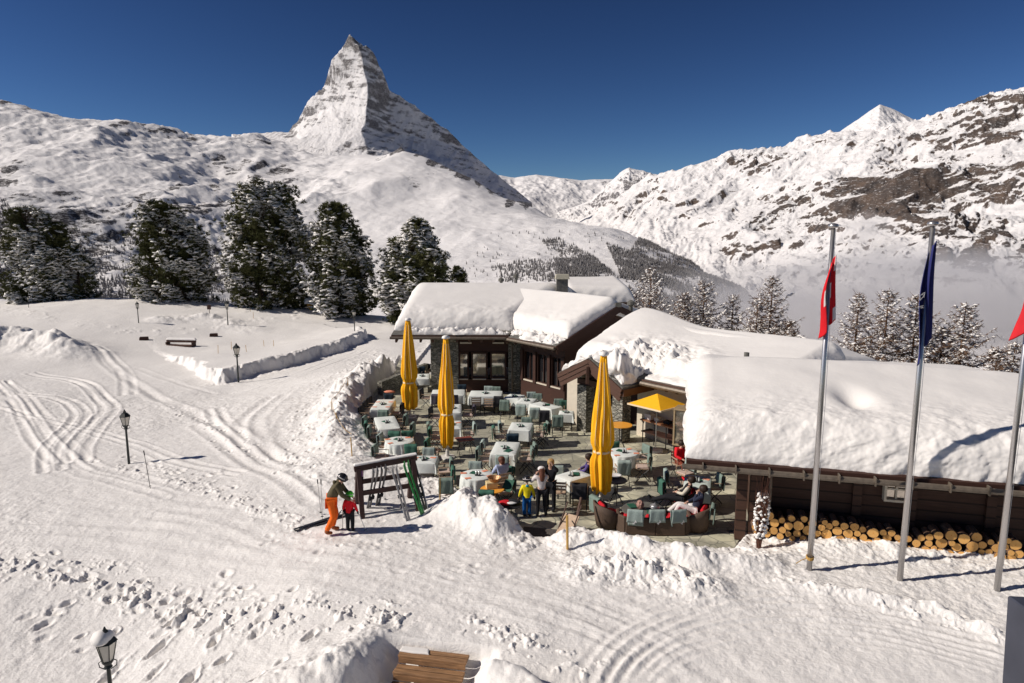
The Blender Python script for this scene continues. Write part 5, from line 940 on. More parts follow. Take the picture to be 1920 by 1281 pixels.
fm.build('frame', simple('pale oak', (.36, .27, .16), .5), cb); MB().box((0, 0, .3), (w_, d_, .6)).build('plinth', M['wood'], cb)
for (c_, s_) in (((0, -d_ / 2 + .01, 1.28), (w_ - .06, .012, 1.26)), ((-w_ / 2 + .01, 0, 1.28), (.012, d_ - .06, 1.26)), ((w_ / 2 - .01, 0, 1.28), (.012, d_ - .06, 1.26))): MB().box(c_, s_).build('glass_panel', M['glass'], cb)
MB().box((0, d_ / 2 - .02, 1.28), (w_ - .06, .02, 1.26)).build('back_panel', M['slate'], cb)
for z in (.95, 1.3, 1.62): MB().box((0, 0, z), (w_ - .08, d_ - .08, .015)).build('shelf', M['glassy'], cb)
# the low stone parapet at the back left, with snow
pa_, pb_ = atz(712, 722, .55), atz(800, 682, .9); wl = MB().beam((pa_.x, pa_.y, .25), (pb_.x, pb_.y, .45), .3, .95).build('parapet_wall', M['stone']); tag(wl, 'low sloping stone parapet behind the left parasol', 'wall')
p = atz(1064, 992, .18); lc = empty('deck_chair', (p.x, p.y, 0), R(-35), 'pale slatted folding chair leaning at the edge of the front snow bank', 'chair'); MB().box((0, 0, .28), (.45, .7, .03), (R(38), 0, 0)).build('seat', M['slat'], lc); MB().box((.1, .42, .62), (.05, .06, .7), (R(-25), 0, 0)).build('backrest', M['wood_brown'], lc)
for sx in (-1, 1): MB().tube([(sx * .22, -.28, 0), (sx * .22, .38, .8)], .02, 6).build('leg', M['wood_brown'], lc); MB().tube([(sx * .2, .35, 0), (sx * .2, -.1, .5)], .016, 6).build('leg', M['steel'], lc)
p = atz(1015, 1000, .006); tag(MB().box((0, 0, .0), (1.1, .62, .016)).build('door_mat', simple('snowy metal grating', (.10, .09, .08), .8, .6, 50, .5), loc=(p.x, p.y, .012), rot=(0, 0, R(-12))), 'dark grating mat where the snow path enters the terrace', 'mat')
p = atz(730, 735, .9); h = MB().lathe([(.5, 0), (1, .2), (.9, .7), (.4, 1)], 14, wob=lambda a_, z: 1 + .2 * math.sin(a_ * 3 + z * 4)).build('crumpled_clothing', M['napkin'], loc=(p.x, p.y, .85), smooth=True); h.scale = (.26, .14, .12); tag(h, 'orange jacket thrown over the chair behind the back left table', 'clothing')
# ================================================================ people
SK_ = (.62, .38, .28)
M['skin'] = simple('skin', SK_, .55, .05, 6); M['hair_d'] = simple('dark brown hair', (.03, .016, .01), .6, .3, 40); M['hair_b'] = simple('auburn hair', (.12, .04, .02), .6, .3, 40); M['hair_y'] = simple('fair hair', (.42, .26, .10), .6, .3, 40)
for k, c in dict(olive=(.10, .085, .05), orange=(.95, .16, .02), redj=(.75, .02, .03), black=(.018, .018, .022), yel=(.88, .72, .02), blue=(.01, .09, .30), pinkw=(.70, .64, .62), lblue=(.42, .48, .66), whitec=(.72, .68, .66), green=(.12, .75, .05), navy=(.03, .035, .06), boot=(.35, .12, .05), cream_c=(.60, .55, .45), teal=(.02, .30, .45), purple=(.10, .07, .22), rust=(.20, .05, .03)).items(): M['c_' + k] = fabric(k + ' clothing', c, .6 if k in ('green',) else .85)
M['helm_k'] = simple('black helmet shell', (.02, .02, .022), .25, .1, 8, 0, 0, .6); M['helm_g'] = simple('green helmet shell', (.12, .80, .04), .25, .1, 8, 0, 0, .6); M['lens'] = simple('goggle lens', (.04, .03, .05), .08, .1, 8, 0, .3, .8)
def skinned(name, chains, mat, parent, sub=2, root=0):
    """chains of (point, radius) grown into one smooth surface; shared points join the chains"""
    vs = []; rs = []; es = []; idx = {}
    def vid(p, r):
        k = tuple(round(c, 4) for c in p)
        if k not in idx: idx[k] = len(vs); vs.append(tuple(p)); rs.append(r)
        return idx[k]
    for ch in chains:
        prev = None
        for p, r in ch:
            i = vid(p, r)
            if prev is not None and prev != i: es.append((prev, i))
            prev = i
    me = bpy.data.meshes.new(name); me.from_pydata(vs, es, []); me.materials.append(mat); o = link(bpy.data.objects.new(name, me), parent)
    md = o.modifiers.new('skin', 'SKIN'); md.use_smooth_shade = True; sk = me.skin_vertices[0].data
    for i, r in enumerate(rs): q = r if isinstance(r, tuple) else (r, r); sk[i].radius = q; sk[i].use_root = False
    seen = set(); adj = {i: [] for i in range(len(vs))}
    for a_, b_ in es: adj[a_].append(b_); adj[b_].append(a_)
    for i in range(len(vs)):
        if i in seen: continue
        sk[i].use_root = True; st = [i]
        while st:
            j = st.pop()
            if j in seen: continue
            seen.add(j); st += adj[j]
    md2 = o.modifiers.new('sub', 'SUBSURF'); md2.levels = 1; md2.render_levels = sub
    return o
def lerp(a, b, t): return tuple(x + (y - x) * t for x, y in zip(a, b))
def person(pos, rz, label, H=1.7, top='c_black', legs='c_black', feet='c_black', pose=None, helmet=None, hair=None, hairlen=.0, coat=.0, gloves=None, goggles=False, hood=None, bulk=1.0, hat=None, toplen=.0, group=None, sleeves=None, vest=None, hs=1.0):
    """local frame: x right, y forward, z up; joints given for a 1.7 m body"""
    J = dict(pel=(0, 0, .92), chest=(0, .0, 1.25), neck=(0, .01, 1.42), head=(0, .03, 1.55), lsh=(-.18, 0, 1.37), rsh=(.18, 0, 1.37), lel=(-.23, -.02, 1.10), rel=(.23, -.02, 1.10), lha=(-.22, .10, .88), rha=(.22, .10, .88), lhip=(-.09, 0, .88), rhip=(.09, 0, .88), lkn=(-.11, .02, .48), rkn=(.11, .02, .48), lan=(-.11, -.02, .09), ran=(.11, -.02, .09), face=None)
    J.update(pose or {}); f_ = H / 1.7; J = {k: (tuple(c * f_ for c in v) if v else None) for k, v in J.items()}; b = bulk * f_
    t = empty('person', pos, rz, label, 'person', group); fh = f_ * hs
    hd = J['head']; nk = J['neck']; fd = Vector(J['face']) if J['face'] else Vector((0, 1, 0)); fd.normalize(); up = (Vector(hd) - Vector(nk)).normalized(); fd = (fd - up * fd.dot(up)).normalized(); rt_ = fd.cross(up)
    hc = Vector(hd); crown = tuple(hc + up * .085 * fh); chin = tuple(hc - up * .07 * f_ + fd * .035 * f_)
    body = [[(J['pel'], .12 * f_), (lerp(J['pel'], J['chest'], .5), .10 * f_), (J['chest'], .12 * f_), (nk, .052 * f_), (chin, .062 * f_), (tuple(hc + fd * .01 * f_), .085 * fh), (crown, .06 * fh)],
            [(J['chest'], .12 * f_), (J['lsh'], .055 * f_), (J['lel'], .038 * f_), (J['lha'], .026 * f_)], [(J['chest'], .12 * f_), (J['rsh'], .055 * f_), (J['rel'], .038 * f_), (J['rha'], .026 * f_)],
            [(J['pel'], .12 * f_), (J['lhip'], .085 * f_), (J['lkn'], .055 * f_), (J['lan'], .036 * f_)], [(J['pel'], .12 * f_), (J['rhip'], .085 * f_), (J['rkn'], .055 * f_), (J['ran'], .036 * f_)]]
    for s in 'lr':   # nose, hands with fingers and a thumb
        el, ha = Vector(J[s + 'el']), Vector(J[s + 'ha']); d = (ha - el).normalized(); sd_ = d.cross(Vector((0, 0, 1)))
        if sd_.length < .2: sd_ = d.cross(Vector((0, 1, 0)))
        sd_.normalize(); nrm = sd_.cross(d); palm = ha + d * .07 * f_
        body.append([(tuple(ha), .026 * f_), (tuple(palm), (.036 * f_, .018 * f_))])
        for q, (o, L) in enumerate(((-.027, .062), (-.009, .074), (.009, .07), (.027, .055))):
            r0 = palm + sd_ * o * f_; body.append([(tuple(r0), .009 * f_), (tuple(r0 + d * L * .5 * f_ - nrm * .008 * f_), .0085 * f_), (tuple(r0 + d * L * f_ - nrm * .03 * f_), .007 * f_)])
        th0 = ha + d * .03 * f_ - sd_ * .02 * f_; body.append([(tuple(th0), .011 * f_), (tuple(th0 + d * .03 * f_ - sd_ * .03 * f_), .01 * f_), (tuple(th0 + d * .06 * f_ - sd_ * .04 * f_), .008 * f_)])
    body.append([(tuple(hc + fd * .085 * f_ + up * .01), .014 * f_), (tuple(hc + fd * .10 * f_ - up * .025 * f_), .018 * f_)])
    skinned('body', body, M['skin'], t)
    for s in (-1, 1):
        p = hc + fd * .082 * f_ + rt_ * s * .032 * f_ + up * .02 * f_; MB().lathe([(.002, -.01), (.011, -.004), (.011, .004), (.002, .01)], 8, p).build('eye', M['c_black'], t, smooth=True)
        p = hc + rt_ * s * .088 * f_; MB().lathe([(.006, -.03), (.018, -.012), (.02, .012), (.008, .03)], 8, p, sx=.5).build('ear', M['skin'], t, smooth=True)
    sv_ = sleeves or top
    tors = [[(J['pel'], .15 * b), (lerp(J['pel'], J['chest'], .5), .135 * b), (J['chest'], .155 * b), (lerp(J['chest'], nk, .75), .075 * b)]]
    if coat: tors[0] = [(tuple(Vector(J['pel']) - Vector((0, 0, coat * f_))), .17 * b)] + tors[0]
    arms = [[(J['chest'], .15 * b), (J[s + 'sh'], .08 * b), (lerp(J[s + 'sh'], J[s + 'el'], .5), .066 * b), (J[s + 'el'], .058 * b), (lerp(J[s + 'el'], J[s + 'ha'], .5), .05 * b), (lerp(J[s + 'el'], J[s + 'ha'], .93), .044 * b)] for s in 'lr']
    if sleeves: skinned('jacket', tors + [a_[:2] for a_ in arms], M[top], t); skinned('sleeves', [a_[1:] for a_ in arms], M[sleeves], t)
    else: skinned('jacket', tors + arms, M[top], t)
    skinned('trousers', [[(J['pel'], .135 * b), (J[s + 'hip'], .105 * b), (lerp(J[s + 'hip'], J[s + 'kn'], .5), .09 * b), (J[s + 'kn'], .076 * b), (lerp(J[s + 'kn'], J[s + 'an'], .5), .068 * b), (lerp(J[s + 'kn'], J[s + 'an'], .95), .066 * b)] for s in 'lr'], M[legs], t)
    for s in 'lr':
        an = Vector(J[s + 'an']); kn = Vector(J[s + 'kn']); sh_ = (kn - an).normalized(); fw = Vector((0, 1, 0)) if abs(sh_.z) > .6 else Vector((0, .3, 1)).normalized()
        skinned('boot', [[(tuple(an + sh_ * .10 * f_), .062 * b), (tuple(an), .062 * b), (tuple(an - sh_ * .035 * f_ + fw * .06 * f_), (.052 * b, .05 * b)), (tuple(an - sh_ * .045 * f_ + fw * .19 * f_), (.045 * b, .035 * b))]], M[feet], t)
        if gloves: el, ha = Vector(J[s + 'el']), Vector(J[s + 'ha']); d = (ha - el).normalized(); skinned('glove', [[(tuple(ha - d * .02), .04 * f_), (tuple(ha + d * .06 * f_), .048 * f_), (tuple(ha + d * .15 * f_), .035 * f_)]], M[gloves], t)
    rot = Matrix((rt_, fd, up)).transposed()
    def cap(name, m, prof, tilt=0, n=18, off=0, parent=t, sx=1, sy=1.12):
        o = MB(); o.lathe(prof, n, sx=sx, sy=sy); o.v = [tuple(rot @ (Vector(v) * fh) + hc + up * off * f_) for v in o.v]; return o.build(name, m, parent, smooth=True)
    if helmet:
        h = cap('helmet', M[helmet], [(.118, -.03), (.125, .02), (.118, .07), (.09, .115), (.045, .14), (.01, .145)])
        if goggles or True:
            g_ = MB(); g_.add([], []); pts = [hc + (rot @ Vector((math.sin(a_) * .122, math.cos(a_) * .132, .035))) * fh for a_ in np.linspace(-1.1, 1.1, 9)]; g_.tube(pts, .03 * f_, 6); g_.build('goggles', M['lens'], t, smooth=True)
            st = MB(); pts = [hc + (rot @ Vector((math.sin(a_) * .128, math.cos(a_) * .14, .04))) * fh for a_ in np.linspace(1.1, 5.18, 16)]; st.tube(pts, .013 * f_, 5); st.build('goggle_strap', M['c_whitec'], t, smooth=True)
    if hair:
        h = cap('hair', M[hair], [(.075, -.07), (.104, -.03), (.112, .03), (.10, .08), (.07, .115), (.01, .125)], off=.0)
        h.data.transform(Matrix.Translation(-fd * .028 * f_ + up * .0))
        if hairlen: skinned('hair', [[(tuple(hc - fd * .05 * f_ + up * .05), .10 * f_), (tuple(hc - fd * .085 * f_ - up * hairlen * .5 * f_), .095 * f_), (tuple(hc - fd * .10 * f_ - up * hairlen * f_), .055 * f_)]], M[hair], t)
    if hat: cap('hat', M[hat], [(.118, .03), (.122, .06), (.11, .10), (.08, .13), (.01, .15)])
    if hood: skinned('hood', [[(tuple(Vector(nk) - fd * .09 * f_), .075 * b), (tuple(Vector(nk) - fd * .12 * f_ - up * .12 * f_), .07 * b)]], M[hood], t)
    return t
g0 = ongr(623, 999)
person(g0, R(-80), 'skier in olive jacket and orange trousers bending by the ski rack', 1.74, 'c_olive', 'c_orange', 'c_boot', dict(pel=(0, -.02, .90), chest=(0, .14, 1.20), neck=(0, .24, 1.36), head=(0, .30, 1.46), lsh=(-.18, .20, 1.32), rsh=(.18, .20, 1.32), lel=(-.22, .34, 1.08), rel=(.2, .30, 1.08), lha=(-.12, .52, .92), rha=(.10, .52, .90), face=(0, 1, -.25), lkn=(-.12, .10, .50), rkn=(.13, .06, .48), lan=(-.13, .0, .10), ran=(.15, -.14, .10)), helmet='helm_k', hood='c_olive', bulk=1.12)
g1_ = ongr(657, 996)
person(g1_, R(-10), 'small child in red jacket, black trousers and bright green helmet, back turned', 1.04, 'c_redj', 'c_black', 'c_black', dict(neck=(0, .01, 1.47), lel=(-.27, .02, 1.12), rel=(.27, .02, 1.12), lha=(-.32, .12, .90), rha=(.32, .10, .88), head=(0, .03, 1.64)), helmet='helm_g', hood='c_redj', bulk=1.30, hs=1.38, gloves='c_black', coat=.04)
person(atz(988, 969, 0), R(5), 'child in yellow jacket, blue trousers and black helmet standing on the terrace', 1.16, 'c_yel', 'c_blue', 'c_black', dict(neck=(0, .01, 1.47), head=(0, .04, 1.64), lel=(-.29, .0, 1.10), rel=(.29, .0, 1.10), lha=(-.33, .08, .86), rha=(.33, .08, .86)), helmet='helm_k', hood='c_teal', bulk=1.22, hs=1.35, gloves='c_black', coat=.04)
person(atz(1015, 970, 0), R(8), 'woman in pinkish white jacket and black trousers, auburn hair, arms raised to her face', 1.56, 'c_pinkw', 'c_black', 'c_black', dict(lel=(-.33, .10, 1.16), rel=(.22, .20, 1.22), lha=(-.12, .28, 1.36), rha=(.06, .28, 1.42), lan=(-.13, 0, .09), ran=(.15, 0, .09)), hair='hair_b', hairlen=.34, hat='c_whitec', bulk=.9)
person(atz(1032, 957, 0), R(160), 'fair haired person in black shading the eyes, behind the woman in the white jacket', 1.64, 'c_black', 'c_black', 'c_black', dict(lel=(-.26, .18, 1.36), rel=(.26, .18, 1.34), lha=(-.10, .18, 1.56), rha=(.20, .30, 1.20), face=(.1, 1, -.1)), hair='hair_y', hairlen=.1)
SIT = dict(pel=(0, 0, .56), chest=(0, .03, .88), neck=(0, .06, 1.05), head=(0, .08, 1.18), lsh=(-.18, .04, 1.0), rsh=(.18, .04, 1.0), lel=(-.25, .16, .78), rel=(.25, .16, .78), lha=(-.10, .36, .72), rha=(.10, .36, .72), lhip=(-.09, .04, .53), rhip=(.09, .04, .53), lkn=(-.11, .44, .52), rkn=(.11, .44, .52), lan=(-.11, .46, .10), ran=(.11, .46, .10))
p = atz(942, 930, 0); ws = inst(CH['bare'], 'bare'); ws.location = p; ws.rotation_euler = (0, 0, R(25)); tag(ws, 'folding chair under the seated woman in the light blue shirt', 'chair', 'folding chairs on the terrace')
person(p, R(25), 'seated woman with curly brown hair in a light blue shirt, seen from behind', 1.68, 'c_lblue', 'c_black', 'c_black', SIT, hair='hair_b', hairlen=.14)
p = atz(1274, 893, 0); ws = copy_tree(CH['bare']); ws.location = p; ws.rotation_euler = (0, 0, R(195)); tag(ws, 'folding chair under the seated man in the red jacket', 'chair', 'folding chairs on the terrace')
person(p, R(195), 'seated man in red jacket and sunglasses facing the camera by the cabinet', 1.70, 'c_redj', 'c_rust', 'c_redj', dict(SIT, face=(-.1, 1, .2)), hair='hair_d', coat=.0, vest=None)
p = atz(1279, 963, 0)
person((p.x, p.y, 0), R(72), 'reclining person in black vest with pale sleeves and black trousers, dark hair', 1.68, 'c_black', 'c_black', 'c_black', dict(pel=(0, .02, .50), chest=(0, -.14, .78), neck=(0, -.22, .96), head=(0, -.22, 1.08), lsh=(-.18, -.18, .92), rsh=(.18, -.18, .92), lel=(-.28, -.02, .72), rel=(.26, -.02, .70), lha=(-.12, .18, .70), rha=(.06, .16, .68), lhip=(-.09, .06, .48), rhip=(.09, .06, .48), lkn=(-.10, .50, .50), rkn=(.12, .50, .46), lan=(-.06, .92, .34), ran=(.06, .92, .30), face=(0, 1, .5)), hair='hair_d', sleeves='c_cream_c')
p = atz(1303, 985, 0)
person((p.x, p.y, 0), R(75), 'person in dark top and white trousers slumped in a rattan armchair, hand at face', 1.70, 'c_navy', 'c_whitec', 'c_black', dict(pel=(0, .02, .50), chest=(0, -.12, .80), neck=(0, -.18, .98), head=(0, -.17, 1.10), lsh=(-.18, -.14, .94), rsh=(.18, -.14, .94), lel=(-.28, .06, .82), rel=(.28, .02, .70), lha=(-.12, -.02, 1.0), rha=(.14, .24, .62), lhip=(-.09, .06, .48), rhip=(.09, .06, .48), lkn=(-.12, .46, .62), rkn=(.16, .50, .54), lan=(-.14, .62, .20), ran=(.12, .80, .24), face=(.2, 1, .5)), hair='hair_d')
p = atz(1108, 928, 0)
person((p.x, p.y + .3, 0), R(80), 'seated person with purple sleeve half hidden behind the big front parasol', 1.66, 'c_black', 'c_black', 'c_black', SIT, hair='hair_d', sleeves='c_purple')
# ================================================================ skis, rack, poles
def on(pt, dz=0): return Vector((pt[0], pt[1], gz(pt[0], pt[1]) + dz))
M['rack'] = wood_mat('dark rack timber', (.075, .04, .035))
rk_ = MB(); A0 = Vector((-4.40, 18.75, 1.62)); A1 = Vector((-2.92, 19.30, 1.74)); dr = (A1 - A0).normalized(); pn = Vector((dr.y, -dr.x, 0)).normalized()
rack = empty('ski_rack', (-3.6, 19, gz(-3.6, 19)), 0, 'dark timber A frame ski rack with snow on its top beam', 'ski rack')
def rp(mb, name, m=None): o = mb.build(name, m or M['rack']); return reparent(o, rack)
rp(MB().beam(A0 - dr * .12 + Vector((0, 0, .02)), A1 + dr * .12 + Vector((0, 0, .02)), .16, .17), 'top_beam')
for c in (A0, A1):
    for s in (1, -1):
        ft = c + pn * s * .62; ft.z = gz(ft.x, ft.y) - .1; rp(MB().beam(c + pn * s * .05, ft, .13, .13, dr), 'leg')
for s, z in ((1, .98), (-1, 1.10)):
    q = pn * s * .30; a_, b_ = A0 + q, A1 + q; a_.z = b_.z = z; b_.z += .05; rp(MB().beam(a_, b_, .07, .13), 'cross_beam')
q = pn * .55; a_, b_ = A0 + q, A1 + q; a_.z = gz(a_.x, a_.y) + .10; b_.z = gz(b_.x, b_.y) + .1; rp(MB().tube([a_, b_], .03, 8), 'foot_rail', M['metal'])
s_ = snow_slab('snow_cover', [A0 - dr * .12 - pn * -.08 + Vector((0, 0, .108)), A1 + dr * .12 - pn * -.08 + Vector((0, 0, .108)), A1 + dr * .12 + pn * -.08 + Vector((0, 0, .108)), A0 - dr * .12 + pn * -.08 + Vector((0, 0, .108))], .045, None, (60, 16), seed=51, edge_n=.02); reparent(s_, rack)
def skipart(mb, w=.085, L=1.62, off=(0, 0, 0)):
    vs = []; n = 16
    for i in range(n):
        t = i / (n - 1); z = t * L; ww = w * (1 - .28 * math.sin(t * math.pi)) * (1 if t < .93 else max(.25, 1 - ((t - .93) / .07) ** 2 * .8)); y = .0 + (.10 * ((t - .88) / .12) ** 2 if t > .88 else 0)
        for yy in (0, .014):
            for x in (-ww / 2, ww / 2): vs.append((x + off[0], y + yy + off[1], z + off[2]))
    fs = [(0, 1, 3, 2), tuple(4 * (n - 1) + k for k in (0, 2, 3, 1))]
    for i in range(n - 1):
        b_ = 4 * i; fs += [(b_, b_ + 4, b_ + 5, b_ + 1), (b_ + 2, b_ + 3, b_ + 7, b_ + 6), (b_, b_ + 2, b_ + 6, b_ + 4), (b_ + 1, b_ + 5, b_ + 7, b_ + 3)]
    return mb.add(vs, fs)
def ski_pair(foot, head, label, c1, c2, L=1.62, group='skis leaning on the rack', spread=.03):
    m = simple('ski topsheet ' + c2, c1, .35, .3, 6, 0, 0, .6); t = empty('pair_of_skis', foot, 0, label, 'skis', group)
    d = (Vector(head) - Vector(foot)).normalized(); t.rotation_mode = 'QUATERNION'; xq = d.to_track_quat('Z', 'Y'); t.rotation_quaternion = xq
    for s in (-1, 1):
        o = skipart(MB(), .078, L).build('ski', m, t); o.location = (s * .044, s * spread * .3, 0); o.rotation_euler = (0, R(s * 1.2), 0)
        b_ = MB(); b_.box((0, -.03, L * .46), (.07, .05, .10)); b_.box((0, -.03, L * .30), (.075, .07, .12)); b_.box((0, -.012, L * .38), (.05, .02, .30)); b_.build('binding', M['c_black'], o, bevel=.006)
    return t
def ski_pole(foot, head, label, group='ski poles', m='metal'):
    f, h = Vector(foot), Vector(head); t = empty('ski_pole', f, 0, label, 'ski pole', group); d = h - f
    MB().tube([(0, 0, 0), tuple(d)], .009, 6).build('shaft', M[m], t); MB().tube([tuple(d * .88), tuple(d * 1.0)], .017, 6).build('grip', M['c_black'], t); e = d.normalized()
    MB().tube([tuple(d * .065), tuple(d * .07)], .04, 8).build('basket', M['c_black'], t)
def lean(fx, fy, tx, ty, back=False):
    f = ongr(fx, fy); f.z -= .04; k = 1 if not back else -1; h = A0 + dr * ((A1 - A0).length * 1.0 * 0) ; Y = f.y + (.42 if not back else -.42); return f, atY(tx, ty, Y)
for fx, fy, tx, ty, bk_, lb, c in [(793, 964, 768, 893, 0, 'bright green skis at the right end of the rack', (.03, .28, .06)), (800, 955, 780, 890, 0, 'dark skis right of the bright green pair', (.04, .05, .04)), (766, 976, 738, 878, 0, 'silver grey skis in the middle of the rack', (.35, .34, .33)), (691, 952, 707, 876, 1, 'grey skis behind the rack, left pair', (.18, .17, .17)), (708, 947, 722, 874, 1, 'grey skis behind the rack, second pair from left', (.14, .13, .13))]:
    f, h = lean(fx, fy, tx, ty, bk_); ski_pair(f, h, lb, c, lb[:9], 1.62 if not bk_ else 1.45)
for fx, fy, tx, ty, lb in [(759, 972, 742, 890, 'thin ski pole beside the silver grey skis'), (805, 962, 788, 893, 'ski pole right of the green skis'), (722, 938, 721, 895, 'ski pole behind the rack between the grey skis')]:
    f, h = lean(fx, fy, tx, ty); ski_pole(f, f + (h - f).normalized() * 1.15, lb)
f = ongr(602, 965); ski_pole(f, f + Vector((-.06, 0, 1.05)), 'left of two ski poles standing in the snow behind the olive skier'); f = ongr(604, 974) + Vector((.0, 0, 0)); ski_pole(f + Vector((0, .02, 0)), f + Vector((.0, .05, 1.15)), 'right of two ski poles standing in the snow behind the olive skier')
f = ongr(282, 916); ski_pole(f, f + Vector((-.17, .1, 1.25)), 'black marker pole leaning in the snow near the middle street lamp', m='c_black')
f = g1_ + Vector((-.22, .05, 0)); ski_pole(f, f + Vector((.02, .02, .68)), 'short ski pole in the left hand of the child in red'); f = g1_ + Vector((.42, -.0, 0)); ski_pole(f, f + Vector((-.22, .02, .60)), 'short ski pole in the right hand of the child in red')
for i, (px, py, ang) in enumerate(((566, 992, 40), (582, 988, 38))):
    f = ongr(px - 14, py + 6) + Vector((0, 0, .05)); ski_pair(f, f + Vector((math.cos(R(ang)), math.sin(R(ang)), .04)), ['left of two pairs of black skis lying flat behind the skier', 'right of two pairs of black skis lying flat behind the skier'][i], (.03, .028, .03), 'flat%d' % i, 1.45, 'skis lying in the snow')
f = ongr(675, 944); sb_ = empty('snowboard', f, 0, 'grey and pink snowboard standing behind the ski rack', 'snowboard'); vs = []
o = MB(); pr_ = [(-.13, .05), (-.10, .01), (0, 0), (.10, .01), (.13, .05), (.115, .4), (.11, .75), (.13, 1.1), (.12, 1.25), (.06, 1.33), (0, 1.35), (-.06, 1.33), (-.12, 1.25), (-.13, 1.1), (-.11, .75), (-.115, .4)]
sm = NT('snowboard graphic'); wv = sm.n('ShaderNodeTexWave', _Scale=4, _Distortion=3); sm.l(sm.c.outputs['Object'], wv.inputs[0]); sm.col(sm.ramp(wv.outputs[0], [(.35, (.12, .06, .18)), (.5, (.65, .12, .28)), (.7, (.35, .33, .34))])); M['board'] = sm.set(.35)
o.slab([(x, 0, z) for x, z in pr_], (0, .012, 0)); bo = o.build('deck', M['board'], sb_); sb_.rotation_euler = (R(12), R(6), R(-10)); MB().box((0, -.05, .45), (.24, .10, .10)).build('binding', M['c_black'], sb_, bevel=.01); MB().box((0, -.05, .9), (.24, .10, .10)).build('binding', M['c_black'], sb_, bevel=.01)
# ================================================================ lamps, stakes, flagpoles
M['iron'] = simple('green black cast iron', (.025, .03, .028), .45, .25, 20); M['lglass'] = simple('milky lamp glass', (.62, .58, .50), .25, .06, 9, 0, 0, .6)
def lamp0():
    t = empty('street_lamp'); MB().tube([(0, 0, -1.0), (0, 0, .3), (0, 0, 1.45)], [.05, .04, .032], 10).build('post', M['iron'], t); MB().lathe([(.04, 1.38), (.07, 1.40), (.05, 1.44), (.09, 1.50), (.095, 1.53)], 12).build('collar', M['iron'], t)
    MB().lathe([(.085, 1.535), (.155, 1.86)], 6).build('lantern_glass', M['lglass'], t); fr = MB()
    for k in range(6):
        a_ = 2 * math.pi * k / 6; fr.tube([(math.cos(a_) * .09, math.sin(a_) * .09, 1.53), (math.cos(a_) * .162, math.sin(a_) * .162, 1.87)], .009, 5)
    fr.lathe([(.165, 1.86), (.17, 1.88)], 6); fr.build('lantern_frame', M['iron'], t); MB().lathe([(.185, 1.875), (.10, 1.99), (.05, 2.02), (.055, 2.06), (.03, 2.09), (.012, 2.14)], 6).build('lantern_roof', M['iron'], t)
    for s in (-1, 1): MB().tube([(s * .04, 0, 1.36), (s * .13, 0, 1.42), (s * .14, 0, 1.50), (s * .09, 0, 1.53)], .009, 5).build('bracket', M['iron'], t)
    return t
LP = lamp0(); k_ = 0
for bx_, by_, ty_, lb in [(242, 870, 768, 'street lamp in the middle of the left snow field, nearest but one'), (446, 697, 643, 'street lamp on the bank corner above the cleared road'), (260, 606, 565, 'street lamp left of the buried bench'), (427, 602, 564, 'street lamp right of the buried bench'), (665, 621, 580, 'street lamp at the upper road near the pines'), (54, 577, 556, 'farthest left street lamp below the leftmost pine')]:
    g_ = ongr(bx_, by_); h = atY(bx_, ty_, g_.y).z - g_.z; o = LP if k_ == 0 else copy_tree(LP); k_ += 1; o.location = g_; s = h / 2.14; o.scale = (s * 1.15, s * 1.15, s); tag(o, lb, 'lamp', 'street lamps in the snow')
g_ = atY(197, 1190, 9.8); o = copy_tree(LP); o.location = (g_.x, g_.y, g_.z - 2.0 * .92); o.scale = (.92, .92, .92); o.rotation_euler = (0, 0, .3); tag(o, 'nearest street lamp at the bottom left, snow and icicles on its lantern', 'lamp', 'street lamps in the snow')
MB().lathe([(.17, 1.90), (.19, 1.93), (.14, 2.02), (.05, 2.08)], 14, (-.05, 0, 0), wob=lambda a_, z: 1 + .12 * math.sin(a_ * 3)).build('snow_cap', M['snow_roof'], o, smooth=True)
M['stake'] = simple('yellow wooden stake', (.50, .30, .08), .7, .25, 20, .3)
def stake0(): return MB().tube([(0, 0, -.4), (0, 0, 1.0)], .5, 6).build('snow_stake', M['stake'])
ST = None
for px, pb_, pt_, w_, lb in [(694, 690, 676, .025, 'farthest stake on the snow wall'), (652, 724, 710, .025, 'second farthest stake on the snow wall'), (622, 766, 753, .025, 'stake on the outer left of the snow wall'), (631, 798, 780, .028, 'stake above the curve of the snow wall'), (660, 855, 821, .035, 'stake behind the ski rack'), (825, 938, 897, .035, 'stake between the ski rack and the snow heap'), (1064, 1030, 968, .05, 'thick stake in front of the leaning deck chair'), (409, 663, 647, .03, 'leftmost stake on the raised field'), (434, 655, 641, .03, 'second stake from the left on the raised field'), (462, 660, 647, .03, 'stake just right of the bank corner lamp'), (495, 649, 638, .03, 'left of the last two stakes on the raised field'), (513, 649, 638, .03, 'right of the last two stakes on the raised field'), (470, 591, 583, .03, 'left of two tiny stakes near the pines'), (475, 592, 585, .03, 'right of two tiny stakes near the pines'), (84, 568, 560, .03, 'tiny yellow stake on the skyline at the far left'), (158, 564, 556, .03, 'tiny yellow stake on the skyline below the left pine')]:
    g_ = ongr(px, pb_); h = max(.25, atY(px, pt_, g_.y).z - g_.z)
    if ST is None: ST = stake0(); o = ST
    else: o = ST.copy(); link(o)
    o.location = g_; o.scale = (w_ * 1.3, w_ * 1.3, h); o.rotation_euler = (R(rnd.uniform(-4, 4)), R(rnd.uniform(-4, 4)), 0); tag(o, 'yellow wooden ' + lb, 'stake', 'wooden stakes in the snow')
rp_ = MB(); pts = []
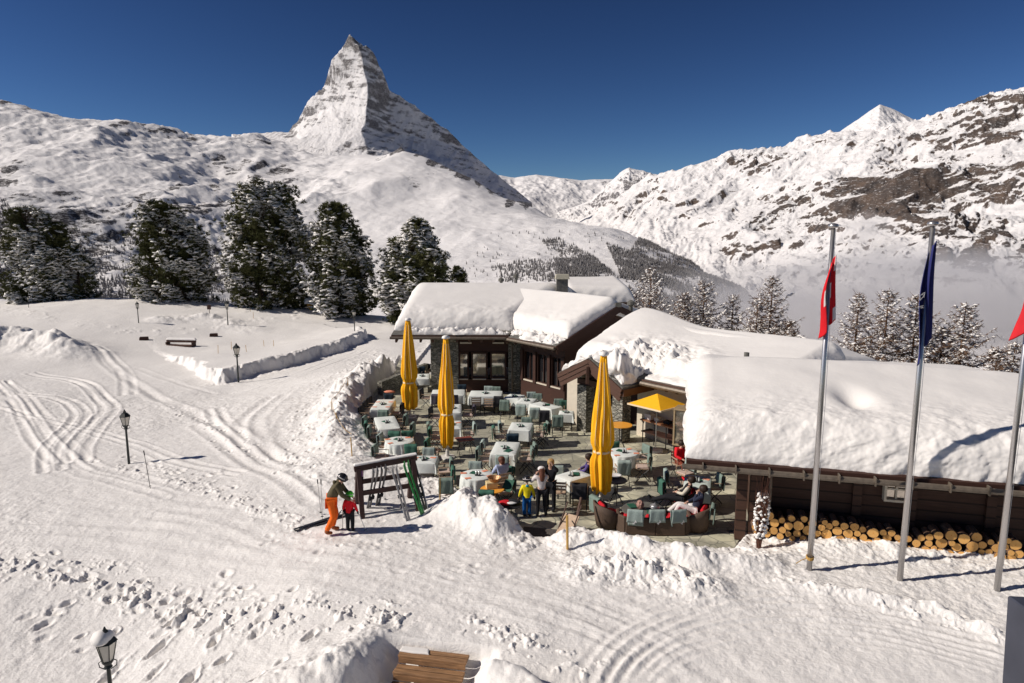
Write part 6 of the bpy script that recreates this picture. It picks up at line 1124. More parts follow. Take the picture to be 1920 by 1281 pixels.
for (x0, y0), (x1, y1) in zip([(694, 677), (652, 711), (622, 754), (631, 781)], [(652, 711), (622, 754), (631, 781), (660, 823)]):
    a_, b_ = ongr(x0, y0 + 12), ongr(x1, y1 + 12)
    for t_ in np.linspace(0, 1, 7): q = a_.lerp(b_, float(t_)); pts.append((q.x, q.y, q.z + .42 - .14 * math.sin(t_ * math.pi)))
tag(rp_.tube(pts, .008, 5).build('rope', M['stake']), 'thin sagging rope strung between the stakes on the snow wall', 'rope')
M['alu'] = simple('satin aluminium pole', (.55, .53, .52), .32, .06, 30, 0, .85)
def flagpole(bx_, by_, tx_, ty_, label):
    g_ = ongr(bx_, by_); h = atY(tx_, ty_, g_.y).z - g_.z; t = empty('flagpole', g_, 0, label, 'flagpole', 'flagpoles beside the driveway')
    MB().tube([(0, 0, -.5), (0, 0, h * .5), (0, 0, h)], [.065, .058, .045], 16).build('pole', M['alu'], t, smooth=True); MB().lathe([(.03, 0), (.10, .01), (.115, .05), (.09, .09), (.02, .11)], 16, (0, 0, h)).build('finial', M['alu'], t, smooth=True)
    MB().tube([(.07, -.02, .6), (.085, -.03, h * .5), (.06, 0, h - .05)], .005, 5).build('halyard', M['white'], t); return t, g_, h
def cloth_flag(c, z1, z0, w_top, w_bot, n_fold, label, mat, seed=0, xo=0.0, name='flag'):
    """limp flag: a cloth gathered in vertical folds round its pole"""
    nu, nv = 60, 40; vs = []; rs = random.Random(seed); ph = rs.random() * 6
    for lay in (0, 1):
        for j in range(nv):
            t = j / (nv - 1)
            for i in range(nu):
                u = i / (nu - 1); wdt = w_top + (w_bot - w_top) * min(1, t * 1.25) ** .8
                x = -wdt * u * (.85 + .15 * math.sin(t * 4 + ph)) + xo * (1 + .6 * t); fold = math.sin(u * n_fold * math.pi + t * 2.2 + ph) * (.05 + .05 * t) * (.25 + u) + .02 * math.sin(u * 20 + t * 5)
                drop = (z1 - z0) * t * (1 - .22 * (1 - u) * t - .0) - (.18 * u * (1 - t)) * -1; sag = .25 * u * u
                vs.append((c.x + x + .03 * math.sin(t * 7 + ph) * u, c.y - .05 + fold + lay * .006, z1 - (z1 - z0) * t * (.80 + .20 * u) - sag * (1 - t * .6)))
    fs = []; K = nu * nv
    for j in range(nv - 1):
        for i in range(nu - 1): a_ = j * nu + i; fs += [(a_, a_ + nu, a_ + nu + 1, a_ + 1), (K + a_, K + a_ + 1, K + a_ + nu + 1, K + a_ + nu)]
    for i in range(nu - 1): fs.append((i, i + 1, K + i + 1, K + i)); e = (nv - 1) * nu + i; fs.append((e, K + e, K + e + 1, e + 1))
    for j in range(nv - 1): a_ = j * nu; fs.append((a_, K + a_, K + a_ + nu, a_ + nu)); e = a_ + nu - 1; fs.append((e, e + nu, K + e + nu, K + e))
    me = MB().add(vs, fs); o = me.build(name, mat, smooth=True); ua = o.data.uv_layers.new(name='UVMap'); 
    for l in o.data.loops: v = l.vertex_index % K; ua.data[l.index].uv = ((v % nu) / (nu - 1), 1 - (v // nu) / (nv - 1))
    return tag(o, label, 'flag', 'limp flags on the poles')
def cross_mat():
    a = NT('red flag with white cross'); s = a.n('ShaderNodeSeparateXYZ'); a.l(a.c.outputs['UV'], s.inputs[0]); u, v = s.outputs[0], s.outputs[1]
    def bar(cu, cv, hu, hv): return a.math('MULTIPLY', a.math('LESS_THAN', a.math('ABSOLUTE', a.math('SUBTRACT', u, cu)), hu), a.math('LESS_THAN', a.math('ABSOLUTE', a.math('SUBTRACT', v, cv)), hv))
    c = a.math('MAXIMUM', bar(.62, .52, .09, .30), bar(.62, .52, .26, .11)); c = a.math('MAXIMUM', c, bar(.05, .9, .25, .12)); c = a.math('MAXIMUM', c, bar(.1, .12, .12, .10))
    a.col(a.mix(c, (.62, .012, .02), (.70, .66, .64))); return a.set(.8, 0, .2)
def plain(n, c): return simple(n, c, .8, .08, 4)
M['flag_blue'] = plain('dark blue flag cloth', (.018, .022, .13)); M['flag_red'] = plain('red flag cloth', (.60, .012, .02))
t, c, h = flagpole(1517, 1068, 1565, 428, 'leftmost aluminium flagpole, yellow rope at its foot'); cloth_flag(c, atY(1555, 478, c.y).z, atY(1540, 628, c.y).z, .16, .44, 3.2, 'limp red flag with a white cross on the leftmost pole', cross_mat(), 3, .10)
kn = MB()
for k in range(3): kn.tube([(c.x + math.cos(a_) * .08, c.y + math.sin(a_) * .08, c.z + .28 + k * .025 + .02 * math.sin(a_)) for a_ in np.linspace(0, 6.28, 14)], .012, 5)
kn.tube([(c.x - .08, c.y, c.z + .28), (c.x - .2, c.y - .02, c.z + .25), (c.x - .34, c.y - .05, c.z + .18)], .01, 5); tag(kn.build('tie_rope', M['stake']), 'yellow rope knotted round the foot of the leftmost flagpole', 'rope')
t, c, h = flagpole(1687, 1088, 1746, 424, 'middle aluminium flagpole carrying the dark blue flag'); fb_ = cloth_flag(c, atY(1745, 452, c.y).z, atY(1722, 676, c.y).z, .18, .46, 2.6, 'limp dark blue flag with white letters on the middle pole', M['flag_blue'], 8, .10)
for ch_, px, py, sz, an in (('A', 1729, 556, .15, 150), ('V', 1725, 564, .15, 165), ('E', 1722, 577, .10, 110), ('H', 1727, 576, .09, 100)):
    cu = bpy.data.curves.new('lettering', 'FONT'); cu.body = ch_; cu.size = sz; cu.align_x = 'CENTER'; cu.extrude = .002; tmp = link(bpy.data.objects.new('lettering', cu)); bpy.context.view_layer.update(); me_ = bpy.data.meshes.new_from_object(tmp); me_.materials.clear(); me_.materials.append(M['white']); bpy.data.objects.remove(tmp); o = link(bpy.data.objects.new('lettering', me_)); q = atY(px, py, c.y - .17); o.location = q; o.rotation_euler = (R(90), R(180 - an), 0); reparent(o, fb_)
t, c, h = flagpole(1869, 1107, 1934, 418, 'rightmost aluminium flagpole at the edge of the view'); cloth_flag(c, atY(1930, 440, c.y).z, atY(1912, 632, c.y).z, .22, .50, 2.8, 'limp red flag on the rightmost pole', M['flag_red'], 12, .10)
# ================================================================ firewood
a = NT('cut log end'); s = a.n('ShaderNodeSeparateXYZ'); a.l(a.c.outputs['Object'], s.inputs[0]); r_ = a.math('SQRT', a.math('ADD', a.math('POWER', s.outputs[0], 2.0), a.math('POWER', s.outputs[2], 2.0))); f = a.noise(9, 4); rr = a.math('ADD', a.math('MULTIPLY', r_, 95.0), a.math('MULTIPLY', f, 4.0)); w_ = a.math('SINE', rr)
base = a.ramp(a.math('MULTIPLY', r_, 7.0), [(.0, (.50, .15, .03)), (.5, (.86, .36, .08)), (.85, (.90, .52, .18))]); g_ = a.ramp(w_, [(0, (.8, .8, .8)), (1, (1, 1, 1))]); oi = a.n('ShaderNodeObjectInfo'); vr = a.ramp(oi.outputs['Random'], [(0, (.78, .74, .7)), (1, (1.12, 1.08, 1))])
a.col(a.mix(1.0, a.mix(1.0, base, g_, 'MULTIPLY'), vr, 'MULTIPLY')); M['logend'] = a.set(.8, 0, .2); M['bark'] = simple('larch bark', (.17, .10, .065), .9, .5, 14, .8)
def log0(seed):
    t = MB(); rs = random.Random(seed); ph = rs.random() * 6; w = lambda a_, z: 1 + .04 * math.sin(a_ * 3 + ph) + .025 * math.sin(a_ * 7 + ph)
    b = MB().lathe([(1, 0), (1.02, .45)], 18, wob=w); b.v = [(x, z, y) for x, y, z in b.v]; o = b.build('firewood_log', M['bark'], smooth=False)
    e = MB().lathe([(.93, -.006), (.955, .002)], 18, wob=w); e.v = [(x, z, y) for x, y, z in e.v]; e.build('cut_end', M['logend'], o); return o
LG = [log0(i) for i in range(3)]; uz = [0, 0, 0]
prof = [(1400, 978), (1430, 960), (1470, 955), (1500, 972), (1540, 968), (1580, 980), (1620, 985), (1680, 1000), (1710, 1012), (1740, 1000), (1790, 995), (1830, 1000), (1860, 1020), (1905, 1008)]
fe_d, fe_n = fe.d, fe.n; rs = random.Random(21); placed = []
def s_of(px): 
    lo, hi = 0.5, 9.8
    for _ in range(30):
        m = (lo + hi) / 2; q = fe.p(m, .75, .5); u = q.x / (q.y * CP + 7.6 * SP); 
        if u < (px - 960) / FPX * 1.0: lo = m
        else: hi = m
    return lo
def tops(px): return np.interp(px, [a for a, b in prof], [b for a, b in prof])
s0, s1 = s_of(1412), s_of(1905) + .1; tries = 0
while tries < 1500 and len(placed) < 250:
    tries += 1; r = rs.choice((.075, .085, .09, .10, .11, .12, .135)) ; best = None
    for _ in range(30):
        s = rs.uniform(s0, s1); z = r
        for (s2, z2, r2) in placed:
            d = abs(s - s2)
            if d < r + r2 - .004: z = max(z, z2 + math.sqrt((r + r2) ** 2 - d * d) * .96)
        if best is None or z < best[1]: best = (s, z)
    s, z = best; q = fe.p(s, .75, 0); px = 960 + FPX * q.x / (q.y * CP + (HC - .7) * SP) ; zt = atY(px, tops(px), q.y).z
    if z + r + .28 > zt + .10: continue
    placed.append((s, z, r))
for i, (s, z, r) in enumerate(placed):
    k = i % 3; o = LG[k] if uz[k] == 0 else copy_tree(LG[k]); uz[k] = 1; q = fe.p(s, .72 + rs.uniform(-.05, .05), z + .28); o.location = q; o.rotation_euler = (0, rs.uniform(0, 6.28), math.atan2(fe.d.y, fe.d.x) + rs.uniform(-.04, .04)); o.scale = (r, 1.0 if r < .12 else 1.05, r)
    tag(o, 'round cut firewood log stacked against the dark timber wall', 'log', 'firewood logs stacked along the dark wall')
# ================================================================ small things in the snow
g_ = ongr(585, 582); bh = empty('wooden_feeder', (g_.x, g_.y, g_.z), R(20), 'small yellow wooden hut with a snow cap under the pines', 'hut'); MB().slab([(-.55, 0, .7), (-.25, 0, .05), (.3, 0, .0), (.62, 0, .62), (.1, 0, 1.0)], (0, .8, 0)).build('body', simple('honey coloured boards', (.50, .27, .06), .6, .2, 5), bh); MB().slab([(-.7, -.1, .66), (.1, -.1, 1.05), (.1, -.1, 1.13), (-.7, -.1, .74)], (0, 1, 0)).build('roof', M['wood_brown'], bh); MB().slab([(.1, -.1, 1.05), (.75, -.1, .6), (.75, -.1, .68), (.1, -.1, 1.13)], (0, 1, 0)).build('roof', M['wood_brown'], bh)
s_ = snow_slab('snow_cap', [(-.75, -.15, .75), (.8, -.15, .70), (.8, .95, .9), (-.75, .95, .9)], .5, bh, (40, 30), seed=61, edge_n=.04)
g_ = ongr(338, 614); bn = empty('wooden_bench', (g_.x, g_.y, g_.z), R(-6), 'dark wooden bench half buried in the snow between two street lamps', 'bench'); MB().box((0, 0, .35), (2.6, .12, .2)).build('backrest', M['wood_brown'], bn); MB().box((.1, -.35, .05), (2.2, .5, .08)).build('seat', M['wood_brown'], bn)
for x in (-1.15, 1.15): MB().box((x, -.1, 0), (.12, .5, .6)).build('side_panel', M['wood'], bn)
snow_slab('snow_cap', [(-1.3, -.1, .455), (1.3, -.1, .455), (1.3, .12, .455), (-1.3, .12, .455)], .22, bn, (60, 20), seed=63, edge_n=.04)
for px, py, lb in ((268, 612, 'small dark wooden box poking from the snow left of the bench'), (399, 603, 'small dark wooden box poking from the snow right of the bench')):
    g_ = ongr(px, py); tag(MB().box((0, 0, .12), (.7, .4, .3), (0, 0, .3), .9).build('planter_box', M['wood'], loc=g_, bevel=.02), lb, 'box', 'wooden boxes in the snow')
g_ = ongr(393, 590); sg = empty('small_sign', g_, 0, 'small dark rectangular sign on a post in the snow', 'sign'); MB().tube([(0, 0, -.3), (0, 0, .45)], .03, 6).build('post', M['wood'], sg); MB().box((0, -.03, .65), (.40, .04, .45)).build('board', M['wood'], sg, bevel=.01)
# wooden steps and the grille at their foot
sa = R(-11); stp = empty('wooden_steps', (STEPC[0], STEPC[1], 0), sa, 'worn brown wooden steps cleared of snow at the bottom edge', 'steps'); M['stepwood'] = wood_mat('worn step timber', (.34, .19, .095), .65, (1, 8, 8), .7)
g_top = gz(STEPC[0], STEPC[1] + .7)
for k in range(4):
    z = g_top - .14 - k * .16; y = .12 - k * .30; [MB().box((0, y + e, z - .025 + rnd.uniform(-.006, .006)), (1.36 + rnd.uniform(-.03, .03), .122, .05)).build('tread', M['stepwood'], stp, bevel=.008) for e in (-.073, .073)]; MB().box((0, y - .138, z - .10), (1.34, .03, .10)).build('riser', M['stepwood'], stp)
snow_slab('snow_patch', [(-.68, .1, g_top - .135), (-.1, .1, g_top - .135), (-.15, .26, g_top - .135), (-.68, .26, g_top - .135)], .03, stp, (30, 16), seed=67, edge_n=.02)
gr = MB()
for k in range(26): gr.box((-.6 + k * .05, -1.35, g_top - .80), (.012, .55, .03))
for y in (-1.62, -1.35, -1.08): gr.box((0, y, g_top - .797), (1.3, .015, .02))
tag(reparent(gr.build('foot_grille', M['steel'], loc=(STEPC[0], STEPC[1], 0), rot=(0, 0, sa)), stp) and stp, None); bpy.data.objects['foot_grille'].location = (0, 0, 0); bpy.data.objects['foot_grille'].rotation_euler = (0, 0, 0); bpy.data.objects['foot_grille'].matrix_parent_inverse = Matrix.Identity(4)
# grey parapet of the building the photograph is taken from
q0 = atY(1888, 1116, 4.2); pp = MB(); pp.slab([(q0.x, 4.2, q0.z), (q0.x + 1.6, 4.2, q0.z - .10), (q0.x + 1.6, 4.2, q0.z - 3.5), (q0.x + .18, 4.2, q0.z - 3.5)], (0, -.3, 0)); tag(pp.build('parapet', simple('blue grey sheet metal', (.07, .075, .10), .5, .2, 3, 0, .4), bevel=.01), 'blue grey metal parapet at the bottom right corner', 'parapet')
# snow wrapped shrub by the post
g_ = ongr(1422, 1027); sh = empty('bound_shrub', g_, 0, 'bare shrub bound upright with rope and caked in snow beside the timber post', 'shrub'); rs = random.Random(8); tw = MB(); sn = MB()
for k in range(46):
    a_ = rs.uniform(0, 6.28); r0 = rs.uniform(.0, .05); H_ = rs.uniform(1.3, 2.1); r1 = rs.uniform(.04, .15); pts = []
    for j in range(7): t_ = j / 6; r2 = r0 + (r1 - r0) * math.sin(min(1, t_ * 1.3) * 1.57) * (1 if t_ < .75 else 1 + (t_ - .75) * 5 * rs.random()); pts.append((math.cos(a_) * r2 + rs.gauss(0, .012) + t_ * .06, math.sin(a_) * r2 + rs.gauss(0, .012), t_ * H_))
    tw.tube(pts, [.009 * (1 - j / 8) + .002 for j in range(7)], 4)
for k in range(150):
    t_ = rs.uniform(.15, .82); a_ = rs.uniform(0, 6.28); rr_ = .05 + .12 * math.sin(t_ * 3.1); s_k = rs.uniform(.018, .055); sn.lathe([(s_k * .4, 0), (s_k, s_k * .4), (s_k * .9, s_k), (s_k * .3, s_k * 1.5)], 7, (math.cos(a_) * rr_ + t_ * .06, math.sin(a_) * rr_, t_ * 1.75), wob=lambda q, z: 1 + .3 * math.sin(q * 2 + k))
tw.build('twigs', simple('reddish twigs', (.16, .07, .045), .8), sh); sn.build('snow_clumps', M['snow_roof'], sh, smooth=True)
MB().tube([(.02, 0, 0), (.03, .01, .55)], .05, 7).build('trunk', M['bark'], sh)
# ================================================================ trees
def proj(X, Y, Z):
    dz = Z - HC; f = Y * CP - dz * SP; v = Y * SP + dz * CP; return 960 + FPX * X / f, 640.5 - FPX * v / f
M['needle'] = NT('pine needles'); a = M['needle']; oi = a.noise(.5, 3); oj = a.noise(3.5, 3)
a.col(a.mix(oj, a.ramp(oi, [(.3, (.045, .058, .020)), (.7, (.125, .118, .045))]), (.070, .075, .028))); M['needle'] = a.set(.75, 0, .15)
M['trunk'] = simple('pine bark', (.075, .050, .035), .9, .4, 5, .6)
M['larch'] = simple('larch twigs', (.15, .085, .048), .85, .35, 3)
npr = np.random.RandomState(12)
def rot_to(d):
    """rotation matrices whose z axis is d, random spin"""
    d = d / np.linalg.norm(d, axis=1, keepdims=True); r = npr.randn(*d.shape); x = np.cross(d, r); x /= np.linalg.norm(x, axis=1, keepdims=True); y = np.cross(d, x); return np.stack([x, y, d], -1)
def scatter(tv, tf, P, Rm, S):
    """copies of a small template at points P"""
    n = len(P); V_ = np.einsum('nij,nkj->nki', Rm, tv[None] * S[:, None, :]) + P[:, None]; F = tf[None] + (np.arange(n) * len(tv))[:, None, None]; return V_.reshape(-1, 3), F.reshape(-1, tf.shape[1])
_tv = []; _tf = []; _r = random.Random(3)
for k in range(13):   # a tuft: splayed needle bundles
    a_ = _r.uniform(0, 6.28); e = _r.uniform(.1, 1.25); d = Vector((math.cos(a_) * math.sin(e), math.sin(a_) * math.sin(e), math.cos(e))); s = d.orthogonal().normalized() * .16; b_ = len(_tv); L = _r.uniform(.75, 1.1)
    _tv += [tuple(-s * .7), tuple(s * .7), tuple(d * L + s * .35), tuple(d * L - s * .35)]; _tf.append((b_, b_ + 1, b_ + 2, b_ + 3))
TUFT = (np.array(_tv), np.array(_tf))
_tv = [(0, 0, .55)]; _tf = []
for r_, z in ((.6, .42), (1.0, .05), (.7, -.22)):
    for k in range(7): a_ = 2 * math.pi * k / 7 + r_; q = _r.uniform(.75, 1.2); _tv.append((math.cos(a_) * r_ * q, math.sin(a_) * r_ * q, z + _r.uniform(-.08, .08)))
for k in range(7): _tf.append((0, 1 + k, 1 + (k + 1) % 7))
for r_ in (0, 1):
    for k in range(7): a0 = 1 + r_ * 7 + k; a1 = 1 + r_ * 7 + (k + 1) % 7; _tf += [(a0, a0 + 7, a1 + 7), (a0, a1 + 7, a1)]
BLOB = (np.array(_tv), np.array(_tf))
def pine(stems, label, snow=.5, seed=1, group='snowy pines behind the snow field'):
    """stems: (px base, py base, py top, half width px, Y)"""
    global npr; npr = np.random.RandomState(seed); c0 = atY(stems[0][0], stems[0][1], stems[0][4]); t = empty('pine_tree', (c0.x, c0.y, c0.z), 0, label, 'pine tree', group)
    TP = []; TD = []; TS = []; br = MB(); tr = MB()
    for px, pb, pt, hw, Y in stems:
        b = atY(px, pb, Y); H = atY(px, pt, Y).z - b.z; Rw = hw * .96 / FPX * Y; base = np.array(b - c0); nb = int(30 + H * 24)
        tr.tube([tuple(base + np.array([0, 0, -.8])), tuple(base + np.array([.05, 0, H * .4])), tuple(base + np.array([0, 0, H * .95]))], [.30, .2, .05], 9)
        for k in range(nb):
            t_ = (k + npr.rand()) / nb; t_ = .03 + t_ * .97; a_ = k * 2.4 + npr.rand() * .8; prof = (max(0, 1 - t_ ** 3.0)) ** .62 * (.80 + .20 * min(1, t_ / .22)); L = Rw * max(prof, .10) * (.50 + .60 * npr.rand() ** .8 + .16 * math.sin(a_ * 3 + t_ * 9)); z0 = t_ * H; el = .05 + .75 * t_
            n = max(3, int(L / .21)); d = np.array([math.cos(a_), math.sin(a_), el]); d /= np.linalg.norm(d); q = base + np.array([0, 0, z0 - .05 * L]); pts = []
            for j in range(n + 1):
                f = j / n; p = q + d * L * f + np.array([0, 0, -.22 * L * math.sin(f * math.pi) * (1 - t_) + .30 * L * f * f * .35]); pts.append(p)
                if f > .25:
                    m = 3 if f > .5 else 2
                    for _ in range(m): TP.append(p + npr.randn(3) * np.array([.17, .17, .10]) * (1 + .2 * L)); TD.append(d * .5 + np.array([0, 0, .55]) + npr.randn(3) * .3); TS.append(.22 + .14 * npr.rand())
            if k % 2 == 0: br.tube([tuple(pts[0]), tuple(pts[len(pts) // 2]), tuple(pts[-1])], [.035, .025, .012], 4, False)
        for _ in range(26): TP.append(base + np.array([npr.randn() * .16, npr.randn() * .16, H * (1 - npr.rand() * .06)])); TD.append(np.array([0, 0, 1.]) + npr.randn(3) * .4); TS.append(.24)
    TP = np.array(TP); TD = np.array(TD); TS = np.array(TS)
    aa_ = np.arctan2(TP[:, 1], TP[:, 0]); gp = fbm(TP[:, 0] * .8 + seed * 3, TP[:, 2] * .9 + TP[:, 1] * .8, 3, seed + 340); kp = gp > -.16; TP, TD, TS = TP[kp], TD[kp], TS[kp]
    cl = fbm(TP[:, 0] * .55 + seed, TP[:, 2] * .7 + TP[:, 1] * .3, 3, seed + 300)
    V_, F = scatter(*TUFT, TP, rot_to(TD), np.repeat(TS[:, None], 3, 1)); mesh_np('crown', V_, F, M['needle'], False, t)
    hmax = TP[:, 2].max(); low = 1 - TP[:, 2] / hmax
    sel = npr.rand(len(TP)) < np.clip(snow * (.22 + .95 * low) + cl * 1.3, .02, .85); P = TP[sel] + np.array([0, 0, .08]); S = TS[sel][:, None] * np.stack([.75 + .7 * npr.rand(sel.sum()), .6 + .5 * npr.rand(sel.sum()), .38 + .3 * npr.rand(sel.sum())], -1) * 1.0
    D_n = np.array([0, 0, 1.]) + npr.randn(sel.sum(), 3) * .28; V_, F = scatter(*BLOB, P, rot_to(D_n), S); mesh_np('snow_clumps', V_, F, M['snow_roof'], True, t)
    tr.build('trunk', M['trunk'], t, smooth=True); br.build('limbs', M['trunk'], t)
    return t
pine([(66, 572, 395, 60, 75), (120, 570, 424, 58, 76), (150, 570, 470, 34, 77)], 'leftmost broad snowy pine group crown behind the snow field', .5, 1)
pine([(312, 574, 384, 66, 75), (352, 574, 416, 56, 76)], 'second snowy pine from the left, dark domed crown', .42, 2)
pine([(490, 582, 343, 70, 74), (533, 582, 350, 62, 75)], 'tallest snowy pine with two trunks in the middle of the row', .42, 3)
pine([(632, 592, 388, 66, 73), (655, 592, 440, 60, 74)], 'snowy pine right of the tallest, beside the small yellow hut', .62, 4)
pine([(784, 606, 416, 50, 70), (752, 604, 452, 44, 71), (812, 606, 470, 42, 69)], 'rightmost snowy pine rising behind the restaurant roof', .45, 5)
pine([(860, 600, 504, 22, 80)], 'small snowy pine just left of the restaurant chimney vents', .4, 6)
def larch(px, pt, hw, Y, label, snow=.5, seed=1, zb=-3.5, nb=90, droop=.12, bent=False, dens=1.0):
    global npr; npr = np.random.RandomState(seed + 50); tp = atY(px, pt, Y); H = tp.z - zb; Rw = hw * 1.25 / FPX * Y; t = empty('larch_tree', (tp.x, Y, zb), 0, label, 'larch tree', 'bare snowy larches behind the restaurant')
    tr = MB(); tr.tube([(0, 0, -1), (.05, 0, H * .3), (-.04, 0, H * .65), (0, 0, H)], [.16, .12, .07, .015], 7); tr.build('trunk', M['larch'], t)
    A = []; B = []; W_ = []; SP_ = []; SS = []
    for k in range(nb):
        t_ = .12 + .86 * (k + npr.rand()) / nb; a_ = k * 2.4 + npr.rand(); L = Rw * (.06 + min(1, (1 - t_) / .42) ** .85) * (.55 + .65 * npr.rand()); d = np.array([math.cos(a_), math.sin(a_), .25 * t_ - droop]); d /= np.linalg.norm(d); q = np.array([0, 0, t_ * H]); n = max(4, int(L / .16)); p0 = q
        for j in range(1, n + 1):
            f = j / n; p = q + d * L * f + np.array([0, 0, (.22 * f * f - .12 * math.sin(f * 3.1)) * L]) + npr.randn(3) * .015; A.append(p0); B.append(p); W_.append(.034 * (1 - f * .6)); 
            for _ in range(int(3 * dens)):
                a2 = a_ + (1 if npr.rand() < .5 else -1) * (.5 + npr.rand() * .9); e = p + np.array([math.cos(a2), math.sin(a2), npr.randn() * .45 + .05]) * (.10 + .30 * npr.rand()) * (1.15 - f * .5); A.append(p); B.append(e); W_.append(.016)
                if npr.rand() < snow * .20: SP_.append((p + e) / 2); SS.append(.05 + .05 * npr.rand())
            if npr.rand() < snow * .75: SP_.append(p + np.array([0, 0, .03])); SS.append(.05 + .08 * npr.rand())
            p0 = p
    A = np.array(A); B = np.array(B); W_ = np.array(W_)[:, None]; D = B - A; S1 = np.cross(D, npr.randn(*D.shape)); S1 /= np.linalg.norm(S1, axis=1, keepdims=True) + 1e-9; S2 = np.cross(D, S1); S2 /= np.linalg.norm(S2, axis=1, keepdims=True) + 1e-9
    V_ = np.stack([A + S1 * W_, A - S1 * W_ * .5 + S2 * W_ * .87, A - S1 * W_ * .5 - S2 * W_ * .87, B + S1 * W_ * .5, B - S1 * W_ * .25 + S2 * W_ * .43, B - S1 * W_ * .25 - S2 * W_ * .43], 1).reshape(-1, 3); o_ = (np.arange(len(A)) * 6)[:, None]
    F = np.concatenate([np.array([[0, 1, 4, 3]]) + o_, np.array([[1, 2, 5, 4]]) + o_, np.array([[2, 0, 3, 5]]) + o_]); mesh_np('branches', V_, F, M['larch'], False, t)
    P = np.array(SP_); S = np.array(SS)[:, None] * np.stack([1.1 + .6 * npr.rand(len(P)), .8 + .4 * npr.rand(len(P)), .6 + .4 * npr.rand(len(P))], -1); V_, F = scatter(*BLOB, P, rot_to(np.array([0, 0, 1.]) + npr.randn(len(P), 3) * .3), S); mesh_np('snow_clumps', V_, F, M['snow_roof'], True, t)
    return t
for i, (px, pt, hw, Y, lb, sn) in enumerate([(1222, 500, 42, 55, 'tall bare larch thick with snow right behind the restaurant ridge', .95), (1187, 548, 26, 54, 'small bare larch beside the low roof behind the chimney', .6), (1285, 548, 38, 50, 'bare larch left of the snow hooded larch', .6), (1322, 526, 48, 50, 'larch hooded with heavy snow above the big roof', 1.0), (1376, 552, 34, 50, 'thin pointed larch right of the snow hooded larch', .7), (1422, 556, 30, 47, 'short bare larch left of the slim dark larch', .5), (1450, 516, 46, 47, 'slim dark larch with wide low branches left of the flagpoles', .45), (1480, 600, 40, 46, 'low bare shrubby larch at the foot of the slim dark larch', .3),
        (1612, 548, 44, 40, 'bare larch first right of the red and white flag', .55), (1668, 540, 50, 39, 'bare larch second right of the red and white flag', .6), (1722, 552, 70, 39, 'wide bare larch behind the blue flag', .5), (1812, 566, 66, 38, 'dense snowy larch right of the blue flag', .7), (1770, 610, 44, 40, 'low bare larch between the blue flag and the dense larch', .6), (1872, 650, 44, 36, 'low bare larch at the right end of the snow roof', .5), (1905, 640, 34, 37, 'larch at the right edge of the photograph', .5)]): larch(px, pt, hw, Y, lb, sn, i, zb=-4.0 if Y > 42 else -5.0, nb=115 if hw > 35 else 80, dens=1.7)
# ---- far woods: many small conifers on the slopes, one mass
def conifers(name, fn, polys, n, bounds, hts, seed, kind_mat):
    rs = np.random.RandomState(seed); Y = np.exp(rs.uniform(math.log(bounds[2]), math.log(bounds[3]), n)); X = rs.uniform(bounds[0], bounds[1], n) * Y; Z, _ = fn(X[None], Y[None]); Z = Z[0]; px, py = proj(X, Y, Z); keep = np.zeros(n, bool); nz = fbm(X / 160, Y / 160, 4, seed)
    for poly, dn in polys: keep |= inside(px, py, poly) & (rs.rand(n) < dn * np.clip(.75 + nz * 1.6, .05, 1))
    X, Y, Z = X[keep], Y[keep], Z[keep]; m = len(X); h = rs.uniform(*hts, m); k = 6; tv = []; tf = []
    for zb, zt, r in ((.06, .62, .26), (.38, 1.0, .17)):
        b_ = len(tv); tv += [(math.cos(2 * math.pi * i / k) * r, math.sin(2 * math.pi * i / k) * r, zb) for i in range(k)] + [(0, 0, zt)]; tf += [(b_ + i, b_ + (i + 1) % k, b_ + k) for i in range(k)]
    Rm = np.tile(np.eye(3)[None], (m, 1, 1)); V_, F = scatter(np.array(tv), np.array(tf), np.stack([X, Y, Z - h * .05], -1), Rm, np.stack([h * .8, h * .8, h], -1)); o = mesh_np(name, V_, F, kind_mat, False); tag(o, kind='stuff'); return m
a = NT('snow dusted far conifers'); g_ = a.n('ShaderNodeNewGeometry'); f = a.noise(.03, 4, .6, g_.outputs['Position']); f2 = a.noise(.35, 2, .6, g_.outputs['Position']); a.col(a.mix(a.ramp(f2, [(.42, (0, 0, 0)), (.62, (1, 1, 1))]), a.ramp(f, [(.3, (.045, .04, .04)), (.7, (.10, .085, .075))]), (.34, .33, .33))); M['farwood'] = a.set(.9, 0, .1)
conifers('forest', f_left, [([(1015, 450), (1050, 448), (1110, 480), (1175, 535), (1050, 535), (1040, 490)], .75), ([(1135, 455), (1180, 470), (1200, 445), (1250, 465), (1400, 540), (1420, 600), (1180, 600), (1160, 510)], .95), ([(920, 500), (1000, 488), (1060, 500), (1100, 530), (930, 530)], .22), ([(880, 440), (1100, 430), (1180, 450), (1000, 520), (860, 520)], .02), ([(130, 430), (260, 440), (330, 470), (440, 500), (450, 580), (60, 580), (130, 500)], .30), ([(0, 370), (30, 400), (20, 560), (-60, 560), (-60, 370)], .5), ([(380, 480), (450, 500), (480, 580), (380, 580)], .3), ([(180, 520), (400, 540), (400, 600), (150, 600)], .4)], 230000, (-.80, .50, 1500, 4600), (10, 19), 31, M['farwood'])
conifers('scattered_forest', f_right, [([(1380, 560), (1480, 560), (1560, 620), (1500, 660), (1380, 620)], .05), ([(1500, 610), (1920, 600), (1920, 720), (1480, 680)], .06)], 20000, (.25, .8, 1300, 3800), (9, 16), 33, M['farwood'])
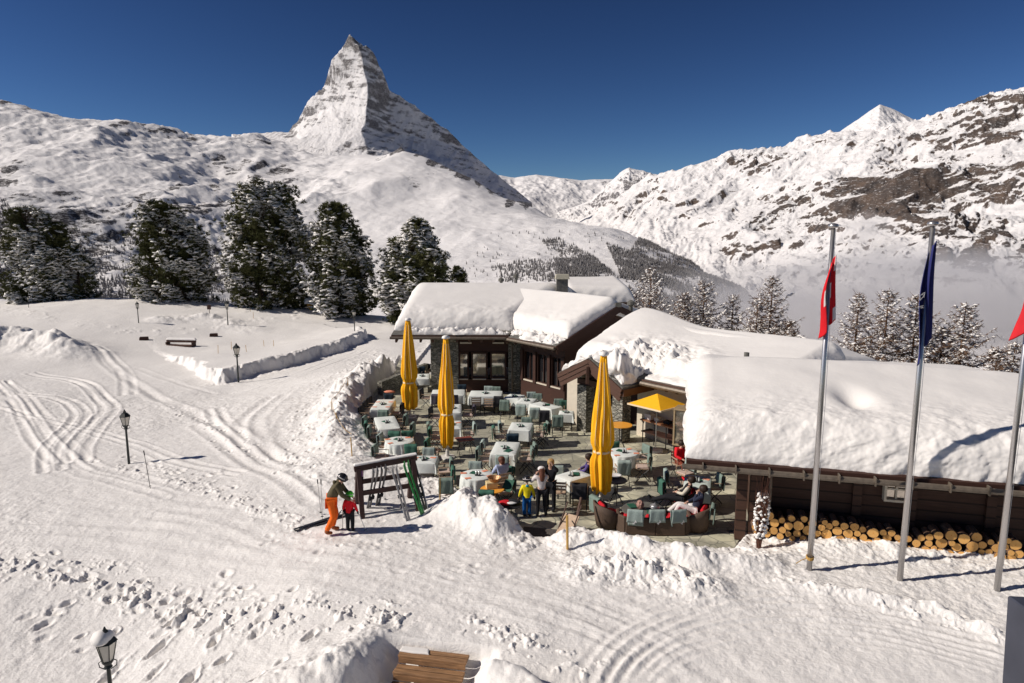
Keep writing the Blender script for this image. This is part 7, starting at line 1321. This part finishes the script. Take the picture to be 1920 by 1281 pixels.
# ---- valley mist
def mist(name, loc, size, dens, scl, seed, noise_z=1.0, lo=.42, hi=.62):
    m = bpy.data.materials.new(name); m.use_nodes = True; t = m.node_tree; t.nodes.remove(t.nodes['Principled BSDF']); pv = t.nodes.new('ShaderNodeVolumePrincipled'); t.links.new(pv.outputs[0], t.nodes['Material Output'].inputs['Volume'])
    pv.inputs['Color'].default_value = (.93, .92, .93, 1); pv.inputs['Anisotropy'].default_value = .3
    co = t.nodes.new('ShaderNodeTexCoord'); no = t.nodes.new('ShaderNodeTexNoise'); no.inputs['Scale'].default_value = scl; no.inputs['Detail'].default_value = 4; mp = t.nodes.new('ShaderNodeMapping'); mp.inputs['Location'].default_value = (seed, 0, 0); mp.inputs['Scale'].default_value = (1, 1, noise_z); t.links.new(co.outputs['Object'], mp.inputs[0]); t.links.new(mp.outputs[0], no.inputs[0])
    ln = t.nodes.new('ShaderNodeVectorMath'); ln.operation = 'LENGTH'; t.links.new(co.outputs['Object'], ln.inputs[0])
    def mt(op, a_, b_): n_ = t.nodes.new('ShaderNodeMath'); n_.operation = op; n_.use_clamp = op == 'SUBTRACT'; [t.links.new(x, n_.inputs[i]) if not isinstance(x, (int, float)) else setattr(n_.inputs[i], 'default_value', x) for i, x in enumerate((a_, b_))]; return n_.outputs[0]
    fall = mt('SUBTRACT', 1.0, mt('POWER', ln.outputs['Value'], 2.5)); r_ = t.nodes.new('ShaderNodeMapRange'); r_.inputs[1].default_value = lo; r_.inputs[2].default_value = hi; t.links.new(no.outputs['Fac'], r_.inputs[0])
    t.links.new(mt('MULTIPLY', mt('MULTIPLY', fall, r_.outputs[0]), dens), pv.inputs['Density'])
    bm = bmesh.new(); bmesh.ops.create_icosphere(bm, subdivisions=3, radius=1.0); me = bpy.data.meshes.new(name); bm.to_mesh(me); bm.free(); me.materials.append(m); o = link(bpy.data.objects.new(name, me)); o.location = loc; o.scale = size; return tag(o, kind='stuff')
q = atY(1760, 575, 2100); mist('mist', (q.x, q.y, q.z), (1000, 600, 200), .0045, 2.2, 3, .6, .30, .55)
q = atY(1440, 590, 2300); mist('mist', (q.x, q.y, q.z), (300, 300, 100), .006, 1.8, 9, .6, .38, .62)
q = atY(1620, 440, 3900); mist('mist', (q.x, q.y, q.z), (200, 260, 150), .0030, 1.6, 14, .6, .40, .65)
